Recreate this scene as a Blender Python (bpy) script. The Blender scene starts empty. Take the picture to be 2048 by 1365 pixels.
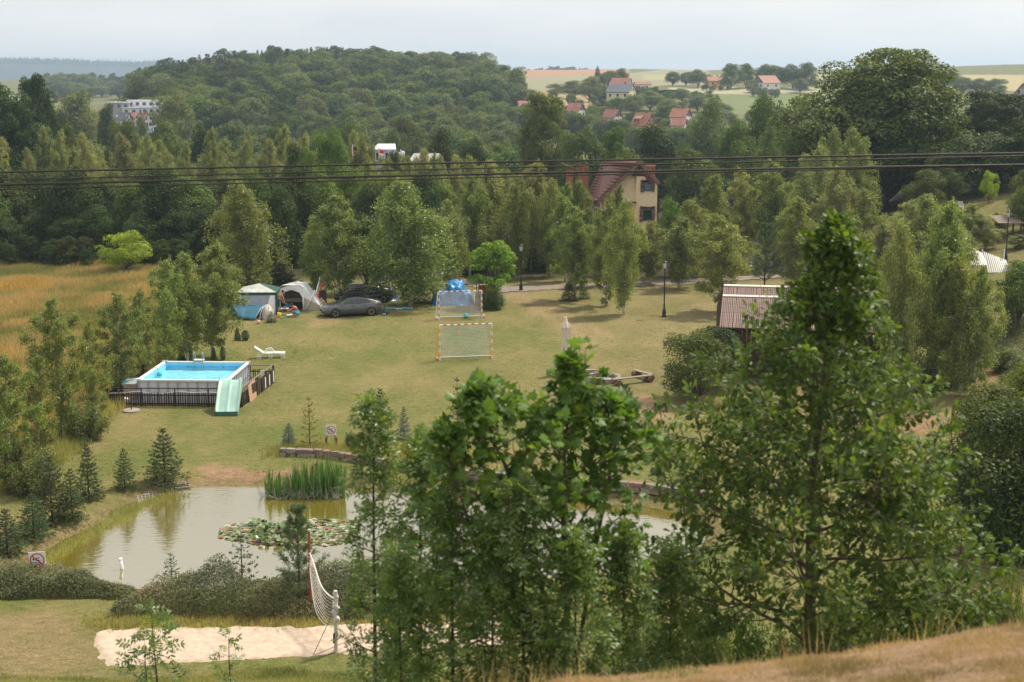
import bpy, math, random
import numpy as np
from mathutils import Vector, Matrix
R = math.radians
rng = np.random.default_rng(7)
random.seed(7)
S = bpy.context.scene
COL = S.collection

# ---------------------------------------------------------------- camera, sky, sun, exposure
CAMZ = 17.0
PITCH = math.atan(517.5 / 2844.0)
cam_d = bpy.data.cameras.new('camera'); cam_d.lens = 50; cam_d.sensor_width = 36
cam_d.clip_start = 0.1; cam_d.clip_end = 20000
cam_d.dof.use_dof = True; cam_d.dof.focus_distance = 85; cam_d.dof.aperture_fstop = 1.6
cam = bpy.data.objects.new('camera', cam_d); COL.objects.link(cam)
cam.location = (0, 0, CAMZ); cam.rotation_euler = (math.pi / 2 - PITCH, 0, 0)
S.camera = cam

SUN = Vector((0.42, 0.36, 0.83)).normalized()
W = bpy.data.worlds.new('World'); S.world = W; W.use_nodes = True
nt = W.node_tree; nt.nodes.clear()
o_ = nt.nodes.new('ShaderNodeOutputWorld'); bg = nt.nodes.new('ShaderNodeBackground')
sky = nt.nodes.new('ShaderNodeTexSky'); sky.sky_type = 'NISHITA'; sky.sun_disc = False
sky.sun_elevation = math.asin(SUN.z); sky.sun_rotation = math.atan2(SUN.x, SUN.y)
sky.altitude = 300; sky.air_density = 1.0; sky.dust_density = 3.0; sky.ozone_density = 1.0
tc = nt.nodes.new('ShaderNodeTexCoord')
mp = nt.nodes.new('ShaderNodeMapping'); mp.inputs['Scale'].default_value = (2.2, 2.2, 9.0)
nz = nt.nodes.new('ShaderNodeTexNoise'); nz.inputs['Scale'].default_value = 1.6; nz.inputs['Detail'].default_value = 6; nz.inputs['Roughness'].default_value = .5
rp = nt.nodes.new('ShaderNodeValToRGB')
rp.color_ramp.elements[0].position = .40; rp.color_ramp.elements[0].color = (7.5, 7.45, 7.5, 1)
rp.color_ramp.elements[1].position = .58; rp.color_ramp.elements[1].color = (8.9, 8.6, 8.25, 1)
mx = nt.nodes.new('ShaderNodeMixRGB'); mx.inputs[0].default_value = .92
nt.links.new(tc.outputs['Generated'], mp.inputs['Vector']); nt.links.new(mp.outputs[0], nz.inputs['Vector'])
nt.links.new(nz.outputs['Fac'], rp.inputs[0]); nt.links.new(sky.outputs[0], mx.inputs[1]); nt.links.new(rp.outputs[0], mx.inputs[2])
nt.links.new(mx.outputs[0], bg.inputs[0]); bg.inputs[1].default_value = 0.075
nt.links.new(bg.outputs[0], o_.inputs[0])

sd = bpy.data.lights.new('sun', 'SUN'); sd.energy = 3.2; sd.angle = R(5); sd.color = (1, .90, .74)
so = bpy.data.objects.new('sun', sd); COL.objects.link(so); so.rotation_euler = SUN.to_track_quat('Z', 'Y').to_euler()
so.location = (0, 0, 60)

vs = S.view_settings; vs.view_transform = 'Standard'; vs.look = 'None'; vs.gamma = 1; vs.exposure = 0.74
S.render.engine = 'CYCLES'
cy = S.cycles
cy.max_bounces = 6; cy.diffuse_bounces = 3; cy.glossy_bounces = 2; cy.transmission_bounces = 5; cy.transparent_max_bounces = 8
cy.volume_bounces = 0; cy.use_denoising = True; cy.sample_clamp_indirect = 6
try: cy.denoiser = 'OPENIMAGEDENOISE'
except Exception: pass

# ---------------------------------------------------------------- pixel helpers (2048x1365 photo)
F = 50 / 36 * 2048
CP, SP = math.cos(PITCH), math.sin(PITCH)
def ray(px, py):
    u = (px - 1024) / F; v = (682.5 - py) / F
    return Vector((u, CP + v * SP, -SP + v * CP))
def G(px, py, z=0.0):
    d = ray(px, py); t = (z - CAMZ) / d.z
    return Vector((d.x * t, d.y * t, z))
def PY(px, py, y):
    d = ray(px, py); t = y / d.y
    return Vector((d.x * t, y, CAMZ + d.z * t))

# ---------------------------------------------------------------- terrain height
def ss(a, b, x):
    t = np.clip((x - a) / (b - a), 0, 1); return t * t * (3 - 2 * t)
_ns = np.random.default_rng(3)
_K = _ns.normal(size=(24, 2)); _PH = _ns.uniform(0, 6.28, 24)
def vnoise(x, y, s):
    r = 0
    for k, p in zip(_K, _PH): r = r + np.sin((k[0] * x + k[1] * y) / s + p)
    return r / math.sqrt(24)
POND_PX = [(70, 1128), (100, 1110), (150, 1078), (200, 1058), (235, 1036), (262, 1014), (300, 998), (350, 984), (420, 976), (520, 976), (640, 984), (760, 988), (860, 986), (1000, 990),
           (1150, 1000), (1270, 1015), (1370, 1035), (1400, 1065), (1380, 1100), (1290, 1130), (1100, 1150), (900, 1155), (760, 1150), (620, 1152), (500, 1165), (400, 1172), (300, 1174), (200, 1160), (120, 1145)]
WATER_Z = -0.35
POND = np.array([(G(a, b, WATER_Z).x, G(a, b, WATER_Z).y) for a, b in POND_PX])
def poly_sd(x, y, poly):
    x = np.asarray(x, float); y = np.asarray(y, float)
    d = np.full(x.shape, 1e9); ins = np.zeros(x.shape, bool)
    n = len(poly)
    for i in range(n):
        x0, y0 = poly[i]; x1, y1 = poly[(i + 1) % n]
        ex, ey = x1 - x0, y1 - y0
        t = np.clip(((x - x0) * ex + (y - y0) * ey) / (ex * ex + ey * ey), 0, 1)
        d = np.minimum(d, np.hypot(x - x0 - t * ex, y - y0 - t * ey))
        c = ((y0 > y) != (y1 > y)) & (x < (x1 - x0) * (y - y0) / (y1 - y0 + 1e-12) + x0)
        ins ^= c
    return np.where(ins, -d, d)
def H0(x, y):
    x = np.asarray(x, float); y = np.asarray(y, float)
    # slope under the viewer
    s = np.clip(38.5 - y, 0, 38.5)
    z = 0.40 * s
    z = np.where(y < 0, 15.4, z)
    # bank on the right, in front of the oak
    A = np.where(x > 0, .74 + .095 * x, .74 * np.clip(1 + x / 3.0, 0, 1))
    prof = ss(3, 10, y) * (1 + .35 * ss(10, 14, y)) * (1 - ss(13.6, 17.5, y))
    z = z + np.minimum(A, 2.2) * prof
    # gentle rise at the right and back
    z = z + 6.2 * ss(21, 54, x - .08 * (y - 90)) * ss(70, 150, y) * (1 - ss(260, 420, y))
    z = z + 1.6 * ss(28, 34, x) * ss(58, 70, y) * (1 - ss(100, 120, y))
    # valley, village slope, field ridge
    z = z - 5 * ss(140, 260, y)
    rt = ss(-60, 60, x + .02 * y)
    z = z + rt * (5 * ss(300, 450, y) + 8 * ss(430, 590, y) + 9 * ss(580, 800, y) + 12.5 * ss(800, 1500, y))
    z = z + (1 - rt) * (8 * ss(330, 700, y) + 16 * ss(700, 1500, y))
    z = z - 30 * ss(1550, 3000, y)
    # wooded hill
    q = ((x + 100) / (80 + 10 * (x > -100))) ** 2 + ((y - 740) / 230) ** 2
    z = z + 17.5 * np.exp(-q ** 1.25)
    # far ridge, far left
    z = z + 82 * np.exp(-((y - 4700) / 700) ** 2) * (1 + .10 * np.sin(x / 260 + 1.2) + .03 * np.sin(x / 90.0)) * ss(400, -900, x) 
    z = z + 6 * np.exp(-((y - 2100) / 250) ** 2 - ((x - 70) / 50) ** 2)
    z = z + 6 * ss(100, 420, x - 0.1 * y) * ss(500, 1200, y)
    und = vnoise(x, y, 9) * .05 * ss(44, 60, y) + vnoise(x, y, 60) * .8 * ss(150, 400, y) + vnoise(x, y, 2.0) * .05 * (1 - ss(38, 44, y)) + vnoise(x, y, .5) * .02 * (1 - ss(16, 20, y))
    return z + und * 1.0
def H(x, y):
    z = H0(x, y)
    xa = np.asarray(x, float); ya = np.asarray(y, float)
    m = (ya > 38) & (ya < 70)
    if np.any(m):
        sdv = np.full(xa.shape, 99.0)
        sdv = np.where(m, poly_sd(xa, ya, POND), sdv) if xa.ndim == 0 else sdv
        if xa.ndim: sdv[m] = poly_sd(xa[m], ya[m], POND)
        z = z + np.where(sdv < 1.5, -.45 * (1 - ss(-.1, 1.4, sdv)) - .8 * (1 - ss(-2.2, -.1, sdv)), 0)
    return z
def h1(x, y): return float(H(np.float64(x), np.float64(y)))
def GT(px, py):
    """where the pixel's ray meets the terrain"""
    d = ray(px, py); t0 = 3.0
    ts = np.concatenate([np.arange(3, 200, .25), np.arange(200, 6000, 3)])
    X = d.x * ts; Y = d.y * ts; Z = CAMZ + d.z * ts
    hh = H(X, Y); k = np.argmax(Z < hh)
    if k == 0: k = len(ts) - 1
    a = ts[k - 1]; b = ts[k]
    for _ in range(18):
        m = (a + b) / 2
        if CAMZ + d.z * m < h1(d.x * m, d.y * m): b = m
        else: a = m
    return Vector((d.x * b, d.y * b, h1(d.x * b, d.y * b)))

# ---------------------------------------------------------------- materials
def nodes(name):
    m = bpy.data.materials.new(name); m.use_nodes = True
    n = m.node_tree; b = n.nodes['Principled BSDF']
    return m, n, b
def mat(name, col, rough=.6, var=.12, scale=8.0, metal=0, bump=0.0, spec=.4, col2=None, detail=5, alpha=1.0, coord='Object', stretch=None, emit=0):
    m, n, b = nodes(name)
    t = n.nodes.new('ShaderNodeTexCoord')
    z = n.nodes.new('ShaderNodeTexNoise'); z.inputs['Scale'].default_value = scale; z.inputs['Detail'].default_value = detail
    if stretch:
        mpn = n.nodes.new('ShaderNodeMapping'); mpn.inputs['Scale'].default_value = stretch
        n.links.new(t.outputs[coord], mpn.inputs[0]); n.links.new(mpn.outputs[0], z.inputs['Vector'])
    else: n.links.new(t.outputs[coord], z.inputs['Vector'])
    r = n.nodes.new('ShaderNodeValToRGB')
    r.color_ramp.elements[0].position = .3; r.color_ramp.elements[1].position = .7
    c2 = col2 or tuple(min(1, c * (1 + var)) for c in col); c1 = col if col2 else tuple(c * (1 - var) for c in col)
    r.color_ramp.elements[0].color = (*c1, 1); r.color_ramp.elements[1].color = (*c2, 1)
    n.links.new(z.outputs['Fac'], r.inputs[0]); n.links.new(r.outputs[0], b.inputs['Base Color'])
    b.inputs['Roughness'].default_value = rough; b.inputs['Metallic'].default_value = metal
    b.inputs['Specular IOR Level'].default_value = spec
    if alpha < 1: b.inputs['Alpha'].default_value = alpha
    if bump:
        bp = n.nodes.new('ShaderNodeBump'); bp.inputs['Strength'].default_value = bump
        n.links.new(z.outputs['Fac'], bp.inputs['Height']); n.links.new(bp.outputs[0], b.inputs['Normal'])
    return m
LK = 1.6
def leafmat(name, c_dark, c_light, trans=.35, rough=.45, spec=.35, objvar=.25, hue=(1.0, .92, .6), c_odd=None):
    """leaf: colour picked per leaf (attribute 'v') and per tree (object random)"""
    c_dark = tuple(c * LK for c in c_dark); c_light = tuple(c * LK for c in c_light); trans = min(.5, trans * 1.25)
    m, n, b = nodes(name)
    a = n.nodes.new('ShaderNodeAttribute'); a.attribute_name = 'v'
    r = n.nodes.new('ShaderNodeValToRGB')
    r.color_ramp.elements[0].color = (*c_dark, 1); r.color_ramp.elements[1].color = (*c_light, 1)
    r.color_ramp.elements[0].position = .05; r.color_ramp.elements[1].position = .9
    if c_odd:
        e = r.color_ramp.elements.new(.965); e.color = (*c_light, 1); r.color_ramp.elements[-1].position = 1.0
        r.color_ramp.elements[-1].color = (*c_odd, 1)
    n.links.new(a.outputs['Fac'], r.inputs[0])
    oi = n.nodes.new('ShaderNodeObjectInfo')
    h = n.nodes.new('ShaderNodeHueSaturation')
    mr = n.nodes.new('ShaderNodeMapRange'); mr.inputs[3].default_value = .5 - .025 * (objvar / .25); mr.inputs[4].default_value = .5 + .03 * (objvar / .25)
    mv = n.nodes.new('ShaderNodeMapRange'); mv.inputs[3].default_value = 1 - objvar; mv.inputs[4].default_value = 1 + objvar
    mm = n.nodes.new('ShaderNodeMath'); mm.operation = 'MULTIPLY_ADD'; mm.inputs[1].default_value = 7.31; mm.inputs[2].default_value = .17
    fr = n.nodes.new('ShaderNodeMath'); fr.operation = 'FRACT'
    n.links.new(oi.outputs['Random'], mr.inputs[0]); n.links.new(mr.outputs[0], h.inputs['Hue'])
    n.links.new(oi.outputs['Random'], mm.inputs[0]); n.links.new(mm.outputs[0], fr.inputs[0]); n.links.new(fr.outputs[0], mv.inputs[0]); n.links.new(mv.outputs[0], h.inputs['Value'])
    n.links.new(r.outputs[0], h.inputs['Color'])
    n.links.new(h.outputs[0], b.inputs['Base Color'])
    b.inputs['Roughness'].default_value = rough; b.inputs['Specular IOR Level'].default_value = spec
    tr = n.nodes.new('ShaderNodeBsdfTranslucent')
    mul = n.nodes.new('ShaderNodeMixRGB'); mul.blend_type = 'MULTIPLY'; mul.inputs[0].default_value = 1; mul.inputs[2].default_value = (1.5, 1.45, .55, 1)
    n.links.new(h.outputs[0], mul.inputs[1]); n.links.new(mul.outputs[0], tr.inputs[0])
    mix = n.nodes.new('ShaderNodeMixShader'); mix.inputs[0].default_value = trans
    n.links.new(b.outputs[0], mix.inputs[1]); n.links.new(tr.outputs[0], mix.inputs[2])
    n.links.new(mix.outputs[0], n.nodes['Material Output'].inputs['Surface'])
    return m
M = {}
M['birch_leaf'] = leafmat('birch_leaf', (.055, .080, .020), (.185, .215, .072), .32, .42, .4, .16, c_odd=(.24, .22, .06))
M['birch_dry'] = leafmat('birch_dry_leaf', (.08, .095, .030), (.225, .24, .105), .32, .45, .4, .15, c_odd=(.24, .20, .07))
M['dark_leaf'] = leafmat('dark_leaf', (.012, .023, .005), (.05, .07, .014), .24, .55, .22, .22)
M['mid_leaf'] = leafmat('mid_leaf', (.028, .05, .008), (.10, .13, .024), .28, .52, .25, .22)
M['grey_leaf'] = leafmat('grey_leaf', (.042, .062, .02), (.125, .15, .058), .24, .55, .25, .2)
M['bright_leaf'] = leafmat('bright_leaf', (.035, .07, .008), (.11, .165, .022), .32, .5, .3, .1)
M['sumac_leaf'] = leafmat('sumac_leaf', (.05, .11, .012), (.14, .23, .03), .36, .48, .3, .05)
M['lime_leaf'] = leafmat('lime_leaf', (.10, .15, .012), (.24, .31, .035), .34, .5, .25, .05)
M['spruce'] = leafmat('spruce_needle', (.018, .034, .014), (.06, .09, .03), .12, .5, .35, .2)
M['blue_spruce'] = leafmat('blue_spruce_needle', (.05, .075, .06), (.13, .17, .15), .1, .5, .35, .1)
M['larch'] = leafmat('larch_needle', (.10, .10, .03), (.22, .19, .07), .2, .5, .3, .1)
M['thuja'] = leafmat('thuja_spray', (.02, .045, .01), (.07, .11, .025), .15, .5, .35, .15)
M['pine'] = leafmat('pine_needle', (.035, .06, .025), (.10, .14, .065), .15, .5, .35, .15)
M['oak_leaf'] = leafmat('oak_leaf', (.018, .040, .007), (.088, .14, .024), .32, .45, .32, .05, c_odd=(.20, .24, .03))
M['maple_leaf'] = leafmat('maple_leaf', (.026, .06, .010), (.098, .165, .030), .34, .45, .35, .05, c_odd=(.17, .25, .03))
M['ash_leaf'] = leafmat('ash_leaf', (.04, .078, .02), (.13, .19, .055), .32, .36, .5, .08, c_odd=(.2, .26, .05))
M['shrub_leaf'] = leafmat('shrub_leaf', (.045, .06, .018), (.13, .16, .05), .25, .45, .45, .15)
M['cotoneaster'] = leafmat('cotoneaster_leaf', (.028, .038, .012), (.125, .13, .055), .18, .5, .3, .1, c_odd=(.22, .16, .08))
M['reed'] = leafmat('reed_leaf', (.025, .07, .015), (.09, .18, .05), .25, .45, .4, .05)
M['drygrass'] = leafmat('dry_grass', (.12, .095, .05), (.31, .215, .145), .3, .6, .2, .1)
M['meadowgrass'] = leafmat('meadow_grass', (.125, .14, .05), (.36, .25, .15), .3, .6, .2, .1, c_odd=(.40, .28, .05))
M['slopegrass'] = leafmat('slope_grass', (.075, .10, .03), (.27, .25, .115), .3, .5, .3, .1, c_odd=(.40, .32, .14))
M['bark'] = mat('bark', (.10, .08, .06), .9, .35, 14, bump=.4)
M['twig'] = mat('twig_bark', (.055, .042, .03), .85, .3, 20)
def birch_bark():
    m, n, b = nodes('birch_bark')
    t = n.nodes.new('ShaderNodeTexCoord'); mpn = n.nodes.new('ShaderNodeMapping'); mpn.inputs['Scale'].default_value = (3, 3, 9)
    z = n.nodes.new('ShaderNodeTexNoise'); z.inputs['Scale'].default_value = 1.4; z.inputs['Detail'].default_value = 3
    r = n.nodes.new('ShaderNodeValToRGB'); r.color_ramp.elements[0].position = .38; r.color_ramp.elements[1].position = .46
    r.color_ramp.elements[0].color = (.05, .04, .035, 1); r.color_ramp.elements[1].color = (.62, .58, .52, 1)
    n.links.new(t.outputs['Object'], mpn.inputs[0]); n.links.new(mpn.outputs[0], z.inputs['Vector']); n.links.new(z.outputs['Fac'], r.inputs[0]); n.links.new(r.outputs[0], b.inputs['Base Color'])
    b.inputs['Roughness'].default_value = .7
    return m
M['birch_bark'] = birch_bark()
M['wood_dark'] = mat('dark_stained_wood', (.045, .026, .018), .75, .35, 12, stretch=(1, 1, .2))
M['wood_grey'] = mat('weathered_wood', (.21, .17, .14), .85, .3, 10)
M['wood_roof'] = mat('brown_roof_board', (.20, .135, .115), .7, .3, 6)
M['wood_pale'] = mat('pale_board', (.50, .32, .20), .7, .15, 8)
M['stone'] = mat('rubble_stone', (.19, .155, .13), .9, .35, 5, bump=.5)
M['stone_grey'] = mat('grey_stone', (.27, .25, .215), .9, .3, 5, bump=.5)
M['stone_red'] = mat('reddish_stone', (.22, .14, .11), .9, .3, 5, bump=.5)
M['white_plastic'] = mat('white_plastic', (.80, .80, .80), .4, .04, 4)
M['pool_white'] = mat('pool_rim_white', (.74, .76, .80), .45, .06, 3)
M['pool_side'] = mat('pool_side_liner', (.62, .63, .68), .5, .06, 2)
M['pool_strut'] = mat('pool_strut', (.36, .37, .41), .45, .1, 3)
M['pool_liner'] = mat('pool_liner', (.22, .62, .84), .45, .06, 3)
M['pool_band'] = mat('pool_tile_band', (.12, .45, .78), .45, .3, 9)
M['metal'] = mat('grey_metal', (.45, .46, .48), .35, .08, 6, metal=.8)
M['iron'] = mat('black_iron', (.022, .023, .025), .45, .2, 8)
M['cable'] = mat('black_cable', (.028, .025, .022), .55, .3, 4)
M['concrete'] = mat('concrete', (.30, .26, .22), .9, .15, 10)
M['beige_plastic'] = mat('beige_plastic', (.42, .34, .26), .6, .08, 6)
M['grey_plastic'] = mat('grey_plastic', (.30, .31, .32), .6, .1, 6)
M['slide'] = mat('slide_green_plastic', (.30, .48, .43), .38, .10, 2.5)
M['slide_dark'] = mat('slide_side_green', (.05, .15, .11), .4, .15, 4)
M['white_paint'] = mat('white_paint', (.78, .77, .75), .5, .05, 5)
M['red_paint'] = mat('red_paint', (.42, .10, .06), .55, .15, 6)
M['rust_red'] = mat('red_post_paint', (.30, .05, .035), .6, .2, 6)
M['yellow_paint'] = mat('yellow_paint', (.80, .40, .03), .5, .1, 6)
M['sign_white'] = mat('sign_white', (.80, .80, .80), .5, .04, 4)
M['sign_red'] = mat('sign_red', (.50, .02, .03), .5, .08, 6)
M['black'] = mat('black_print', (.012, .012, .012), .6, .2, 6)
M['rope'] = mat('dark_rope', (.16, .13, .12), .9, .2, 20)
M['net_white'] = mat('white_net_cord', (.66, .63, .60), .8, .1, 20)
M['net_red'] = mat('reddish_net_cord', (.40, .24, .19), .8, .15, 20)
M['net_blue'] = mat('bluish_net_cord', (.42, .50, .56), .8, .15, 20)
M['rag'] = mat('pale_wrapping_cloth', (.58, .55, .52), .9, .2, 10, bump=.4)
M['tent_white'] = mat('white_tent_fabric', (.84, .85, .88), .7, .05, 3)
M['tent_beige'] = mat('beige_tent_fabric', (.46, .40, .34), .8, .1, 4)
M['tent_inner'] = mat('grey_tent_mesh', (.16, .15, .14), .85, .15, 6)
M['gaz_roof'] = mat('grey_green_canopy', (.40, .42, .39), .6, .22, 2.2)
M['gaz_green'] = mat('dark_green_canvas', (.012, .07, .055), .7, .15, 4)
M['gaz_screen'] = mat('grey_screen', (.36, .35, .38), .7, .12, 5)
M['tarp_teal'] = mat('teal_tarp', (.02, .11, .17), .45, .22, 1.2, bump=.2)
M['tarp_teal_pale'] = mat('pale_teal_tarp', (.15, .32, .41), .5, .15, 1.5)  # paler teal for the top fly, the bottle and the pale bowl
M['tarp_blue'] = mat('blue_tarp', (.02, .22, .55), .32, .35, 2.5, bump=.5, spec=.6)
M['tarp_navy'] = mat('navy_tarp', (.02, .045, .12), .35, .5, 3, bump=.5, spec=.6)
M['soil'] = mat('reddish_soil', (.42, .20, .125), .95, .2, 4)
M['skin'] = mat('skin', (.58, .31, .20), .5, .08, 6)
M['skin_tan'] = mat('tanned_skin', (.36, .16, .09), .45, .1, 6)
M['hair_dark'] = mat('dark_hair', (.03, .02, .015), .7, .3, 40)
M['hair_blond'] = mat('blond_hair', (.45, .29, .13), .7, .2, 40)
M['shorts_grey'] = mat('dark_grey_shorts', (.04, .045, .055), .8, .4, 18)
M['shorts_blue'] = mat('blue_shorts', (.03, .30, .50), .7, .2, 10)
M['shorts_teal'] = mat('teal_shorts', (.05, .38, .42), .7, .3, 10)
M['parasol'] = mat('cream_parasol_cloth', (.66, .58, .47), .8, .08, 5)
M['rubber'] = mat('black_rubber', (.018, .018, .018), .8, .2, 10)
M['rim'] = mat('dark_alloy', (.10, .10, .105), .35, .2, 8, metal=.7)
M['rim_gold'] = mat('alloy_edge', (.42, .36, .26), .35, .1, 8, metal=.6)
M['glass'] = mat('dark_glass', (.02, .026, .032), .06, .1, 3, spec=.8)
M['tail'] = mat('tail_light_red', (.30, .02, .02), .2, .1, 3)
M['head'] = mat('head_light', (.12, .13, .14), .12, .1, 3, spec=.8)
M['plate'] = mat('number_plate', (.7, .7, .7), .5, .05, 3)
M['bag'] = mat('black_bag', (.02, .02, .024), .7, .3, 10)
def carpaint(name, c):
    m = mat(name, c, .28, .05, 3, metal=.35, spec=.5)
    m.node_tree.nodes['Principled BSDF'].inputs['Coat Weight'].default_value = .6
    m.node_tree.nodes['Principled BSDF'].inputs['Coat Roughness'].default_value = .08
    return m
M['car_grey'] = carpaint('grey_car_paint', (.10, .105, .11)); M['car_dark'] = carpaint('dark_car_paint', (.02, .022, .026)); M['car_silver'] = carpaint('silver_car_paint', (.5, .51, .53))
M['wall_yellow'] = mat('yellow_render', (.80, .63, .40), .85, .07, 3)
M['wall_cream'] = mat('cream_render', (.62, .58, .36), .85, .06, 1)
M['wall_white'] = mat('white_render', (.68, .68, .68), .85, .06, 1)
M['wall_grey'] = mat('grey_render', (.36, .35, .34), .85, .1, 1)
M['wall_orange'] = mat('orange_render', (.60, .36, .16), .85, .06, 1)
M['brick'] = mat('red_brick', (.30, .115, .065), .85, .25, 4)
M['brick_far'] = mat('brown_brick', (.22, .11, .07), .85, .2, 2)
M['tile_red'] = mat('maroon_roof_tile', (.18, .085, .065), .45, .2, 5, spec=.5)
M['tile_far'] = mat('red_clay_tile', (.29, .125, .085), .7, .2, 1.2)
M['tile_brown'] = mat('brown_clay_tile', (.25, .11, .085), .75, .2, 1.2)
M['slate'] = mat('grey_slate', (.10, .115, .14), .6, .15, 2)
M['gable_dark'] = mat('dark_gable_boards', (.045, .05, .055), .8, .2, 3)
M['gable_brown'] = mat('brown_gable_boards', (.16, .065, .055), .8, .2, 3)
M['sheet_white'] = mat('white_sheet', (.66, .67, .70), .5, .08, 1)
M['window_dark'] = mat('window_glass', (.03, .04, .05), .08, .2, 3, spec=.8)
M['window_sky'] = mat('sky_painted_window_glass', (.10, .16, .24), .05, .1, 3, spec=.9)  # reflected sky is painted in as a blue base colour
M['flag_black'] = mat('flag_black', (.02, .02, .02), .8, .1, 2); M['flag_red'] = mat('flag_red', (.60, .03, .03), .8, .1, 2); M['flag_gold'] = mat('flag_gold', (.80, .55, .06), .8, .1, 2)
M['flag_white'] = mat('flag_white', (.75, .75, .75), .8, .05, 2); M['flag_blue'] = mat('flag_blue', (.20, .18, .48), .8, .1, 2)
M['pink'] = mat('pink_ball', (.70, .25, .30), .4, .25, 8); M['ball_teal'] = mat('teal_ball', (.02, .42, .55), .4, .1, 5); M['ball_lime'] = mat('lime_ball', (.50, .72, .25), .4, .1, 5); M['ball_beige'] = mat('beige_ball', (.50, .36, .27), .6, .2, 8)
M['orange'] = mat('orange_plastic', (.70, .16, .06), .5, .1, 5)
M['seat_red'] = mat('red_seat', (.65, .07, .06), .5, .1, 5)
M['cart_green'] = mat('dark_green_paint', (.01, .09, .065), .4, .2, 5)
M['log'] = mat('log_wood', (.17, .10, .065), .9, .35, 8)
M['plank'] = mat('grey_plank', (.24, .19, .16), .85, .2, 10)
M['lantern'] = mat('lantern_glass', (.72, .74, .76), .3, .05, 5)
M['lily_green'] = mat('lily_pad_green', (.10, .16, .035), .35, .4, 2, spec=.6); M['lily_brown'] = mat('lily_pad_brown', (.22, .10, .05), .45, .4, 2); M['lily_pale'] = mat('lily_pad_pale', (.32, .33, .25), .35, .3, 2, spec=.6)

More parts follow.
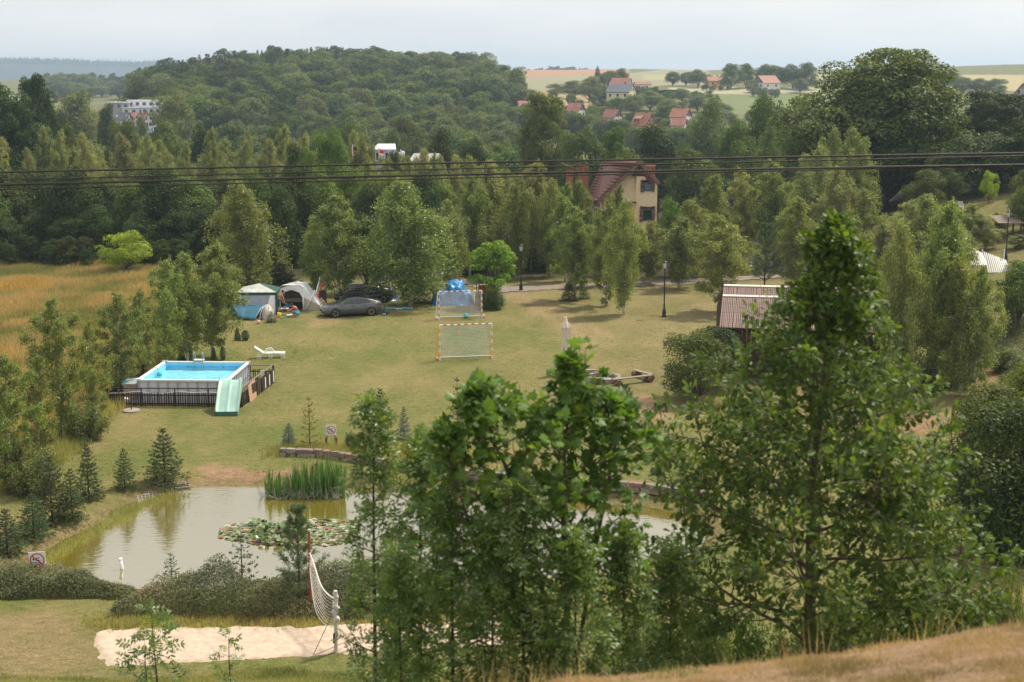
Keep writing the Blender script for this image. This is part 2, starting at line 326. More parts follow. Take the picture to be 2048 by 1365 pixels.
# ---------------------------------------------------------------- building helpers
def link(o): COL.objects.link(o); return o
def tag(o, label=None, cat=None, group=None, kind=None):
    if label: o['label'] = label
    if cat: o['category'] = cat
    if group: o['group'] = group
    if kind: o['kind'] = kind
    return o
def thing(name, label, cat, loc=(0, 0, 0), rz=0, group=None):
    e = bpy.data.objects.new(name, None); e.location = loc; e.rotation_euler = (0, 0, rz); e.empty_display_size = .3
    return tag(link(e), label, cat, group)
def copy_tree(o, parent=None, loc=None, rz=None, scale=None, label=None):
    c = o.copy(); COL.objects.link(c); c.parent = parent
    if loc is not None: c.location = loc
    if rz is not None: c.rotation_euler = (0, 0, rz)
    if scale is not None: c.scale = scale
    if label: c['label'] = label
    for ch in o.children: copy_tree(ch, c)
    return c
class MB:
    def __init__(s): s.v = []; s.f = []; s.m = []; s.cur = 0
    def add(s, vs, fs):
        k = len(s.v); s.v += [tuple(p) for p in vs]
        for f in fs: s.f.append([i + k for i in f]); s.m.append(s.cur)
        return s
    def box(s, c, d, rz=0, rot=None):
        hx, hy, hz = d[0] / 2, d[1] / 2, d[2] / 2
        m = rot if rot is not None else Matrix.Rotation(rz, 3, 'Z')
        c = Vector(c)
        vs = [c + m @ Vector((x, y, z)) for x in (-hx, hx) for y in (-hy, hy) for z in (-hz, hz)]
        return s.add(vs, [(0, 1, 3, 2), (4, 6, 7, 5), (0, 4, 5, 1), (2, 3, 7, 6), (0, 2, 6, 4), (1, 5, 7, 3)])
    def bar(s, a, b, w, h=None, up=(0, 0, 1)):
        a = Vector(a); b = Vector(b); h = h or w
        d = (b - a); L = d.length; d = d.normalized(); u = Vector(up)
        x = d.cross(u)
        if x.length < 1e-4: x = d.cross(Vector((1, 0, 0)))
        x.normalize(); u = x.cross(d)
        m = Matrix((x, d, u)).transposed()
        return s.box((a + b) / 2, (w, L, h), rot=m)
    def cyl(s, a, b, r0, r1=None, n=10, cap=True):
        return s.tube([a, b], [r0, r0 if r1 is None else r1], n, cap)
    def tube(s, pts, r, n=6, cap=True):
        pts = [Vector(p) for p in pts]
        if not hasattr(r, '__len__'): r = [r] * len(pts)
        vs = []; fs = []; X = None
        for i, p in enumerate(pts):
            d = (pts[min(i + 1, len(pts) - 1)] - pts[max(i - 1, 0)])
            if d.length < 1e-9: d = Vector((0, 0, 1))
            d.normalize()
            if X is None:
                X = d.cross(Vector((0, 0, 1)))
                if X.length < 1e-3: X = d.cross(Vector((1, 0, 0)))
            X = X - d * X.dot(d); X.normalize(); Y = d.cross(X)
            for k in range(n):
                a = 2 * math.pi * k / n; vs.append(p + (X * math.cos(a) + Y * math.sin(a)) * r[i])
        for i in range(len(pts) - 1):
            for k in range(n):
                fs.append((i * n + k, i * n + (k + 1) % n, (i + 1) * n + (k + 1) % n, (i + 1) * n + k))
        if cap: fs.append(tuple(range(n - 1, -1, -1))); fs.append(tuple((len(pts) - 1) * n + k for k in range(n)))
        return s.add(vs, fs)
    def lathe(s, prof, c=(0, 0, 0), n=16):
        vs = []; fs = []
        for r, z in prof:
            for k in range(n):
                a = 2 * math.pi * k / n; vs.append((c[0] + r * math.cos(a), c[1] + r * math.sin(a), c[2] + z))
        for i in range(len(prof) - 1):
            for k in range(n): fs.append((i * n + k, i * n + (k + 1) % n, (i + 1) * n + (k + 1) % n, (i + 1) * n + k))
        fs.append(tuple(range(n - 1, -1, -1))); fs.append(tuple((len(prof) - 1) * n + k for k in range(n)))
        return s.add(vs, fs)
    def sphere(s, c, r, n=12, m=8, sq=(1, 1, 1)):
        prof = [(max(1e-4, r * math.sin(math.pi * i / m)), -r * math.cos(math.pi * i / m)) for i in range(m + 1)]
        k0 = len(s.v); s.lathe(prof, (0, 0, 0), n)
        for i in range(k0, len(s.v)):
            p = s.v[i]; s.v[i] = (c[0] + p[0] * sq[0], c[1] + p[1] * sq[1], c[2] + p[2] * sq[2])
        return s
    def prism(s, poly, z0, z1):
        n = len(poly); vs = [(x, y, z0) for x, y in poly] + [(x, y, z1) for x, y in poly]
        return s.add(vs, [tuple(range(n - 1, -1, -1)), tuple(range(n, 2 * n))] + [(i, (i + 1) % n, n + (i + 1) % n, n + i) for i in range(n)])
    def slab(s, pts, th):
        """closed slab: polygon pts (3d) thickened along its normal"""
        pts = [Vector(p) for p in pts]; n = len(pts)
        nn = (pts[1] - pts[0]).cross(pts[2] - pts[0]).normalized() * th
        return s.add(pts + [p - nn for p in pts], [tuple(range(n)), tuple(range(2 * n - 1, n - 1, -1))] + [(i, i + n, (i + 1) % n + n, (i + 1) % n) for i in range(n)])
    def mesh(s, name, mats, smooth=False):
        me = bpy.data.meshes.new(name); me.from_pydata(s.v, [], s.f)
        for m in (mats if isinstance(mats, (list, tuple)) else [mats]): me.materials.append(M[m] if isinstance(m, str) else m)
        if max(s.m, default=0) > 0: me.polygons.foreach_set('material_index', s.m)
        if smooth: me.polygons.foreach_set('use_smooth', [True] * len(me.polygons))
        me.update(); return me
    def build(s, name, mats, parent=None, smooth=False, loc=None):
        o = bpy.data.objects.new(name, s.mesh(name, mats, smooth)); link(o)
        if parent is not None: o.parent = parent
        if loc is not None: o.location = loc
        return o
def np_mesh(name, V, Fq, mats, v=None, mi=None, smooth=False):
    """V (n,3), Fq (m,k) fixed-size faces; v: per-vertex value"""
    me = bpy.data.meshes.new(name)
    V = np.ascontiguousarray(V, np.float32); Fq = np.ascontiguousarray(Fq, np.int32); m, k = Fq.shape
    me.vertices.add(len(V)); me.vertices.foreach_set('co', V.ravel())
    me.loops.add(m * k); me.loops.foreach_set('vertex_index', Fq.ravel())
    me.polygons.add(m); me.polygons.foreach_set('loop_start', np.arange(m, dtype=np.int32) * k)
    try: me.polygons.foreach_set('loop_total', np.full(m, k, np.int32))
    except Exception: pass
    for mm in (mats if isinstance(mats, (list, tuple)) else [mats]): me.materials.append(M[mm] if isinstance(mm, str) else mm)
    if mi is not None: me.polygons.foreach_set('material_index', np.asarray(mi, np.int32))
    if smooth: me.polygons.foreach_set('use_smooth', np.ones(m, bool))
    me.update(calc_edges=True)
    if v is not None:
        a = me.attributes.new('v', 'FLOAT', 'POINT'); a.data.foreach_set('value', np.ascontiguousarray(v, np.float32))
    return me
def mobj(name, me, parent=None):
    o = bpy.data.objects.new(name, me); link(o)
    if parent is not None: o.parent = parent
    return o
# ================================================================= SETTING: ground, water, sand, road
def proj(x, y, z):
    yy = np.asarray(y, float); zz = np.asarray(z, float) - CAMZ
    d = yy * CP - zz * SP; v = yy * SP + zz * CP
    d = np.where(d < .1, .1, d)
    return 1024 + F * np.asarray(x, float) / d, 682.5 - F * v / d
def inpoly(x, y, poly):
    return poly_sd(x, y, np.array(poly, float)) < 0
def gpoly(pxs): return np.array([(G(a, b).x, G(a, b).y) for a, b in pxs])
MEADOW = gpoly([(-500, 1010), (0, 985), (110, 905), (230, 810), (330, 735), (390, 660), (430, 600), (400, 552), (330, 540), (200, 520), (0, 512), (-500, 512)])
ys = [-25.0]
while ys[-1] < 7500: ys.append(ys[-1] + max(.42, .0105 * abs(ys[-1])))
ys = np.array(ys); us = np.linspace(-1, 1, 381)
YY = np.repeat(ys[:, None], len(us), 1); XX = us[None, :] * (26 + .56 * np.abs(YY))
ZZ = H(XX.ravel(), YY.ravel()).reshape(XX.shape)
nr, nc = XX.shape
idx = np.arange(nr * nc).reshape(nr, nc)
quads = np.stack([idx[:-1, :-1], idx[:-1, 1:], idx[1:, 1:], idx[1:, :-1]], -1).reshape(-1, 4)
V = np.stack([XX, YY, ZZ], -1).reshape(-1, 3)
x, y, z = V.T
ca = np.empty((len(V), 3)); cb = np.empty((len(V), 3))
def put(mask, a, b):
    m = np.clip(mask, 0, 1)[:, None]
    ca[:] = ca * (1 - m) + np.array(a) * m; cb[:] = cb * (1 - m) + np.array(b) * m
ca[:] = (.118, .145, .036); cb[:] = (.26, .212, .092)                       # lawn: green / dry
put(ss(0.2, .9, .5 + .5 * vnoise(x, y, 11)) * .5 * ss(44, 60, y) * (y < 130), (.175, .165, .06), (.30, .235, .11))
put(ss(66, 82, y + 2 * vnoise(x, y, 6)) * ss(-4, 12, x + 2 * vnoise(x, y, 5)) * (1 - ss(112, 128, y)) * .8, (.185, .160, .065), (.31, .245, .13))   # drier around the fire pit
put(1 - ss(38.3, 40, y), (.11, .115, .045), (.27, .22, .12))               # slope
bank = ss(-1, 1.5, x) * (1 - ss(15, 18, y)) * ss(3, 6, y)
put(bank, (.25, .165, .10), (.36, .25, .165)); put(bank * (vnoise(x * 2, y * 2, .9) > 1.15) * .7, (.13, .13, .05), (.2, .17, .08))
put(ss(.8, -.8, poly_sd(x, y, MEADOW)), (.17, .155, .06), (.33, .225, .12))
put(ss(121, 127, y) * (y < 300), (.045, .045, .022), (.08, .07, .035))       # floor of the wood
put((x > 22 + .04 * y) & (y > 60) & (y < 160), (.12, .13, .04), (.25, .20, .08))
sdp = np.full(len(V), 99.0); mm_ = (y > 36) & (y < 72); sdp[mm_] = poly_sd(x[mm_], y[mm_], POND)
put(ss(1.5, .2, sdp), (.16, .14, .06), (.30, .21, .12)); put(ss(.05, -.35, sdp), (.16, .15, .04), (.13, .12, .035))
def soil_patch(pxs, soft=.5):
    P_ = gpoly(pxs); m = (y > 40) & (y < 140)
    sdv = np.full(len(V), 9.0); sdv[m] = poly_sd(x[m], y[m], P_) + .25 * vnoise(x[m] * 3, y[m] * 3, 1.2)
    put(ss(soft, -soft * .4, sdv) * .8, (.33, .185, .115), (.37, .24, .16))
soil_patch([(392, 938), (420, 930), (470, 934), (512, 942), (495, 955), (430, 950)], .25)
D_ = gpoly([(-80, 1225), (120, 1215), (200, 1245), (190, 1345), (-80, 1350)]); m_ = (y > 38) & (y < 50); sv = np.full(len(V), 9.0); sv[m_] = poly_sd(x[m_], y[m_], D_) + .5 * vnoise(x[m_], y[m_], .8); put(ss(.6, -.6, sv) * .75, (.20, .165, .075), (.32, .22, .13))
soil_patch([(530, 945), (600, 940), (660, 950), (600, 962)], .3)
for ln, wd in (([(1005, 588), (1050, 610), (1110, 640), (1180, 690)], .8), ([(1030, 588), (1080, 606), (1150, 640), (1230, 680)], .5), ([(640, 636), (660, 640), (640, 650)], .9)):
    L_ = gpoly(ln); sv = np.full(len(V), 9.0); m_ = (y > 60) & (y < 125)
    for (a0, b0), (a1, b1) in zip(L_[:-1], L_[1:]):
        t_ = np.clip(((x - a0) * (a1 - a0) + (y - b0) * (b1 - b0)) / ((a1 - a0) ** 2 + (b1 - b0) ** 2), 0, 1); sv = np.minimum(sv, np.hypot(x - a0 - t_ * (a1 - a0), y - b0 - t_ * (b1 - b0)))
    put(ss(wd * 1.6, wd * .3, sv + .3 * vnoise(x * 2, y * 2, 1.5)) * .7 * m_, (.27, .20, .10), (.34, .25, .145))
soil_patch([(1215, 800), (1290, 790), (1330, 830), (1250, 850), (1210, 830)], .9)
soil_patch([(1700, 830), (1850, 815), (1900, 850), (1780, 870)], .8)
soil_patch([(1948, 700), (1962, 705), (2002, 775), (1992, 780)], .2)
soil_patch([(1946, 755), (1956, 752), (1982, 795), (1974, 800)], .2)
soil_patch([(1870, 1110), (2060, 1095), (2060, 1130), (1900, 1130)], .5)
far = y > 300
put(ss(280, 420, y), (.14, .155, .065), (.20, .19, .09))
px_, py_ = proj(x, y, z)
def far_field(pxs, a, b, ymin=400):
    m = (y > ymin) & inpoly(px_, py_, pxs); put(m.astype(float), a, b)
far_field([(900, 128), (1260, 128), (1260, 146), (1180, 150), (960, 159), (900, 160)], (.40, .23, .13), (.43, .26, .16), 850)
far_field([(900, 159), (960, 159), (1260, 147), (1420, 128), (1420, 170), (1200, 176), (1100, 186), (985, 182)], (.28, .275, .17), (.31, .295, .20), 600)
far_field([(1000, 186), (1100, 184), (1180, 186), (1180, 216), (1020, 216)], (.34, .26, .13), (.38, .31, .18), 400)
far_field([(1290, 150), (1700, 150), (1700, 160), (1290, 160)], (.36, .33, .18), (.38, .36, .22), 500)
far_field([(1340, 176), (1700, 174), (1700, 186), (1340, 190)], (.40, .37, .24), (.42, .40, .28), 400)
far_field([(1420, 190), (1700, 184), (1700, 240), (1470, 228)], (.16, .20, .08), (.20, .23, .10), 300)
far_field([(150, 150), (330, 150), (330, 166), (150, 166)], (.46, .34, .15), (.48, .36, .18), 900)
far_field([(1880, 150), (2300, 150), (2300, 185), (1880, 180)], (.40, .34, .18), (.42, .36, .20), 500)
put(ss(2600, 3300, y), (.025, .042, .03), (.035, .055, .04))
def ground_mat():
    m, n, b = nodes('ground_cover')
    A = n.nodes.new('ShaderNodeAttribute'); A.attribute_name = 'ca'; B = n.nodes.new('ShaderNodeAttribute'); B.attribute_name = 'cb'
    t = n.nodes.new('ShaderNodeTexCoord')
    def noise(sc, det, stretch=None, rough=.6):
        z_ = n.nodes.new('ShaderNodeTexNoise'); z_.inputs['Scale'].default_value = sc; z_.inputs['Detail'].default_value = det; z_.inputs['Roughness'].default_value = rough
        if stretch:
            q = n.nodes.new('ShaderNodeMapping'); q.inputs['Scale'].default_value = stretch; n.links.new(t.outputs['Object'], q.inputs[0]); n.links.new(q.outputs[0], z_.inputs['Vector'])
        else: n.links.new(t.outputs['Object'], z_.inputs['Vector'])
        return z_.outputs['Fac']
    def math_(op, a, c):
        q = n.nodes.new('ShaderNodeMath'); q.operation = op
        for i, s_ in enumerate((a, c)):
            if isinstance(s_, (int, float)): q.inputs[i].default_value = s_
            else: n.links.new(s_, q.inputs[i])
        return q.outputs[0]
    n1 = noise(.22, 4, (1, .55, 1)); n2 = noise(1.7, 6, (.6, 1.5, 1), .7); n3 = noise(8, 4, (.7, 1.3, 1), .7)
    s = math_('ADD', math_('MULTIPLY', n1, .5), math_('ADD', math_('MULTIPLY', n2, .38), math_('MULTIPLY', n3, .34)))
    r = n.nodes.new('ShaderNodeValToRGB'); r.color_ramp.elements[0].position = .53; r.color_ramp.elements[1].position = .74
    n.links.new(s, r.inputs[0])
    mix = n.nodes.new('ShaderNodeMixRGB'); n.links.new(r.outputs[0], mix.inputs[0]); n.links.new(A.outputs['Color'], mix.inputs[1]); n.links.new(B.outputs['Color'], mix.inputs[2])
    f = noise(26, 3, (.6, 1, 1), .7)
    mr = n.nodes.new('ShaderNodeMapRange'); mr.inputs[1].default_value = .3; mr.inputs[2].default_value = .7; mr.inputs[3].default_value = .5; mr.inputs[4].default_value = 1.42
    n.links.new(f, mr.inputs[0])
    g2 = noise(3.6, 5, (.6, 1.6, 1), .75); mr2 = n.nodes.new('ShaderNodeMapRange'); mr2.inputs[1].default_value = .3; mr2.inputs[2].default_value = .7; mr2.inputs[3].default_value = .72; mr2.inputs[4].default_value = 1.28; n.links.new(g2, mr2.inputs[0])
    mul = n.nodes.new('ShaderNodeMixRGB'); mul.blend_type = 'MULTIPLY'; mul.inputs[0].default_value = 1
    n.links.new(mix.outputs[0], mul.inputs[1]); n.links.new(math_('MULTIPLY', mr.outputs[0], mr2.outputs[0]), mul.inputs[2]); n.links.new(mul.outputs[0], b.inputs['Base Color'])
    b.inputs['Roughness'].default_value = .95; b.inputs['Specular IOR Level'].default_value = .1
    bp = n.nodes.new('ShaderNodeBump'); bp.inputs['Strength'].default_value = .6; bp.inputs['Distance'].default_value = .05
    n.links.new(f, bp.inputs['Height']); n.links.new(bp.outputs[0], b.inputs['Normal'])
    return m
M['ground'] = ground_mat()
ca *= .84; cb *= .84
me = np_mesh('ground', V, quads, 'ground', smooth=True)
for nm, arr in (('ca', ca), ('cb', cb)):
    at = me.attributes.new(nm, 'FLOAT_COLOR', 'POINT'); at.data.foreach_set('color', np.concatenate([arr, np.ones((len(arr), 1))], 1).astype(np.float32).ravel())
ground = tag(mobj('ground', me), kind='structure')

def sheet(name, poly, z, mt, step=.5, wob=0, dz=None):
    """flat-ish sheet over the lawn following the terrain, z above it"""
    x0, y0 = poly.min(0); x1, y1 = poly.max(0)
    gx = np.arange(x0, x1 + step, step); gy = np.arange(y0, y1 + step, step)
    X, Y = np.meshgrid(gx, gy); sdv = poly_sd(X.ravel(), Y.ravel(), poly) + (wob * vnoise(X.ravel() * 3, Y.ravel() * 3, 1.5) if wob else 0)
    ok = (sdv < step * .2).reshape(X.shape)
    Z = H(X.ravel(), Y.ravel()).reshape(X.shape) + z + (dz(X, Y) if dz else 0)
    k = np.arange(X.size).reshape(X.shape)
    q = np.stack([k[:-1, :-1], k[:-1, 1:], k[1:, 1:], k[1:, :-1]], -1)[ok[:-1, :-1] & ok[1:, 1:] & ok[:-1, 1:] & ok[1:, :-1]]
    used, inv = np.unique(q, return_inverse=True)
    return tag(mobj(name, np_mesh(name, np.stack([X, Y, Z], -1).reshape(-1, 3)[used], inv.reshape(-1, 4), mt, smooth=True)), kind='structure')
M['sand'] = mat('beach_sand', (.47, .37, .285), .95, .16, 5, bump=.8, detail=9)
SAND = gpoly([(186, 1260), (300, 1256), (620, 1250), (1010, 1240), (1030, 1290), (820, 1304), (500, 1322), (205, 1338), (180, 1300)])
def sand_dz(X, Y):
    s_ = poly_sd(X.ravel(), Y.ravel(), SAND).reshape(X.shape) + .09 * vnoise(X * 2, Y * 2, .5) + .05 * vnoise(X * 5, Y * 5, .5)
    return -.11 + .13 * ss(.12, -.30, s_) + (.018 * vnoise(X, Y, .2) + .012 * vnoise(X, Y, .09)) * ss(0, -.5, s_)
sheet('sand_court', SAND, .04, 'sand', .07, .0, sand_dz)
M['gravel'] = mat('grey_brown_gravel', (.20, .165, .14), .95, .2, 5)
ROAD = gpoly([(800, 543), (880, 552), (920, 571), (1000, 590), (1100, 583), (1230, 577), (1400, 569), (1560, 558), (1560, 549), (1390, 557), (1240, 566), (1100, 572), (1010, 575), (960, 566), (905, 548), (870, 536)])
sheet('gravel_road', ROAD, .05, 'gravel', .5, .15)
# pond
def water_mat():
    m, n, b = nodes('pond_water')
    t = n.nodes.new('ShaderNodeTexCoord'); mpn = n.nodes.new('ShaderNodeMapping'); mpn.inputs['Scale'].default_value = (1, 2.2, 1)
    z_ = n.nodes.new('ShaderNodeTexNoise'); z_.inputs['Scale'].default_value = 2.4; z_.inputs['Detail'].default_value = 3
    n.links.new(t.outputs['Object'], mpn.inputs[0]); n.links.new(mpn.outputs[0], z_.inputs['Vector'])
    bp = n.nodes.new('ShaderNodeBump'); bp.inputs['Strength'].default_value = .2; bp.inputs['Distance'].default_value = .05
    n.links.new(z_.outputs['Fac'], bp.inputs['Height']); n.links.new(bp.outputs[0], b.inputs['Normal'])
    b.inputs['Base Color'].default_value = (.14, .115, .012, 1); b.inputs['Roughness'].default_value = .02; b.inputs['IOR'].default_value = 4.8
    b.inputs['Specular IOR Level'].default_value = .5
    return m
M['pond_water'] = water_mat()
cx, cyy = POND.mean(0)
big = (POND - POND.mean(0)) * 1.0
nrm = big / np.linalg.norm(big, axis=1)[:, None]
wp = POND + nrm * .7
mb = MB(); mb.add([(a, b_, WATER_Z) for a, b_ in wp], [tuple(range(len(wp)))][::1])
if True:
    o = mb.build('pond_water', 'pond_water'); tag(o, kind='structure')

# grass and meadow -----------------------------------------------------------
def blades(name, X, Y, h, w, mt, per=3, lean=.35, v=None, zoff=-.02, tri=True):
    n = len(X) * per
    bx = np.repeat(X, per) + rng.normal(0, .05, n) * np.repeat(np.ones_like(X), per); by = np.repeat(Y, per) + rng.normal(0, .05, n)
    hh = np.repeat(h, per) * rng.uniform(.55, 1.15, n); ww = np.repeat(w * np.ones_like(X), per) * rng.uniform(.7, 1.3, n)
    z0 = H(bx, by) + zoff
    a = rng.uniform(0, 6.283, n); dx, dy = np.cos(a), np.sin(a)
    la = rng.uniform(0, 6.283, n); ll = np.abs(rng.normal(0, lean, n)) * hh
    B0 = np.stack([bx - dx * ww, by - dy * ww, z0], -1); B1 = np.stack([bx + dx * ww, by + dy * ww, z0], -1)
    T = np.stack([bx + np.cos(la) * ll, by + np.sin(la) * ll, z0 + hh], -1)
    Vv = np.stack([B0, B1, T], 1).reshape(-1, 3)
    val = rng.uniform(0, 1, n) if v is None else np.clip(np.repeat(v, per) + rng.normal(0, .16, n), 0, 1)
    return mobj(name, np_mesh(name, Vv, np.arange(n * 3).reshape(-1, 3), mt, v=np.repeat(val, 3)))
def scatter(poly, n, edge=0):
    x0, y0 = poly.min(0); x1, y1 = poly.max(0); out = []
    X = rng.uniform(x0, x1, n * 4); Y = rng.uniform(y0, y1, n * 4); ok = poly_sd(X, Y, poly) < -edge
    # only keep near the view
    ok &= (np.abs(X) < .40 * Y + 6)
    return X[ok][:n], Y[ok][:n]
X, Y = scatter(MEADOW, 52000)
vm = .52 + .38 * vnoise(X, Y, 3.2) + .2 * vnoise(X, Y, 1.1)
tag(blades('meadow_grass', X, Y, .38 + .30 * np.clip(vm, 0, 1), .035, 'meadowgrass', 4, .3, np.clip(vm, 0, .93)), 'tall orange and ochre meadow grass left of the birches', 'grass', kind='stuff')
# yellow flower heads in the meadow
X, Y = scatter(MEADOW, 9000); pm = vnoise(X, Y, 3.2) > 1.0; X, Y = X[pm], Y[pm]
blades('meadow_flowers', X, Y, np.full(len(X), .72), .05, mat('yellow_flower_head', (.55, .36, .03), .8, .2, 3), 4, .35)
tag(bpy.data.objects['meadow_flowers'], 'clusters of yellow wildflowers in the orange meadow', 'flowers', kind='stuff')
# slope grass (bottom) and dry bank
Y = rng.uniform(35.5, 40.4, 46000); X = rng.uniform(-.40, .22, 46000) * Y; k_ = (Y < 39.3 + .35 * vnoise(X, Y, 1.2) + .015 * X.clip(-20, 0) * -1 * -1) & (poly_sd(X, Y, SAND) > -.05 + .1 * vnoise(X, Y, .4)); X, Y = X[k_], Y[k_]
vv = .5 + .28 * vnoise(X, Y, .8)
tag(blades('slope_grass', X, Y, .09 + .11 * np.abs(vnoise(X, Y, .9)) + .25 * (rng.uniform(0, 1, len(X)) > .99), .011, 'slopegrass', 3, .5, np.clip(vv, 0, .99)), 'green grass on the slope in front of the sand court', 'grass', kind='stuff')
Y = rng.uniform(7.5, 17, 34000); X = rng.uniform(-.06, .46, 34000) * Y + .3
vv = .6 + .3 * vnoise(X, Y, .45)
tag(blades('bank_grass', X, Y, .03 + .055 * np.abs(vnoise(X, Y, .35)) + .16 * (rng.uniform(0, 1, len(X)) > .992), .005, 'drygrass', 4, .9, np.clip(vv, 0, .98)), 'short sunburnt grass on the bank at the lower right', 'grass', kind='stuff')
Y = rng.uniform(8, 15.5, 2600); X = rng.uniform(-.02, .44, 2600) * Y + .3; k_ = vnoise(X, Y, .45) > .95
tag(blades('bank_tufts', X[k_], Y[k_], np.full(k_.sum(), .10), .007, 'slopegrass', 7, .5, np.full(k_.sum(), .25)), 'green grass tufts dotting the sunburnt bank', 'grass', kind='stuff')
Y = rng.uniform(12.5, 16.5, 90); X = np.where(rng.uniform(size=90) < .7, rng.uniform(-.062, .02, 90), rng.uniform(-.05, .36, 90)) * Y
tag(blades('seed_stalks', X, Y, rng.uniform(.2, .65, 90), .005, 'drygrass', 3, .3, np.full(90, .7)), 'tall dry seed stalks standing at the bank edge', 'grass', kind='stuff')
Y = rng.uniform(40, 108, 60000); X = rng.uniform(-.40, .40, 60000) * Y; k_ = (poly_sd(X, Y, MEADOW) > .2) & (poly_sd(X, Y, POND) > 1.0) & (poly_sd(X, Y, SAND) > .2) & (rng.uniform(size=60000) < .35 + .35 * vnoise(X, Y, 2.2)); k_ &= ~((np.abs(X + 17.5) < 3.6) & (np.abs(Y - 77) < 3.6)); X, Y = X[k_], Y[k_]
tag(blades('lawn_tufts', X, Y, rng.uniform(.04, .11, len(X)), .02, 'slopegrass', 4, .7, np.clip(.35 + .35 * vnoise(X, Y, 1.6), 0, .97)), 'uneven tufts and weeds all over the mown lawn', 'grass', kind='stuff')
# long grass along the left lawn edge and the pond shore
def fringe(name, line, n, spread, h, w, mt, label, v=.5):
    L = np.array([(G(a, b).x, G(a, b).y) for a, b in line]); seg = rng.integers(0, len(L) - 1, n); t = rng.uniform(0, 1, n)
    Pn = L[seg] * (1 - t[:, None]) + L[seg + 1] * t[:, None] + rng.normal(0, spread, (n, 2))
    X, Y = Pn.T
    tag(blades(name, X, Y, h * rng.uniform(.6, 1.3, n), w, mt, 4, .4, np.clip(v + .2 * vnoise(X, Y, 1.3), 0, .95)), label, 'grass', kind='stuff')
fringe('rough_grass', [(0, 975), (100, 915), (140, 885), (200, 825), (240, 800)], 2600, .45, .45, .02, 'slopegrass', 'rough grass strip below the birches at the meadow edge', .55)
fringe('shore_grass', [(60, 1130), (150, 1070), (235, 1030), (262, 1008), (300, 992), (345, 976)], 1500, .3, .34, .016, 'slopegrass', 'rank grass and dock on the left shore of the pond', .6)
fringe('shore_grass', [(690, 984), (760, 984), (860, 982), (1000, 986), (1270, 1010), (1380, 1030)], 1600, .25, .22, .016, 'slopegrass', 'low grass on the far shore right of the reeds', .4)
fringe('dry_tufts', [(190, 1250), (400, 1246), (620, 1240), (900, 1236)], 2200, .35, .20, .016, 'slopegrass', 'dry grass strip between the clipped shrubs and the sand', .82)
fringe('wall_grass', [(560, 905), (620, 900), (700, 905), (790, 908), (860, 915), (1000, 925)], 2200, .6, .35, .018, 'slopegrass', 'brown rough grass above the stone retaining wall', .75)
# ================================================================= TREES
def unit(a): return a / (np.linalg.norm(a, axis=-1, keepdims=True) + 1e-9)
def leaf_quads(C, N, L, Wd, hang=0.0, fold=.12, r=rng):
    n = len(C); a = r.normal(size=(n, 3)); N = unit(N)
    a = a - N * (a * N).sum(1, keepdims=True); a = unit(a)
    if hang: a = unit(a * (1 - hang) + np.array([0, 0, -1.0]) * hang)
    b = unit(np.cross(N, a)); L = np.broadcast_to(L, n)[:, None]; Wd = np.broadcast_to(Wd, n)[:, None]
    up = np.cross(a, b) * L * fold
    Vv = np.stack([C - a * L * .5, C + b * Wd * .5 + up, C + a * L * .5, C - b * Wd * .5 + up], 1)
    return Vv.reshape(-1, 3), np.arange(n * 4).reshape(-1, 4)
def rdir(n, r): 
    return unit(r.normal(size=(n, 3)))
def broadleaf(seed, h=10., w=8., nclump=60, nleaf=9000, ls=.24, base=.18, flat=.75, rough=.28, clump=(.13, .22)):
    """returns crown arrays (V,F,v) and a trunk MB; h,w in metres"""
    r = np.random.default_rng(seed)
    zc = h * (base + (1 - base) * .48); rz = h * (1 - base) * .52; rx = w / 2
    k = r.normal(size=(10, 3)) * 1.6; ph = r.uniform(0, 6.28, 10)
    d = rdir(nclump, r); d[:, 2] = np.where(d[:, 2] < -.8, -d[:, 2], d[:, 2])
    lump = 1 + rough * np.sin(d @ k.T + ph).sum(1) / math.sqrt(10)
    rad = r.uniform(.35, 1, nclump) ** .5 * lump
    rad = np.clip(rad, .2, 1.25)
    cr = r.uniform(*clump, nclump) * min(w, h)
    cc = d * (rad[:, None] * np.array([rx, rx, rz]) * .86) ; cc[:, 2] += zc
    # narrower at the base
    cnt = r.multinomial(nleaf, cr ** 2 / (cr ** 2).sum())
    ci = np.repeat(np.arange(nclump), cnt); n = len(ci)
    ld = rdir(n, r); ld[:, 2] = np.where((ld[:, 2] < -.3) & (r.uniform(size=n) < .75), -ld[:, 2], ld[:, 2])
    C = cc[ci] + ld * (cr[ci] * r.uniform(.55, 1.05, n) ** .6)[:, None] * np.array([1, 1, flat])
    N = unit(ld + r.normal(0, .5, (n, 3)) + np.array([0, 0, .35]))
    Vv, Fq = leaf_quads(C, N, ls * r.uniform(.6, 1.35, n), ls * .75 * r.uniform(.6, 1.3, n), 0, .15, r)
    cv = r.uniform(-.22, .22, nclump); v = np.clip(.5 + cv[ci] + r.normal(0, .22, n), 0, 1)
    mb = MB(); tr = .022 * h
    top = Vector((r.normal(0, .02 * h), r.normal(0, .02 * h), zc))
    mb.tube([(0, 0, -.3), (0, 0, h * base * .6), (top.x * .5, top.y * .5, h * base * 1.1), tuple(top)], [tr * 1.25, tr, tr * .8, tr * .35], 7)
    for i in r.permutation(nclump)[:min(14, nclump)]:
        s = Vector((top.x * .5, top.y * .5, h * base * r.uniform(.8, 1.3))); e = Vector(cc[i])
        m_ = s.lerp(e, .5) + Vector((0, 0, -.04 * h))
        mb.tube([s, m_, e], [tr * .5, tr * .32, tr * .08], 5)
    return (Vv, Fq, np.repeat(v, 4)), mb
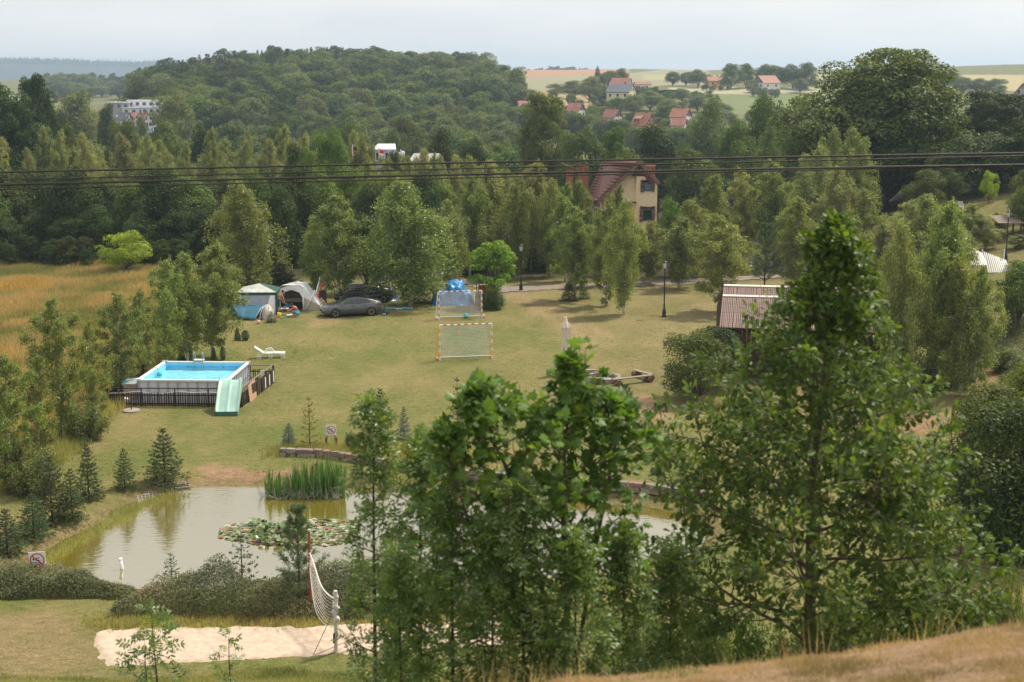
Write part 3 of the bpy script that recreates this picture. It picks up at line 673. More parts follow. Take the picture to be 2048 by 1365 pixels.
def birch(seed, h=10., w=4.6, nleaf=17000, ls=.125, weep=1.0, base=.10, nb=46):
    r = np.random.default_rng(seed); mb = MB(); tr = .012 * h
    zs = np.linspace(0, 1, 9); wob = np.cumsum(r.normal(0, .012 * h, (9, 2)), 0) * zs[:, None]
    tp = [(wob[i, 0], wob[i, 1], zs[i] * h * .97 - (.3 if i == 0 else 0)) for i in range(9)]
    mb.tube(tp, [tr * (1.15 - z_) + .012 for z_ in zs], 6)
    tpa = np.array(tp)
    Cs = []; Ns = []; vs_ = []
    per = nleaf // nb
    for b in range(nb):
        t = base + (1 - base) * ((b + .5) / nb) ** .9
        prof = math.sin(math.pi * min(1, max(0, (t - base * .5) / (1 - base * .5))) ** .80 * .985) ** .78
        L = w * .5 * max(.17, prof) * r.uniform(.5, 1.3)
        p0 = np.array([np.interp(t, zs, tpa[:, k]) for k in range(3)])
        az = b * 2.4 + r.uniform(-.5, .5); ua = r.uniform(.35, .9)
        dirh = np.array([math.cos(az), math.sin(az), 0])
        s = np.linspace(0, 1, 5)
        bp = p0 + dirh * (L * s)[:, None] + np.array([0, 0, 1]) * (L * ua * (s - .55 * s * s * weep))[:, None]
        mb.tube([tuple(q) for q in bp], [tr * .32 * (1 - t * .6), tr * .2, tr * .15, tr * .1, .004], 3, False)
        nt_ = r.integers(7, 12)
        k = max(14, int(per * (L / (w * .5)) * 1.5 / nt_))
        for j in range(nt_):
            u = r.uniform(.05, 1.02); q0 = np.array([np.interp(u, s, bp[:, c]) for c in range(3)])
            tl = r.uniform(.35, 1.0) * (.10 * h) * (.5 + .7 * weep) * (.45 + .55 * prof); sd_ = r.normal(0, .32, 2)
            uu = r.uniform(0, 1, k) ** .8
            up_ = r.uniform(-.1, .35)
            q = q0 + np.stack([sd_[0] * tl * uu + dirh[0] * .25 * tl * uu, sd_[1] * tl * uu + dirh[1] * .25 * tl * uu, tl * (up_ * uu - weep * uu ** 1.6)], -1) + r.normal(0, .021 * h * (.5 + .5 * prof), (k, 3))
            Cs.append(q); Ns.append(unit(r.normal(0, 1, (k, 3)) + dirh * .6 + np.array([0, 0, .4]))); vs_.append(np.clip(r.normal(.5, .2, k) + r.uniform(-.18, .18), 0, 1))
    C = np.concatenate(Cs); N = np.concatenate(Ns); v = np.concatenate(vs_)
    n = len(C)
    Vv, Fq = leaf_quads(C, N, ls * r.uniform(.7, 1.3, n), ls * .72 * r.uniform(.7, 1.3, n), .25, .1, r)
    return (Vv, Fq, np.repeat(v, 4)), mb
def spruce(seed, h=3., w=1.8, whorls=14, nb=9, twigs=12, droop=.25, sparse=1.0, nl=.09, base=.03, upturn=.2, nw=.016, needles=10):
    """needle sprays as thin blades along twigs"""
    r = np.random.default_rng(seed); mb = MB(); tr = .012 * h + .008
    mb.tube([(0, 0, -.15), (0, 0, h * .5), (0, 0, h)], [tr, tr * .6, .004], 6)
    A = []; B = []; vs_ = []
    for i in range(whorls):
        t = base + (1 - base) * (i + r.uniform(-.2, .2)) / whorls; t = min(max(t, base), .985)
        L = w * .5 * (1 - t) ** .85 * 1.05 + .01 * h
        k = max(4, int(nb * r.uniform(.8, 1.2)))
        for j in range(k):
            az = 2 * math.pi * (j + r.uniform(-.3, .3)) / k + i * 1.1; l = L * r.uniform(.7, 1.12)
            d = np.array([math.cos(az), math.sin(az), 0]); el = .55 * t + .05 - droop * (1 - t)
            s = np.linspace(0, 1, 5); bz = l * (el * s + upturn * s * s - droop * .5 * s * (1 - s))
            bp = np.array([0, 0, t * h]) + d * (l * s)[:, None] * .98 + np.array([0, 0, 1]) * bz[:, None]
            mb.tube([tuple(q) for q in bp], [tr * .3 * (1.1 - t), tr * .2, tr * .14, tr * .1, .002], 3, False)
            side = np.array([-d[1], d[0], 0])
            nt_ = max(4, int(twigs * (l / (w * .5)) ** .6))
            for m_ in range(nt_):
                u = r.uniform(.18, 1); q0 = np.array([np.interp(u, s, bp[:, c]) for c in range(3)])
                tl = l * .34 * (1.12 - u) + .02 * h * (1.1 - t)
                td = unit((side * r.choice([-1, 1]) * r.uniform(.5, 1.1) + d * .75 + np.array([0, 0, r.uniform(-.25, .25)]))[None])[0]
                kk = needles; uu = r.uniform(0, 1, kk)
                st = q0 + td * (tl * uu)[:, None]
                nd = unit(td * .75 + r.normal(0, .55, (kk, 3)) + np.array([0, 0, .1]))
                A.append(st); B.append(st + nd * (nl * (1.1 - .75 * t) * r.uniform(.7, 1.4, kk))[:, None]); vs_.append(np.clip(r.normal(.35 + .4 * u, .18, kk), 0, 1))
    A = np.concatenate(A); B = np.concatenate(B); v = np.concatenate(vs_)
    sd_ = unit(np.cross(B - A, r.normal(size=A.shape))) * nw
    Vv = np.stack([A - sd_ * .6, A + sd_ * .6, (A + B) / 2 + sd_, B], 1)
    Vv = np.stack([A, (A + B) / 2 + sd_, B, (A + B) / 2 - sd_], 1)
    return (Vv.reshape(-1, 3), np.arange(len(A) * 4).reshape(-1, 4), np.repeat(v, 4)), mb
def pine(seed, h=3., w=1.6, nl=.16, dens=1.0, nw=.008):
    r = np.random.default_rng(seed); mb = MB(); tr = .012 * h + .008
    mb.tube([(0, 0, -.15), (0, 0, h * .5), (0, 0, h * .96)], [tr, tr * .7, .006], 6)
    A = []; B = []; vs_ = []
    def tuft(p, d, L, k):
        uu = r.uniform(0, 1, k); st = p + d * (L * uu)[:, None]; nd = unit(d * .7 + r.normal(0, .5, (k, 3)))
        A.append(st); B.append(st + nd * (nl * r.uniform(.7, 1.2, k))[:, None]); vs_.append(np.clip(r.normal(.45, .2, k), 0, 1))
    nwh = 7
    for i in range(nwh):
        t = .12 + .84 * i / (nwh - 1); L = w * .5 * (1 - t) ** .7 + .08 * h
        for j in range(6):
            az = 2 * math.pi * j / 6 + i + r.uniform(-.3, .3); d = np.array([math.cos(az), math.sin(az), .45 + .5 * t]); d = d / np.linalg.norm(d); l = L * r.uniform(.7, 1.1)
            p0 = np.array([0, 0, t * h]); e = p0 + d * l + np.array([0, 0, .15 * l])
            mb.tube([tuple(p0), tuple(e)], [tr * .3, .005], 4, False)
            tuft(p0 + (e - p0) * .35, unit((e - p0)[None])[0], l * .75, int(60 * dens))
            for q in range(4):
                b0 = p0 + (e - p0) * r.uniform(.35, .95); dd = unit((d + r.normal(0, .5, 3) + np.array([0, 0, .3]))[None])[0]
                tuft(b0, dd, l * .35, int(36 * dens))
    tuft(np.array([0, 0, h * .75]), np.array([0, 0, 1.]), h * .25, int(90 * dens))
    A = np.concatenate(A); B = np.concatenate(B); v = np.concatenate(vs_); sd_ = unit(np.cross(B - A, r.normal(size=A.shape))) * nw
    Vv = np.stack([A, (A + B) / 2 + sd_, B, (A + B) / 2 - sd_], 1)
    return (Vv.reshape(-1, 3), np.arange(len(A) * 4).reshape(-1, 4), np.repeat(v, 4)), mb
def thuja(seed, h=1.6, w=.6, n=3500, ls=.07, cone=True):
    r = np.random.default_rng(seed); t = r.uniform(0, 1, n) ** 1.2; az = r.uniform(0, 6.283, n)
    rad = w * .5 * (np.sin(np.pi * (t * .93 + .07)) ** .55 if not cone else (1 - t) ** .6 * np.clip(t * 12 + .4, 0, 1)) * r.uniform(.6, 1.03, n) ** .5 * (1 + .15 * np.sin(az * 5 + t * 9))
    C = np.stack([rad * np.cos(az), rad * np.sin(az), t * h + .02], -1)
    N = np.stack([np.cos(az), np.sin(az), r.uniform(-.2, .6, n)], -1) + r.normal(0, .4, (n, 3))
    Vv, Fq = leaf_quads(C, N, ls * r.uniform(.7, 1.4, n), ls * .5, -.0, .1, r)
    mb = MB(); mb.tube([(0, 0, -.1), (0, 0, h * .8)], [.03, .006], 5)
    return (Vv, Fq, np.repeat(np.clip(r.normal(.5, .25, n), 0, 1), 4)), mb
def shrub(seed, h=1.5, w=2., n=5000, ls=.07, nstem=26, lw=.5, upright=.5):
    """many-stemmed bush"""
    r = np.random.default_rng(seed); mb = MB(); Cs = []; Ns = []
    per = n // nstem
    for i in range(nstem):
        az = r.uniform(0, 6.283); rr = w * .5 * math.sqrt(r.uniform(.02, 1)); hh = h * r.uniform(.6, 1.05) * (1 - .45 * (rr / (w * .5)) ** 2)
        e = np.array([rr * math.cos(az), rr * math.sin(az), hh]); s0 = np.array([e[0] * .45, e[1] * .45, -.05]); m_ = (s0 + e) / 2 + np.array([0, 0, hh * .1])
        mb.tube([tuple(s0), tuple(m_), tuple(e)], [.012, .008, .003], 4, False)
        u = r.uniform(.02, 1.0, per) ** .8
        P_ = s0 * ((1 - u) ** 2)[:, None] + m_ * (2 * u * (1 - u))[:, None] + e * (u ** 2)[:, None]
        Cs.append(P_ + r.normal(0, w * .055, (per, 3))); Ns.append(unit(r.normal(0, .8, (per, 3)) + np.array([math.cos(az) * .4, math.sin(az) * .4, .6])))
    C = np.concatenate(Cs); C[:, 2] = np.maximum(C[:, 2], .02); N = np.concatenate(Ns); k = len(C)
    Vv, Fq = leaf_quads(C, N, ls * r.uniform(.7, 1.3, k), ls * lw, .0, .12, r)
    return (Vv, Fq, np.repeat(np.clip(r.normal(.5, .24, k), 0, 1), 4)), mb
# prototypes: {kind: [(crown_mesh, trunk_mesh, h, w)]}
PROTO = {}
def add_proto(kind, gen, leaf, bark, h, w):
    (Vv, Fq, v), mb = gen
    PROTO.setdefault(kind, []).append((np_mesh(kind + '_crown', Vv, Fq, leaf, v=v), mb.mesh(kind + '_trunk', bark, True), h, w))
def alias(kind, src, leaf):
    for c, t, h, w in PROTO[src]:
        c2 = c.copy(); c2.materials.clear(); c2.materials.append(M[leaf]); PROTO.setdefault(kind, []).append((c2, t, h, w))
for i in range(4): add_proto('birch', birch(10 + i, 10, 4.6, 20000, .155, [1, .8, .6, 1.1][i]), 'birch_leaf', 'birch_bark', 10, 4.6)
for i in range(2): add_proto('weeping_birch', birch(30 + i, 10, 5, 24000, .155, 1.5), 'birch_leaf', 'birch_bark', 10, 5)
for i in range(2): add_proto('young_birch', birch(40 + i, 6, 3.2, 16000, .10, .55, .04, 40), 'birch_leaf', 'birch_bark', 6, 3.2)
alias('dry_birch', 'birch', 'birch_dry')
for i in range(4): add_proto('broadleaf', broadleaf(50 + i, 10, 8, 80, 14000, .26, [.06, .10, .05, .08][i]), 'mid_leaf', 'bark', 10, 8)
alias('dark_tree', 'broadleaf', 'dark_leaf'); alias('grey_tree', 'broadleaf', 'grey_leaf'); alias('bright_tree', 'broadleaf', 'bright_leaf')
for i in range(2): add_proto('big_oak', broadleaf(70 + i, 20, 16, 200, 42000, .34, .06, .7, .34, (.07, .13)), 'mid_leaf', 'bark', 20, 16)
alias('big_dark', 'big_oak', 'dark_leaf')
add_proto('lime_bush', broadleaf(80, 4, 5, 60, 9000, .15, .1, .8, .25, (.12, .2)), 'lime_leaf', 'bark', 4, 5)
add_proto('sumac', broadleaf(81, 5, 4, 46, 7000, .17, .16, .6, .32, (.1, .18)), 'sumac_leaf', 'bark', 5, 4)
for i in range(3): add_proto('spruce', spruce(90 + i, 3, 1.9, 15, 9, 11), 'spruce', 'twig', 3, 1.9)
add_proto('thin_spruce', spruce(95, 2, 1.3, 9, 5, 7, .05, nl=.07, needles=9), 'spruce', 'twig', 2, 1.3)
add_proto('thin_spruce', spruce(96, 2, 1.3, 8, 5, 6, .0, nl=.07, needles=9, upturn=.35), 'spruce', 'twig', 2, 1.3)
for i in range(2): add_proto('spruce_tree', spruce(97 + i, 9, 4.2, 22, 9, 14, .3, nl=.32, nw=.05, needles=9), 'spruce', 'bark', 9, 4.2)
alias('blue_spruce', 'spruce', 'blue_spruce'); alias('larch', 'thin_spruce', 'larch'); alias('blue_spruce_tree', 'spruce_tree', 'blue_spruce')
for i in range(2): add_proto('pine', pine(100 + i), 'pine', 'bark', 3, 1.6)
add_proto('thuja', thuja(110), 'thuja', 'twig', 1.6, .6)
add_proto('thuja', thuja(111, 1.6, .7, 3500, .07, False), 'thuja', 'twig', 1.6, .7)
for i in range(3): add_proto('shrub', shrub(120 + i, 1.5, 2., 9500, .075), 'shrub_leaf', 'twig', 1.5, 2.)
alias('dark_shrub', 'shrub', 'thuja')
NAMES = {'birch': 'birch_tree', 'weeping_birch': 'birch_tree', 'young_birch': 'birch_tree', 'dry_birch': 'birch_tree', 'broadleaf': 'broadleaf_tree', 'dark_tree': 'broadleaf_tree', 'grey_tree': 'broadleaf_tree', 'bright_tree': 'broadleaf_tree',
         'big_oak': 'oak_tree', 'big_dark': 'broadleaf_tree', 'lime_bush': 'lime_green_tree', 'sumac': 'sumac_tree', 'spruce': 'spruce_tree', 'thin_spruce': 'spruce_sapling', 'spruce_tree': 'spruce_tree', 'blue_spruce': 'spruce_tree',
         'blue_spruce_tree': 'spruce_tree', 'larch': 'larch_sapling', 'pine': 'pine_tree', 'thuja': 'thuja_shrub', 'shrub': 'leafy_shrub', 'dark_shrub': 'leafy_shrub'}
CATS = {'thuja': 'shrub', 'shrub': 'shrub', 'dark_shrub': 'shrub'}
_cnt = {}
def tree_at(kind, x, y, h, w, label, group=None, var=None, rz=None, z=None):
    pr = PROTO[kind]; k = _cnt.get(kind, 0); _cnt[kind] = k + 1
    c, t, ph, pw = pr[(k if var is None else var) % len(pr)]
    e = thing(NAMES[kind], label, CATS.get(kind, 'tree'), (x, y, h1(x, y) if z is None else z), rng.uniform(0, 6.28) if rz is None else rz, group)
    e.scale = (w / pw, w / pw, h / ph)
    part = 'foliage' if kind in CATS else 'crown'
    mobj('stem' if kind in CATS else 'trunk', t, e); mobj(part, c, e)
    return e
def tree(kind, px, base, top, wpx, label, group=None, D=None, **k):
    """base: pixel row of the foot on the ground (or give the distance D), top: pixel row of the tip, wpx: crown width in pixels"""
    if D is None:
        p = GT(px, base)
    else:
        q = PY(px, 600, D); p = Vector((q.x, D, h1(q.x, D)))
    tp = PY(px, top, p.y); h = max(.4, tp.z - p.z)
    w = wpx / F * (p - Vector((0, 0, CAMZ))).length
    if 'birch' in kind: w *= .86 * rng.uniform(.82, 1.15)
    return tree_at(kind, p.x, p.y, h, w, label, group, **k)
# ---------------------------------------------------------------- single trees of the middle ground
T = tree
ORD = ['first', 'second', 'third', 'fourth', 'fifth', 'sixth', 'seventh', 'eighth', 'ninth', 'tenth', 'eleventh', 'twelfth', 'thirteenth', 'fourteenth', 'fifteenth', 'sixteenth', 'seventeenth', 'eighteenth', 'nineteenth', 'twentieth']
# birches between meadow and pool
g = 'birches between the orange meadow and the pool'
T('young_birch', 22, 985, 705, 135, 'bushy birch at the left picture edge above the mown strip', g)
T('young_birch', 80, 925, 705, 95, 'low birch sapling between the edge birch and the tall meadow birch', g)
T('young_birch', 130, 885, 590, 150, 'birch with a pale stem in front of the meadow, left of the pump box', g)
T('young_birch', 190, 850, 640, 110, 'birch behind the left end of the pool fence', g)
T('young_birch', 238, 800, 585, 120, 'birch standing just left of the beige pump box', g)
T('young_birch', 285, 762, 575, 110, 'slender twin-stem birch behind the left pool edge', g)
T('young_birch', 335, 745, 515, 110, 'birch behind the back left corner of the pool', g)
T('birch', 376, 727, 500, 105, 'birch with a white lower stem beside the pool ladder', g)
T('birch', 425, 715, 482, 125, 'broad birch between the pool and the camping tents', g)
T('shrub', 60, 985, 890, 130, 'leafy bush at the foot of the birches on the left picture edge')
T('shrub', 165, 880, 800, 100, 'leafy bush between the meadow birches and the pool fence')
T('spruce', 250, 790, 700, 70, 'dark young spruce hidden behind the beige pump box')
# camp and parking
T('weeping_birch', 498, 592, 348, 138, 'tall weeping birch standing behind the gazebo', D=112)
T('birch', 677, 607, 385, 135, 'birch with a white stem directly behind the grey car')
T('birch', 632, 592, 440, 70, 'thin birch between the white tent and the parked cars', D=114)
T('dark_tree', 735, 590, 420, 90, 'dark leafy tree behind the black heap of tarpaulin', D=116)
T('bright_tree', 758, 590, 440, 55, 'fresh green leafy tree left of the large drooping birch', D=113)
T('weeping_birch', 822, 612, 350, 190, 'large drooping birch between the grey car and the blue tarpaulin heap')
T('spruce', 838, 605, 545, 60, 'dark young spruce left of the blue tarpaulin heap')
T('spruce_tree', 565, 575, 520, 90, 'dark spruce between the gazebo and the white tent', D=115)
T('sumac', 990, 612, 485, 96, 'bright green sumac right of the blue tarpaulin heap')
T('dark_shrub', 985, 620, 575, 52, 'dark bush at the foot of the bright green sumac')
T('spruce', 543, 645, 622, 26, 'small conifer beside the standing bather')
T('thuja', 475, 681, 655, 14, 'taller of the two thujas on the lawn left of the sun lounger')
T('thuja', 491, 681, 661, 16, 'shorter of the two thujas on the lawn left of the sun lounger')
g = 'small thujas behind the pool'
T('thuja', 363, 721, 695, 16, 'reddish topped thuja left of the pool ladder', g)
T('thuja', 379, 722, 698, 10, 'slim thuja beside the white birch stem at the pool', g)
T('thuja', 428, 720, 695, 11, 'thuja right of the pool ladder below the broad birch', g)
T('thuja', 446, 721, 693, 11, 'rightmost thuja behind the pool', g)
# centre behind the lawn
g = 'birches forming the dark wall behind the lawn'
for i, (p, t, w, d, k) in enumerate([(905, 395, 95, 121, 'weeping_birch'), (940, 350, 95, 126, 'birch'), (985, 315, 100, 130, 'dry_birch'), (1030, 345, 90, 124, 'weeping_birch'), (1062, 318, 95, 129, 'dry_birch'), (1100, 350, 90, 125, 'weeping_birch'), (1130, 385, 80, 122, 'birch')]):
    T(k, p, 0, t, w, ['birch left of the two trunks, behind the sumac', 'birch above the sumac in the wall of trees', 'tallest yellowish birch of the wall behind the lawn', 'birch just behind the shaded lamp post', 'yellow-tipped birch above the shaded lamp post', 'birch below the brick chimneys of the yellow house', 'birch left of the red roof slope'][i], g, D=d)
for i, p in enumerate([930, 1000, 1065, 1125]):
    T('spruce_tree', p, 0, [470, 455, 480, 470][i], 70, ORD[i] + ' dark conifer from the left in the shade behind the gravel road', 'conifers in the shade behind the gravel road', D=128 + i)
T('birch', 1150, 600, 408, 92, 'birch with three white stems left of the dark multi-stem tree')
T('spruce', 1138, 602, 562, 42, 'low dark conifer left of the three-stemmed birch')
T('spruce', 1167, 598, 568, 30, 'low dark conifer right of the three-stemmed birch')
T('young_birch', 1213, 612, 385, 100, 'dark multi-stem tree between the three-stemmed and the single birch')
T('birch', 1247, 630, 395, 84, 'birch with a straight white stem left of the tall lamp post')
T('birch', 1358, 578, 430, 110, 'birch behind the tall black lamp post')
T('bright_tree', 1345, 0, 402, 70, 'fresh green tree in front of the yellow gable', D=126)
T('birch', 1300, 0, 440, 80, 'birch below the lower gable window of the yellow house', D=121)
T('birch', 1440, 625, 425, 125, 'birch left of the brown shed roof')
T('birch', 1390, 0, 395, 90, 'birch between the lamp post and the shed, second row', D=125)
T('pine', 1528, 0, 455, 60, 'dark pine behind the left end of the shed', D=118)
g = 'birches in front of the yellow house'
for i, (p, t, w, d) in enumerate([(1195, 415, 80, 119), (1232, 365, 60, 127), (1268, 445, 60, 122), (1163, 356, 70, 131), (1138, 362, 60, 131)]):
    T('birch', p, 0, t, w, ['birch covering the lower edge of the red roof', 'slim birch in front of the yellow wall', 'birch below the gutter of the yellow house', 'birch hiding the right brick chimney of the pair', 'birch hiding the foot of the leftmost brick chimney'][i], g, D=d)
# right hand wood
g = 'birches behind and right of the shed'
labs = ['grey-green birch right of the yellow gable', 'birch just left of the shed ridge, behind', 'birch standing behind the shed ridge', 'tall pale birch left of the great oak', 'slim pointed birch below the great oak', 'birch right of the shed roof', 'birch behind the top of the young oak', 'pale birch below the lawn clearing', 'birch right of the shed at its back corner', 'low birch in front of the great oak', 'birch at the left edge of the clearing', 'broad pale birch right of the clearing', 'birch left of the white sheeting', 'birch beside the white sheeting', 'birch below the plank canopy at the right edge']
for i, (p, t, w, d, k) in enumerate([(1420, 345, 95, 128, 'birch'), (1478, 335, 90, 134, 'dry_birch'), (1540, 318, 110, 132, 'birch'), (1610, 285, 110, 138, 'dry_birch'), (1708, 250, 90, 140, 'birch'), (1590, 390, 100, 118, 'birch'), (1660, 330, 110, 130, 'dry_birch'), (1730, 375, 90, 120, 'birch'), (1690, 430, 90, 108, 'birch'), (1640, 250, 80, 145, 'birch'), (1770, 445, 90, 112, 'dry_birch'), (1850, 385, 130, 108, 'birch'), (1900, 440, 90, 112, 'dry_birch'), (1965, 425, 70, 124, 'dry_birch'), (2030, 470, 60, 122, 'young_birch')]):
    T(k, p, 0, t, w, labs[i], g, D=d)
g = 'birches in a row right of the shed'
for i, (p, b_, t, w, k, l) in enumerate([(1800, 790, 430, 110, 'weeping_birch', 'birch directly right of the young oak, at the left end of the row'), (1865, 778, 395, 150, 'birch', 'tall birch with a thin white stem in the middle of the row'), (1920, 790, 500, 110, 'weeping_birch', 'birch beside the red-earth footpath, second from its end'), (1948, 792, 530, 95, 'birch', 'white-stemmed birch at the fork of the red-earth footpath'), (1895, 740, 420, 120, 'birch', 'birch standing behind the middle of the row')]):
    T(k, p, b_, t, w, l, g)
T('dark_shrub', 1880, 770, 715, 150, 'dark undergrowth bush below the birch row')
T('broadleaf', 2035, 655, 520, 90, 'leafy tree above the grassy embankment at the right edge')
T('broadleaf', 2040, 0, 375, 80, 'dark leafy tree behind the right lantern', D=128)
T('spruce', 2020, 665, 600, 60, 'dark spruce at the top of the right embankment')
T('shrub', 2010, 745, 690, 90, 'grey-green bush on the right embankment')
# clearing at the upper right
T('broadleaf', 1840, 0, 340, 70, 'round shrub-like tree on the clearing below the great oak', D=146)
T('dark_tree', 1885, 0, 335, 60, 'dark round tree on the clearing beside the white chair', D=148)
T('lime_bush', 1965, 0, 350, 35, 'yellow-green bush right of the white chair on the clearing', D=146)
T('big_oak', 1752, 0, 80, 325, 'great dark oak rising above the horizon at the upper right', D=165, var=0)
g = 'dark trees right of the great oak'
for i, (p, t, w, d) in enumerate([(1895, 225, 130, 172), (1950, 195, 140, 176), (2020, 180, 150, 170), (2075, 200, 160, 160), (1850, 290, 120, 178), (1990, 285, 130, 158)]):
    T('big_dark', p, 0, t, w, ['dark tree touching the right side of the great oak', 'dark tree second to the right of the great oak', 'tall dark tree near the right picture edge', 'dark tree cut by the right picture edge', 'dark low tree under the right side of the great oak', 'dark tree with a rounded crown in front of the tall edge tree'][i], g, D=d)
g = 'trees filling the slope at the right edge'
for p, t, w, d, k, l in [(1700, 165, 170, 172, 'big_dark', 'dark crown behind the left side of the great oak'), (1800, 150, 170, 174, 'big_dark', 'dark crown behind the right side of the great oak'), (1760, 250, 190, 168, 'big_dark', 'dark low crown under the great oak'), (1905, 275, 120, 154, 'dark_tree', 'dark tree behind the white chair, left'), (1955, 268, 120, 156, 'dark_tree', 'dark tree behind the white chair, right'), (2010, 262, 130, 152, 'dark_tree', 'dark tree above the red chair'), (2050, 250, 120, 150, 'big_dark', 'dark tree at the right edge above the red chair'), (2045, 335, 70, 134, 'broadleaf', 'leafy tree right of the red chair'), (1930, 405, 90, 124, 'dry_birch', 'pale birch below the white chair'), (1990, 425, 60, 129, 'dry_birch', 'pale birch left of the red chair'), (1890, 400, 100, 118, 'birch', 'birch above the middle of the birch row'), (1915, 480, 80, 114, 'birch', 'birch just left of the white slatted screens'), (2035, 520, 80, 112, 'young_birch', 'young birch below the right lamp post'), (1990, 560, 80, 104, 'young_birch', 'young birch below the white slatted screens'), (1810, 400, 100, 124, 'dry_birch', 'pale birch at the lower edge of the clearing')]:
    T(k, p, 0, t, w, l, g, D=d)
# dark wood behind the meadow
T('lime_bush', 253, 545, 473, 97, 'bright lime-green round tree at the top of the meadow')
g = 'dark trees behind the meadow'
for i in range(15):
    p = -20 + i * 44 + rng.uniform(-10, 10); t = [345, 352, 340, 360, 338, 350, 362, 348, 336, 355, 372, 350, 335, 345, 352][i]
    T('dark_tree' if i % 3 else 'broadleaf', p, 0, t, 95 + rng.uniform(-12, 25), ORD[i] + ' tall dark tree from the left in the wood edge behind the meadow', g, D=140 + (i % 4) * 5)
for i in range(11):
    T('dark_tree', -10 + i * 52, 0, 425 + rng.uniform(-20, 25), 85, ORD[i] + ' low dark tree from the left at the foot of the wood behind the meadow', 'low dark trees behind the meadow', D=137 + (i % 3))
T('grey_tree', 285, 0, 412, 55, 'silvery grey-green tree in the wood edge above the lime-green tree', D=137.5)
g = 'trees of the shaded wood behind the camp'
for i, (p, t, k) in enumerate([(560, 380, 'dark_tree'), (600, 330, 'dark_tree'), (650, 345, 'broadleaf'), (700, 335, 'broadleaf'), (740, 355, 'dark_tree'), (790, 350, 'broadleaf'), (840, 345, 'dark_tree'), (885, 360, 'broadleaf'), (930, 400, 'dark_tree'), (620, 440, 'dark_tree'), (700, 430, 'dark_tree'), (780, 440, 'dark_tree'), (860, 430, 'dark_tree')]):
    T(k, p, 0, t, 90, (ORD[i] + ' tall tree from the left in the shaded wood behind the camp') if i < 9 else (ORD[i - 9] + ' low shaded tree from the left behind tent and cars'), g, D=131 + (i % 4) * 4)
# yellowish birches further back, left
g = 'yellowish birches behind the dark wood'
for i in range(19):
    p = 20 + i * 40 + rng.uniform(-12, 12)
    T('dry_birch', p, 0, 262 + 18 * math.sin(i * 1.7) + rng.uniform(-10, 18), 62 + rng.uniform(-8, 16), ORD[i] + ' yellowish birch from the left in the pale row behind the dark wood', g, D=172 + (i % 3) * 9)
for i in range(9):
    p = 740 + i * 34
    T('dry_birch' if i % 2 else 'birch', p, 0, 318 - 22 * math.sin(i * .5) + rng.uniform(-8, 8), 60, ORD[i] + ' pale birch from the left in the row behind the birch wall', 'pale birches behind the birch wall', D=150 + (i % 3) * 9)
T('dark_tree', 598, 0, 292, 60, 'very dark round tree among the yellowish birches', D=160)
T('bright_tree', 668, 0, 262, 75, 'fresh green round tree among the yellowish birches', D=166)
T('bright_tree', 620, 0, 300, 60, 'fresh green tree in front of the round green tree', D=158)
# big trees further back
T('big_dark', 15, 0, 150, 165, 'big dark tree cut by the left picture edge', D=195)
T('big_dark', 92, 0, 172, 95, 'big dark tree right of the edge tree, below the far hills', D=200)
T('broadleaf', 150, 0, 250, 60, 'leafy tree at the foot of the big dark trees', D=190)
T('big_oak', 1085, 0, 205, 118, 'dark round oak in front of the village fields', D=215)
T('broadleaf', 1165, 0, 262, 100, 'green tree right of the dark round oak', D=205)
T('broadleaf', 1225, 0, 258, 80, 'green tree between the oaks below the village', D=210)
T('dark_tree', 1312, 0, 238, 112, 'dark umbrella-shaped tree below the orange village house', D=208)
T('broadleaf', 1252, 0, 300, 90, 'leafy tree behind the brick chimney of the yellow house', D=180)
T('broadleaf', 1385, 0, 300, 100, 'leafy tree right of the umbrella-shaped tree', D=185)
T('grey_tree', 1405, 0, 202, 85, 'greyish tree left of the tall yellow-green tree', D=255)
T('broadleaf', 1513, 0, 194, 90, 'tall yellow-green tree in front of the pale fields', D=215)
T('broadleaf', 1462, 0, 245, 90, 'leafy tree at the foot of the tall yellow-green tree', D=205)
T('birch', 1530, 0, 230, 60, 'birch in front of the tall yellow-green tree', D=190)
T('broadleaf', 1575, 0, 262, 70, 'leafy tree below the blue spruce', D=195)
T('blue_spruce_tree', 1588, 0, 199, 30, 'blue spruce standing beside the rightmost red roof', D=330)
T('dark_tree', 882, 0, 263, 78, 'dark round tree behind the pale birches, left of the dark oak', D=205)
T('dark_tree', 950, 0, 280, 70, 'dark tree between the pale birches and the dark round oak', D=200)
g = 'large trees in the valley left of the wooded hill'
for p, t, w, d, k, l in [(365, 188, 78, 330, 'grey_tree', 'pale round tree right of the white houses'), (175, 185, 95, 330, 'grey_tree', 'broad tree left of the white houses'), (232, 212, 42, 310, 'dark_tree', 'dark tree in front of the white houses'), (140, 215, 60, 320, 'dark_tree', 'dark tree behind the big edge trees'), (470, 235, 80, 320, 'grey_tree', 'pale tree at the foot of the wooded hill'), (345, 248, 70, 240, 'broadleaf', 'yellow-green tree right of the brick gable house'), (420, 262, 80, 235, 'dark_tree', 'dark low tree right of the brick gable house'), (265, 245, 70, 240, 'broadleaf', 'yellow-green tree left of the brick gable house'), (565, 250, 75, 235, 'broadleaf', 'yellow-green tree at the valley bottom'), (508, 252, 26, 250, 'birch', 'slim silvery tree at the valley bottom'), (710, 218, 70, 340, 'grey_tree', 'pale tree in front of the wooded hill'), (820, 222, 80, 330, 'broadleaf', 'dark crown in front of the wooded hill, right half'), (700, 250, 70, 250, 'broadleaf', 'tree behind the flagpoles'), (790, 262, 60, 250, 'grey_tree', 'tree behind the white flat hall')]:
    T(k, p, 0, t, w, l, g, D=d)
g = 'trees hiding the foot of the valley houses'
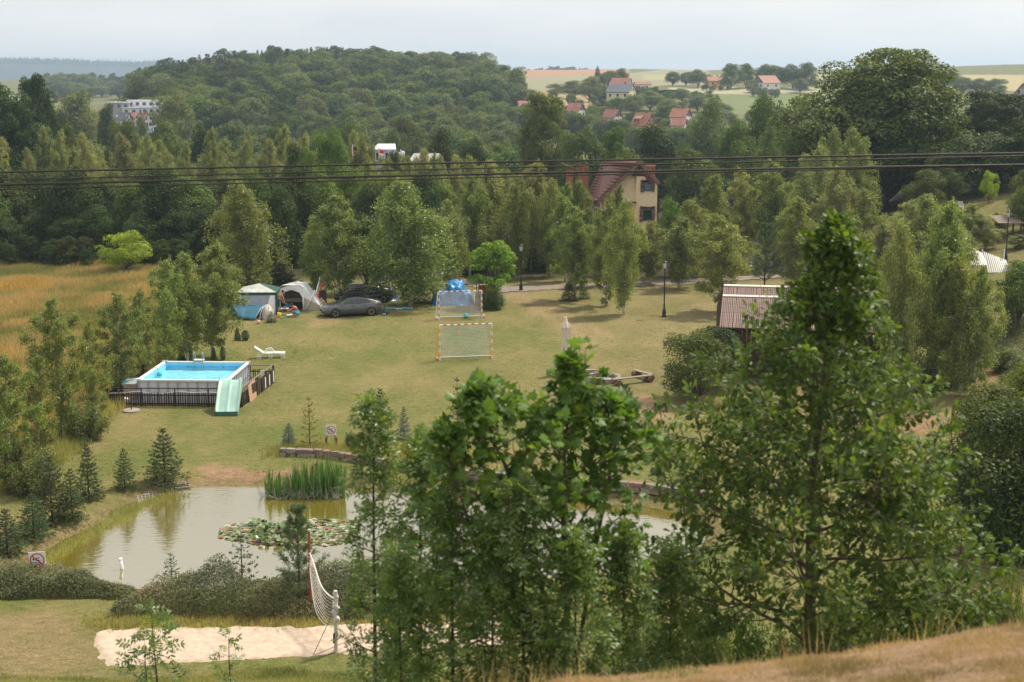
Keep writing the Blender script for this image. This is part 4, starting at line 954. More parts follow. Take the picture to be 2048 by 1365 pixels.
for p, t, w, d, k, l in [(222, 222, 34, 400, 'grey_tree', 'round tree below the left end of the white terrace'), (250, 238, 36, 390, 'grey_tree', 'round tree below the grey-roofed terrace house'), (275, 240, 30, 385, 'broadleaf', 'round tree below the red roof of the terrace'), (300, 236, 34, 395, 'grey_tree', 'round tree below the right end of the white terrace'), (322, 226, 30, 420, 'grey_tree', 'tree at the right end of the white terrace'), (412, 211, 34, 440, 'grey_tree', 'tree below the pink-roofed orange house'), (298, 275, 34, 225, 'birch', 'birch left of the brick gable house, in front'), (332, 272, 40, 228, 'broadleaf', 'leafy tree covering the right side of the brick gable house'), (312, 282, 34, 220, 'birch', 'birch below the brick gable'),
                         (715, 305, 46, 172, 'dry_birch', 'pale birch below the black, red and gold flag'), (745, 304, 46, 170, 'dry_birch', 'pale birch below the white and red flag'), (790, 306, 50, 168, 'dark_tree', 'dark tree below the blue flag'), (822, 308, 50, 172, 'birch', 'birch left of the grey corrugated roof'), (880, 306, 44, 174, 'dry_birch', 'pale birch right of the grey corrugated roof'), (850, 322, 50, 168, 'birch', 'birch below the grey corrugated roof')]:
    T(k, p, 0, t, w, l, g, D=d)
# village trees
g = 'trees between the village houses'
vr = np.random.default_rng(5)
for p, b_, t, w, k in [(1035, 205, 165, 42, 'grey_tree'), (1060, 215, 190, 34, 'grey_tree'), (1112, 195, 168, 30, 'grey_tree'), (1145, 198, 162, 44, 'grey_tree'), (1178, 205, 150, 46, 'grey_tree'), (1203, 200, 150, 34, 'spruce_tree'), (1215, 175, 140, 40, 'broadleaf'), (1240, 172, 138, 34, 'broadleaf'), (1195, 160, 132, 14, 'spruce_tree'),
                     (1165, 265, 222, 50, 'grey_tree'), (1190, 258, 212, 44, 'broadleaf'), (1205, 232, 200, 30, 'dark_tree'), (1265, 258, 222, 40, 'dark_tree'), (1270, 228, 190, 34, 'grey_tree'), (1300, 222, 182, 50, 'grey_tree'), (1335, 232, 196, 44, 'grey_tree'), (1330, 262, 212, 44, 'broadleaf'), (1180, 285, 250, 50, 'grey_tree'), (1255, 290, 255, 60, 'grey_tree'), (1395, 225, 190, 40, 'grey_tree'), (1365, 205, 175, 30, 'grey_tree'), (1440, 232, 205, 50, 'grey_tree'), (1425, 250, 215, 46, 'grey_tree'),
                     (1345, 172, 142, 30, 'broadleaf'), (1372, 172, 145, 28, 'grey_tree'), (1395, 176, 140, 34, 'broadleaf'), (1420, 172, 148, 28, 'grey_tree'), (1462, 178, 128, 36, 'broadleaf'), (1492, 176, 128, 34, 'broadleaf'), (1550, 176, 128, 46, 'broadleaf'), (1585, 178, 130, 40, 'broadleaf'), (1612, 180, 126, 36, 'broadleaf'), (1525, 172, 130, 30, 'grey_tree'), (1505, 186, 160, 20, 'grey_tree'), (1600, 186, 158, 30, 'grey_tree'),
                     (1895, 185, 140, 36, 'broadleaf'), (1925, 190, 152, 40, 'broadleaf'), (1955, 190, 158, 40, 'broadleaf'), (1990, 190, 158, 36, 'broadleaf'), (1560, 265, 238, 34, 'dark_tree'), (1610, 240, 195, 40, 'grey_tree')]:
    hs_ = [(1243, 180, 'slate-roofed house'), (1152, 214, 'dark-gabled red roof'), (1225, 230, 'brown-gabled white house'), (1288, 240, 'orange dormer house'), (1362, 226, 'white red-roofed house'), (1533, 162, 'dark-gabled farmhouse'), (1430, 160, 'orange farmhouse'), (1592, 248, 'house by the blue spruce'), (1080, 200, 'white gable above the round oak'), (2052, 180, 'grey gable at the right edge'), (1320, 185, 'long clipped hedge'), (1748, 180, 'great oak')]
    hx, hy, hn = min(hs_, key=lambda q: abs(q[0] - p) + 2 * abs(q[1] - (b_ + t) / 2)); dx_, dy_ = p - hx, (b_ + t) / 2 - hy
    rel_ = ('right of' if dx_ > 0 else 'left of') if abs(dx_) > 26 else ('above' if dy_ < -8 else 'below' if dy_ > 8 else 'beside')
    nm_ = {'grey_tree': 'greyish round tree', 'broadleaf': 'green round tree', 'dark_tree': 'dark round tree', 'spruce_tree': 'dark conifer'}[k] + ' on the slope ' + rel_ + ' the ' + hn
    _vl = globals().setdefault('_VL', {}); _vl[nm_] = _vl.get(nm_, 0) + 1
    if _vl[nm_] > 1: nm_ = ORD[_vl[nm_] - 1] + ' ' + nm_
    T(k, p, b_, t, w * 1.15, nm_, g)
# fruit trees and crowns along the left horizon
g = 'trees along the left skyline'
for i, (p, b_, t, w) in enumerate([(110, 182, 150, 34), (145, 178, 147, 28), (170, 176, 148, 26), (190, 182, 155, 24), (262, 182, 152, 26), (125, 195, 165, 40), (160, 198, 168, 44), (205, 195, 170, 36), (240, 200, 168, 40), (228, 190, 162, 22)]):
    T('grey_tree', p, b_, t, w * 1.2, ['leftmost round tree on the skyline below the blue ridge', 'second skyline tree from the left below the blue ridge', 'third skyline tree from the left below the blue ridge', 'skyline tree at the left end of the yellow field', 'skyline tree touching the wooded hill', 'tree below the leftmost skyline tree', 'tree below the third skyline tree', 'tree below the yellow field, left part', 'tree below the yellow field, next to the wooded hill', 'small tree in front of the yellow field'][i], g)
T('broadleaf', 932, 165, 124, 18, 'lone round tree where the wooded hill meets the brown field')
# conifers and shrubs around the pond
T('spruce', 330, 968, 852, 92, 'full young spruce left of the red soil patch')
T('spruce', 250, 978, 895, 56, 'small conical spruce second from the red soil patch')
T('spruce', 178, 1000, 885, 62, 'tall slim spruce right of the spruce pair on the left shore')
g = 'spruces on the left shore'
T('spruce', 105, 1045, 908, 85, 'tallest spruce of the thick group on the left shore', g)
T('spruce', 145, 1040, 935, 66, 'spruce tucked behind the front of the group on the left shore', g)
T('spruce', 68, 1075, 985, 80, 'broad low spruce in front of the group on the left shore', g)
T('spruce', 15, 1110, 1015, 90, 'spruce cut by the left picture edge above the warning sign', g)
T('blue_spruce', 578, 893, 845, 40, 'stunted blue conifer left of the yellowing larch')
T('larch', 620, 900, 790, 56, 'yellowing larch left of the sign above the reeds')
T('spruce', 762, 880, 775, 60, 'pointed young spruce behind the ash sapling')
T('blue_spruce', 808, 880, 812, 34, 'small blue spruce right of the pointed spruce')
T('dark_shrub', 706, 898, 862, 40, 'low spreading bush right of the sign above the reeds')
T('thin_spruce', 915, 890, 750, 60, 'slender spruce top rising behind the maple')
T('pine', 1248, 868, 775, 42, 'small pine with a candle top right of the maple')
T('pine', 600, 1215, 1025, 90, 'pine in front of the water lilies, beside the net')
T('thin_spruce', 485, 1175, 1060, 80, 'sparse spruce sapling in front of the water lilies')
T('thin_spruce', 344, 1175, 1105, 56, 'small spruce sapling at the near shore')
T('thin_spruce', 170, 905, 862, 26, 'tiny spruce seedling on the mown strip')
# near right side
g = 'bushes at the right picture edge'
T('dark_tree', 2015, 1105, 810, 230, 'tall dark bush at the right picture edge beside the oak', g)
T('dark_shrub', 2000, 1112, 960, 200, 'dark bush in front of the tall dark one at the right edge', g)
T('dark_shrub', 2050, 1112, 930, 150, 'dark bush cut by the right edge beside the oak', g)
T('broadleaf', 1995, 960, 760, 170, 'light green bush at the right picture edge below the footpath', g)
T('broadleaf', 2060, 930, 700, 130, 'light green tall bush cut by the right picture edge', g)
T('broadleaf', 1395, 800, 665, 130, 'dark laurel bush beside the wheelbarrow')
T('dark_tree', 1435, 775, 655, 120, 'dark laurel bush behind the wheelbarrow, next to the shed')
T('thuja', 1519, 708, 645, 26, 'conical thuja at the shed front')
T('shrub', 1465, 720, 660, 60, 'yellow-green bush left of the conical thuja')
T('shrub', 1560, 735, 690, 60, 'pale bush below the open white parasol')
# ---------------------------------------------------------------- woods that read as one mass (instanced on points)
wcol = bpy.data.collections.new('wood_prototypes')
def wood_proto(gen, leaf, bark, name):
    (Vv, Fq, v), mb = gen
    k = len(Vv); tv = np.array(mb.v, np.float32); me = bpy.data.meshes.new(name)
    me.from_pydata([tuple(p) for p in Vv.tolist()] + mb.v, [], Fq.tolist() + [[i + k for i in f] for f in mb.f])
    me.materials.append(M[leaf]); me.materials.append(M[bark])
    me.polygons.foreach_set('material_index', [0] * len(Fq) + [1] * len(mb.f))
    a = me.attributes.new('v', 'FLOAT', 'POINT'); a.data.foreach_set('value', np.concatenate([v, np.zeros(len(tv))]).astype(np.float32))
    me.update(); o = bpy.data.objects.new(name, me); wcol.objects.link(o); return o
for i in range(4): wood_proto(broadleaf(200 + i, 12, 9, 60, 3600, .5, .06, .7, .3, (.12, .2)), ['mid_leaf', 'dark_leaf', 'mid_leaf', 'grey_leaf'][i], 'bark', 'wood_tree_%d' % i)
for i in range(2): wood_proto(spruce(210 + i, 17, 5.0, 18, 8, 9, .4, nl=.75, nw=.13, needles=11), 'spruce', 'bark', 'wood_tree_%d' % (4 + i))
def wood(name, pts, scl, idx, label, cat):
    me = bpy.data.meshes.new(name); me.from_pydata([tuple(p) for p in pts], [], [])
    n = len(pts)
    a = me.attributes.new('scl', 'FLOAT', 'POINT'); a.data.foreach_set('value', np.asarray(scl, np.float32))
    a = me.attributes.new('pick', 'INT', 'POINT'); a.data.foreach_set('value', np.asarray(idx, np.int32))
    a = me.attributes.new('turn', 'FLOAT', 'POINT'); a.data.foreach_set('value', rng.uniform(0, 6.28, n).astype(np.float32))
    o = mobj(name, me)
    ng = bpy.data.node_groups.new(name, 'GeometryNodeTree')
    ng.interface.new_socket('Geometry', in_out='INPUT', socket_type='NodeSocketGeometry'); ng.interface.new_socket('Geometry', in_out='OUTPUT', socket_type='NodeSocketGeometry')
    N = ng.nodes; gi = N.new('NodeGroupInput'); go = N.new('NodeGroupOutput'); ip = N.new('GeometryNodeInstanceOnPoints'); ci = N.new('GeometryNodeCollectionInfo')
    ci.inputs['Collection'].default_value = wcol; ci.inputs['Separate Children'].default_value = True; ci.inputs['Reset Children'].default_value = True
    def attr(nm, tp):
        q = N.new('GeometryNodeInputNamedAttribute'); q.data_type = tp; q.inputs['Name'].default_value = nm; return q.outputs['Attribute']
    cx_ = N.new('ShaderNodeCombineXYZ'); ng.links.new(attr('turn', 'FLOAT'), cx_.inputs[2])
    L = ng.links.new
    L(gi.outputs[0], ip.inputs['Points']); L(ci.outputs[0], ip.inputs['Instance']); ip.inputs['Pick Instance'].default_value = True
    L(attr('pick', 'INT'), ip.inputs['Instance Index']); L(cx_.outputs[0], ip.inputs['Rotation']); L(attr('scl', 'FLOAT'), ip.inputs['Scale'])
    L(ip.outputs[0], go.inputs[0])
    md = o.modifiers.new('scatter', 'NODES'); md.node_group = ng
    return tag(o, label, cat, kind='stuff')
def jitter(x0, x1, y0, y1, st):
    gx, gy = np.meshgrid(np.arange(x0, x1, st), np.arange(y0, y1, st)); gx = gx + rng.uniform(-.42, .42, gx.shape) * st; gy = gy + rng.uniform(-.42, .42, gy.shape) * st
    return gx.ravel(), gy.ravel()
# wooded hill
X, Y = jitter(-330, 90, 430, 830, 7.2)
q = ((X + 100) / (80 + 10 * (X > -100))) ** 2 + ((Y - 740) / 230) ** 2
hpx, hpy = proj(X, Y, H(X, Y))
ok = (q < 2.1 + .15 * vnoise(X, Y, 40)) & (X < .004 * Y + 6 - .12 * (Y - 560).clip(0)) & (hpx > 268 + 12 * vnoise(X, Y, 15))
X, Y, q = X[ok], Y[ok], q[ok]
conif = (X < -88 + 22 * vnoise(X, Y, 30)) & (Y > 590) & (rng.uniform(size=len(X)) < .75)
idx = np.where(conif, rng.integers(4, 6, len(X)), rng.integers(0, 4, len(X)))
wood('wooded_hill_forest', np.stack([X, Y, H(X, Y) - .5], -1), rng.uniform(.6, 1.3, len(X)) * np.where(conif, .68, 1), idx, 'dense mixed forest covering the rounded hill', 'forest')
# valley woods left and middle
X, Y = jitter(-190, 60, 215, 470, 8.2)
pxv, pyv = proj(X, Y, H(X, Y))
lo = ~((pxv > 195) & (pxv < 345) & (Y > 300)) | (rng.uniform(size=len(X)) < .35)
ok = (pxv > -100) & (pxv < 1030) & lo & ~((pxv > 280) & (pxv < 340) & (Y < 300)) & ~((pxv > 700) & (pxv < 900) & (Y < 330))
ok &= ~((pxv > 205) & (pxv < 335) & (Y > 380)) & ~((pxv > 385) & (pxv < 440) & (Y > 390))
X, Y = X[ok], Y[ok]
wood('valley_woods', np.stack([X, Y, H(X, Y) - .3], -1), rng.uniform(.55, .92, len(X)), rng.choice([0, 1, 2, 3, 3, 2], len(X)), 'loose woods filling the valley below the hill', 'forest')
# behind the row at the right, below the village
X, Y = jitter(8, 150, 225, 330, 9)
pxv, pyv = proj(X, Y, H(X, Y)); ok = (pxv > 1040) & (pxv < 1640)
X, Y = X[ok], Y[ok]
wood('village_foot_woods', np.stack([X, Y, H(X, Y) - .3], -1), rng.uniform(.4, .62, len(X)), rng.choice([0, 3, 3, 2], len(X)), 'grey-green trees and bushes below the village houses', 'forest')
# hedgerow scrub on the village slope
X = rng.uniform(10, 330, 750); Y = rng.uniform(380, 760, 750); pxv, pyv = proj(X, Y, H(X, Y)); ok = (pxv > 1030) & (pxv < 1640) & (pyv > 198) & ~((pxv > 1440) & (pyv < 226)) & ~((pxv > 1205) & (pxv < 1280) & (pyv < 215))
X, Y = X[ok], Y[ok]
sc_ = rng.uniform(.18, .5, len(X)); ex = []; es = []
for hp, ev, D_ in [(1150, 221, 440), (1225, 236, 425), (1288, 250, 405), (1362, 236, 432), (1358, 250, 395), (1592, 255, 385), (1556, 240, 415), (1243, 192, 548), (1533, 171, 670), (1430, 166, 700), (1080, 205, 455), (1048, 211, 445), (1285, 170, 660), (2045, 192, 318)]:
    for k in range(7):
        q_ = PY(hp + (k - 3) * 8 + rng.uniform(-3, 3), ev + rng.uniform(1, 6), D_ - rng.uniform(2, 9)); gz_ = h1(q_.x, q_.y); hh_ = q_.z - gz_
        if hh_ > .8: ex.append((q_.x, q_.y)); es.append(min(1.0, hh_ / 11.5))
ex = np.array(ex); X = np.concatenate([X, ex[:, 0]]); Y = np.concatenate([Y, ex[:, 1]]); sc_ = np.concatenate([sc_, es])
wood('village_scrub', np.stack([X, Y, H(X, Y) - .3], -1), sc_, rng.choice([0, 3, 3, 2], len(X)), 'scattered bushes on the village slope', 'bushes')
X, Y = jitter(-75, 0, 132, 150, 2.6); pxv, pyv = proj(X, Y, H(X, Y)); ok = (pxv > -150) & (pxv < 960)
ok &= ~inpoly(X, Y, ROAD)
wood('wood_undergrowth', np.stack([X[ok], Y[ok], H(X[ok], Y[ok]) - .2], -1), rng.uniform(.14, .26, ok.sum()), np.ones(ok.sum(), int), 'dark undergrowth along the foot of the wood behind meadow and camp', 'undergrowth')
X, Y = jitter(-150, -40, 141, 260, 6.5); pxv, pyv = proj(X, Y, H(X, Y)); ok = (pxv > -700) & (pxv < -45)
wood('meadow_edge_woods', np.stack([X[ok], Y[ok], H(X[ok], Y[ok]) - .3], -1), rng.uniform(.7, 1.1, ok.sum()), rng.choice([0, 1, 1, 2], ok.sum()), 'dark woods continuing the wood edge beyond the left picture edge', 'forest')
# copse on the far field ridge
X, Y = jitter(-10, 160, 1980, 2200, 11); ok = ((X - 72) / 62) ** 2 + ((Y - 2100) / 80) ** 2 < 1
wood('far_copse', np.stack([X[ok], Y[ok], H(X[ok], Y[ok]) - .5], -1), rng.uniform(.7, 1.1, ok.sum()), rng.integers(0, 3, ok.sum()), 'wooded knoll on the horizon behind the brown field', 'forest')
# skyline of the far blue ridge
X, Y = jitter(-2100, -900, 4450, 4720, 15)
wood('far_ridge_forest', np.stack([X, Y, H(X, Y) - 2], -1), rng.uniform(.7, 1.25, len(X)), rng.choice([1, 0, 4, 5], len(X)), 'forest on the far blue ridge at the left', 'forest')
X, Y = jitter(-560, -260, 900, 1250, 12)
pxv, pyv = proj(X, Y, H(X, Y)); ok = (pxv > 60) & (pxv < 300) & ~((pyv > 153) & (pyv < 167) & (pxv > 185)) & (rng.uniform(size=len(X)) < .5)
wood('left_slope_woods', np.stack([X[ok], Y[ok], H(X[ok], Y[ok]) - .5], -1), rng.uniform(.5, .9, ok.sum()), rng.choice([1, 2, 3], ok.sum()), 'hazy trees on the slope left of the wooded hill', 'forest')
# ================================================================= FOREGROUND TREES (real leaf shapes)
def tpl_strip(widths, curl=.10, L=1.0):
    """leaf outline as a strip: half widths at even stations; returns verts, tris"""
    k = len(widths); vs_ = []; fs = []
    for i, w_ in enumerate(widths):
        t = i / (k - 1); zc = -curl * t * t * L
        vs_ += [(t * L, -w_ * L, zc + w_ * .28 * L), (t * L, 0, zc), (t * L, w_ * L, zc + w_ * .28 * L)]
    for i in range(k - 1):
        a = i * 3; b = a + 3
        for (p, q, r_, s) in ((a, a + 1, b + 1, b), (a + 1, a + 2, b + 2, b + 1)): fs += [(p, q, r_), (p, r_, s)]
    return np.array(vs_), np.array(fs)
def tpl_maple():
    out = [(0, .06), (-.10, .36), (.12, .30), (.22, .55), (.36, .34), (.62, .42), (.62, .20), (1.0, 0)]
    pts = [(x_, y_) for x_, y_ in out] + [(x_, -y_) for x_, y_ in out[-2::-1]]
    vs_ = [(.32, 0, 0)] + [(x_, y_, -.12 * (x_ - .3) ** 2 - .25 * abs(y_) ** 1.3) for x_, y_ in pts]
    n = len(pts); return np.array(vs_), np.array([(0, 1 + i, 1 + (i + 1) % n) for i in range(n - 1)])
OAK_T = tpl_strip([.01, .10, .07, .24, .13, .33, .16, .22, .01])
MAPLE_T = tpl_maple()
ASH_T = tpl_strip([.02, .17, .14, .0], .12)
def place_leaves(tpl, C, A, N, s, v):
    Vt, Ft = tpl; A = unit(A); N = unit(N - A * (N * A).sum(1, keepdims=True)); B = np.cross(N, A); s = np.broadcast_to(s, len(C))[:, None, None]
    P_ = C[:, None, :] + s * (Vt[None, :, 0:1] * A[:, None] + Vt[None, :, 1:2] * B[:, None] + Vt[None, :, 2:3] * N[:, None])
    n, k = len(C), len(Vt)
    Fq = (Ft[None] + (np.arange(n) * k)[:, None, None]).reshape(-1, 3)
    return P_.reshape(-1, 3), Fq, np.repeat(v, k)
class Grow:
    def __init__(s, seed): s.r = np.random.default_rng(seed); s.mb = MB(); s.tip = []; s.leafC = []; s.leafA = []
    def branch(s, p, d, L, rad, level, up=.25, kids=(7, 6), spread=.9, ratio=.45, leafstep=.06, wob=.12, minlev=2, leaf0=.15):
        r = s.r; n = 6; pts = [np.array(p, float)]; d = np.array(d, float) / np.linalg.norm(d); dirs = [d]
        for i in range(n):
            d = d + r.normal(0, wob, 3) + np.array([0, 0, up / n * (1 if level else .3)]); d /= np.linalg.norm(d)
            pts.append(pts[-1] + d * L / n); dirs.append(d)
        pts = np.array(pts)
        rr = np.linspace(rad, max(.0025, rad * .25), n + 1)
        s.mb.tube([tuple(q) for q in pts], list(rr), 7 if level == 0 else 5 if level == 1 else 3, False)
        if level < len(kids):
            nk = kids[level]
            for j in range(nk):
                t = .22 + .78 * (j + r.uniform(0, .9)) / nk; t = min(t, .985); x_ = t * n; i = min(int(x_), n - 1); q = pts[i] + (pts[i + 1] - pts[i]) * (x_ - i)
                dd = dirs[i]; az = j * 2.399 + r.uniform(-.4, .4); a = unit(np.cross(dd, np.array([.3, .2, 1.]))[None])[0]; b = np.cross(dd, a)
                sd_ = a * math.cos(az) + b * math.sin(az)
                nd = dd * (1 - spread * .5) + sd_ * spread
                s.branch(q, nd, L * ratio * (1.15 - .6 * t) * r.uniform(.75, 1.2), rad * .42, level + 1, up, kids, spread, ratio * 1.02, leafstep, wob * 1.1, minlev, leaf0)
        if level >= minlev:
            k = max(3, int(L / leafstep))
            for j in range(k):
                t = leaf0 + (1 - leaf0) * (j + r.uniform(0, 1)) / k; t = min(t, 1); x_ = t * n; i = min(int(x_), n - 1)
                s.leafC.append(pts[i] + (pts[i + 1] - pts[i]) * (x_ - i)); s.leafA.append(dirs[i])
            for _ in range(3): s.leafC.append(pts[-1]); s.leafA.append(dirs[-1])
def finish(g, name, label, tpl, size, leaf, bark, loc, droop=.25, pet=.04, parts=('trunk', 'crown'), cat='tree', pinnate=0, group=None):
    r = g.r; C = np.array(g.leafC); A = np.array(g.leafA); n = len(C)
    e = thing(name, label, cat, loc, 0, group)
    A = unit(A * .55 + r.normal(0, .62, (n, 3)) + np.array([0, 0, -droop])); N = unit(r.normal(0, .45, (n, 3)) + np.array([0, 0, 1.0]))
    v = np.clip(r.normal(.5, .24, n), 0, 1)
    if pinnate:
        k = pinnate; B = unit(np.cross(N, A)); N2 = np.cross(A, B)
        L = size * r.uniform(.75, 1.2, n)
        CC = []; AA = []; NN = []; VV = []; SS = []
        for j in range(k):
            if j == k - 1: t, sg = 1.0, 0
            else: t, sg = .25 + .72 * (j // 2) / max(1, (k // 2 - 1)), (1 if j % 2 else -1)
            CC.append(C + A * (L * t)[:, None] + np.array([0, 0, -1.]) * (L * .25 * t * t)[:, None]); AA.append(unit(A * (.55 if sg else 1) + B * sg * .85 + np.array([0, 0, -.22]) + r.normal(0, .12, (n, 3)))); NN.append(N2 + r.normal(0, .22, (n, 3))); VV.append(np.clip(v + r.normal(0, .08, n), 0, 1)); SS.append(L * .36 * r.uniform(.85, 1.15, n))
        P_, Fq, vv = place_leaves(tpl, np.concatenate(CC), np.concatenate(AA), np.concatenate(NN), np.concatenate(SS), np.concatenate(VV))
    else:
        P_, Fq, vv = place_leaves(tpl, C + A * pet, A, N, size * np.clip(r.normal(.92, .26, n), .35, 1.5), v)
    g.mb.build(parts[0], bark, e, True); mobj(parts[1], np_mesh(parts[1], P_, Fq, leaf, v=vv), e)
    return e
# young oak
q = PY(1615, 1290, 20.0); loc = Vector((q.x, 20.0, h1(q.x, 20.0)))
g = Grow(11); r = g.r; top = PY(1640, 475, 20.0).z - loc.z
tp = [np.array([.0, 0, -.3]), np.array([.02, 0, top * .25]), np.array([-.03, .05, top * .5]), np.array([.10, 0, top * .75]), np.array([.20, 0, top])]
g.mb.tube([tuple(p) for p in tp], [.105, .085, .062, .036, .006], 9, False)
tz = np.array([p[2] for p in tp]); tx = np.array([p[0] for p in tp])
nl = 46
for i in range(nl):
    t = .17 + .80 * (i / (nl - 1)) ** .95; z_ = t * top; az = i * 2.399 + r.uniform(-.3, .3)
    prof = np.interp(t, [.15, .25, .42, .60, .75, .9, 1], [2.2, 2.75, 2.6, 1.85, 1.05, .55, .3])
    el = np.interp(t, [.15, .4, .8, 1], [.12, .5, .9, 1.5])
    d = np.array([math.cos(az), math.sin(az), el]); L = prof * r.uniform(.85, 1.12) * math.sqrt(1 + .35 * el * el)
    g.branch((np.interp(z_, tz, tx), 0, z_), d, L, .034 * (1.2 - t), 0, .28, (11 if t < .55 else 7, 6), .85, .42, .039 if t < .55 else .055, .10, 1, .35)
finish(g, 'young_oak_tree', 'young oak with dense lobed leaves, largest tree in the foreground', OAK_T, .118, 'oak_leaf', 'bark', loc)
# maple
q = PY(1130, 1300, 18.0); loc = Vector((q.x, 18.0, h1(q.x, 18.0))); g = Grow(21); r = g.r
def stem(g, pts, r0, kids, n0, prof, el, leafstep, levels=(5,), start=.3, up=.25, ratio=.4, wob=.1):
    P_ = np.array(pts); m = len(P_); tt = np.linspace(0, 1, m)
    g.mb.tube([tuple(p) for p in P_], list(np.linspace(r0, .006, m)), 7, False)
    for i in range(n0):
        t = start + (1.0 - start) * i / (n0 - 1); p = np.array([np.interp(t, tt, P_[:, c]) for c in range(3)]); az = i * 2.399 + g.r.uniform(-.3, .3)
        e = np.interp(t, [0, 1], el); L = np.interp(t, [0, .3, .6, 1], prof) * g.r.uniform(.8, 1.15)
        g.branch(p, (math.cos(az), math.sin(az), e), L, r0 * .35 * (1.1 - t) + .004, 0, up, levels, .85, ratio, leafstep, wob, 0, .25)
def rel(px, py, D): 
    p = PY(px, py, D); return tuple(p - loc)
stem(g, [(0, 0, -.3), rel(1135, 1200, 18), rel(1125, 1000, 18), rel(1130, 880, 17.9), rel(1150, 745, 17.8)], .06, 0, 26, [1.0, 1.15, 1.05, .2], (.35, 1.2), .085, (8,), .12)
stem(g, [(0, 0, 0.1), rel(1080, 1150, 17.8), rel(1010, 930, 17.6), rel(975, 860, 17.5), rel(965, 790, 17.5)], .04, 0, 19, [.8, .95, .8, .2], (.3, 1.1), .085, (5,), .3)
stem(g, [(0, 0, 0.1), rel(1190, 1100, 18.2), rel(1225, 920, 18.3), rel(1235, 870, 18.3), rel(1225, 810, 18.3)], .035, 0, 16, [.7, .8, .6, .15], (.3, 1.1), .09, (5,), .3)
stem(g, [(0, 0, 0.1), rel(1040, 1200, 17.5), rel(940, 1050, 17.3), rel(900, 930, 17.2), rel(890, 870, 17.2)], .03, 0, 13, [.65, .7, .5, .15], (.3, 1.1), .09, (4,), .3)
g.branch(rel(1165, 770, 17.8), (.10, 0, 1), .5, .010, 0, .2, (), .8, .4, .12, .03, 0, .5)
finish(g, 'maple_tree', 'multi-stemmed maple with broad pointed leaves left of the young oak', MAPLE_T, .142, 'maple_leaf', 'bark', loc, .35, .07)
# ash saplings
def ash(px, top, wpx, D, label, seed, n0=26, lean=0, size=.24, start=.12, group='ash saplings on the slope', kids=(3,), ls=.13):
    global loc
    q = PY(px, 1300, D); loc = Vector((q.x, D, h1(q.x, D))); g = Grow(seed)
    hh = PY(px + lean, top, D).z - loc.z; w_ = wpx / F * D * .5
    stem(g, [(0, 0, -.3), (lean * .3 / F * D, .03, hh * .35), (lean * .6 / F * D, -.03, hh * .7), (lean / F * D, 0, hh)], .012 + .005 * hh, 0, n0, [w_, w_, w_ * .8, w_ * .25], (.25, 1.0), ls, kids, start, .3, .42, .08)
    return finish(g, 'ash_sapling', label, ASH_T, size, 'ash_leaf', 'twig', loc, .15, 0, ('stem', 'foliage'), 'sapling', 9, group)
ash(748, 815, 135, 19, 'tall slim ash sapling with a bare dark stem left of the maple', 31, 26, 8)
ash(838, 900, 150, 18.6, 'ash sapling between the slim ash and the maple', 32, 28, 10)
ash(905, 985, 150, 17.4, 'ash sapling in front of the left maple stems', 33, 24)
ash(985, 1060, 140, 17, 'ash sapling at the foot of the maple, in front', 34, 20)
ash(1050, 985, 150, 16.8, 'ash sapling in front of the middle of the maple', 35, 24, -8)
ash(1150, 1090, 140, 16.6, 'ash sapling in front of the right side of the maple', 36, 20)
ash(1245, 1080, 130, 17.5, 'ash sapling between the maple and the young oak', 37, 20)
ash(800, 1110, 110, 17.5, 'short ash sapling at the foot of the slim ash', 38, 16)
ash(1340, 1120, 150, 18.5, 'ash sapling under the left boughs of the young oak', 39, 20)
ash(312, 1228, 110, 25, 'small ash sapling in front of the sand court, left', 41, 10, -6, .30, .25, kids=(), ls=.17)
ash(290, 1290, 90, 24.5, 'tiny ash sapling beside the small one left of the sand court', 42, 7, 0, .26, .2, kids=(), ls=.17)
ash(458, 1278, 60, 25, 'small single ash sapling in front of the middle of the sand', 43, 7, 0, .24, .2, kids=(), ls=.17)
# low shrubs on the slope right of the oak and between
g = 'low shrubs on the slope behind the sunburnt bank'
for px, top, w, D, k, l in [(1420, 1195, 130, 24, 'shrub', 'low shrub left of the oak trunk'), (1510, 1215, 120, 25, 'dark_shrub', 'dark low shrub close to the oak trunk'), (1700, 1200, 140, 26, 'shrub', 'pale low shrub right of the oak trunk'), (1790, 1165, 150, 28, 'shrub', 'yellow-green shrub below the right boughs of the oak'), (1885, 1165, 150, 29, 'shrub', 'yellow-green shrub beyond the bank crest at the right'), (1960, 1185, 120, 29, 'shrub', 'low shrub near the right picture edge above the bank'), (1620, 1230, 120, 24, 'dark_shrub', 'dark shrub directly behind the oak trunk'), (1330, 1235, 120, 23, 'dark_shrub', 'dark low shrub between ash saplings and oak'), (2060, 1120, 80, 25, 'shrub', 'bright shrub cut by the right picture edge above the bank')]:
    T(k, px, 0, top, w, l, g, D=D)
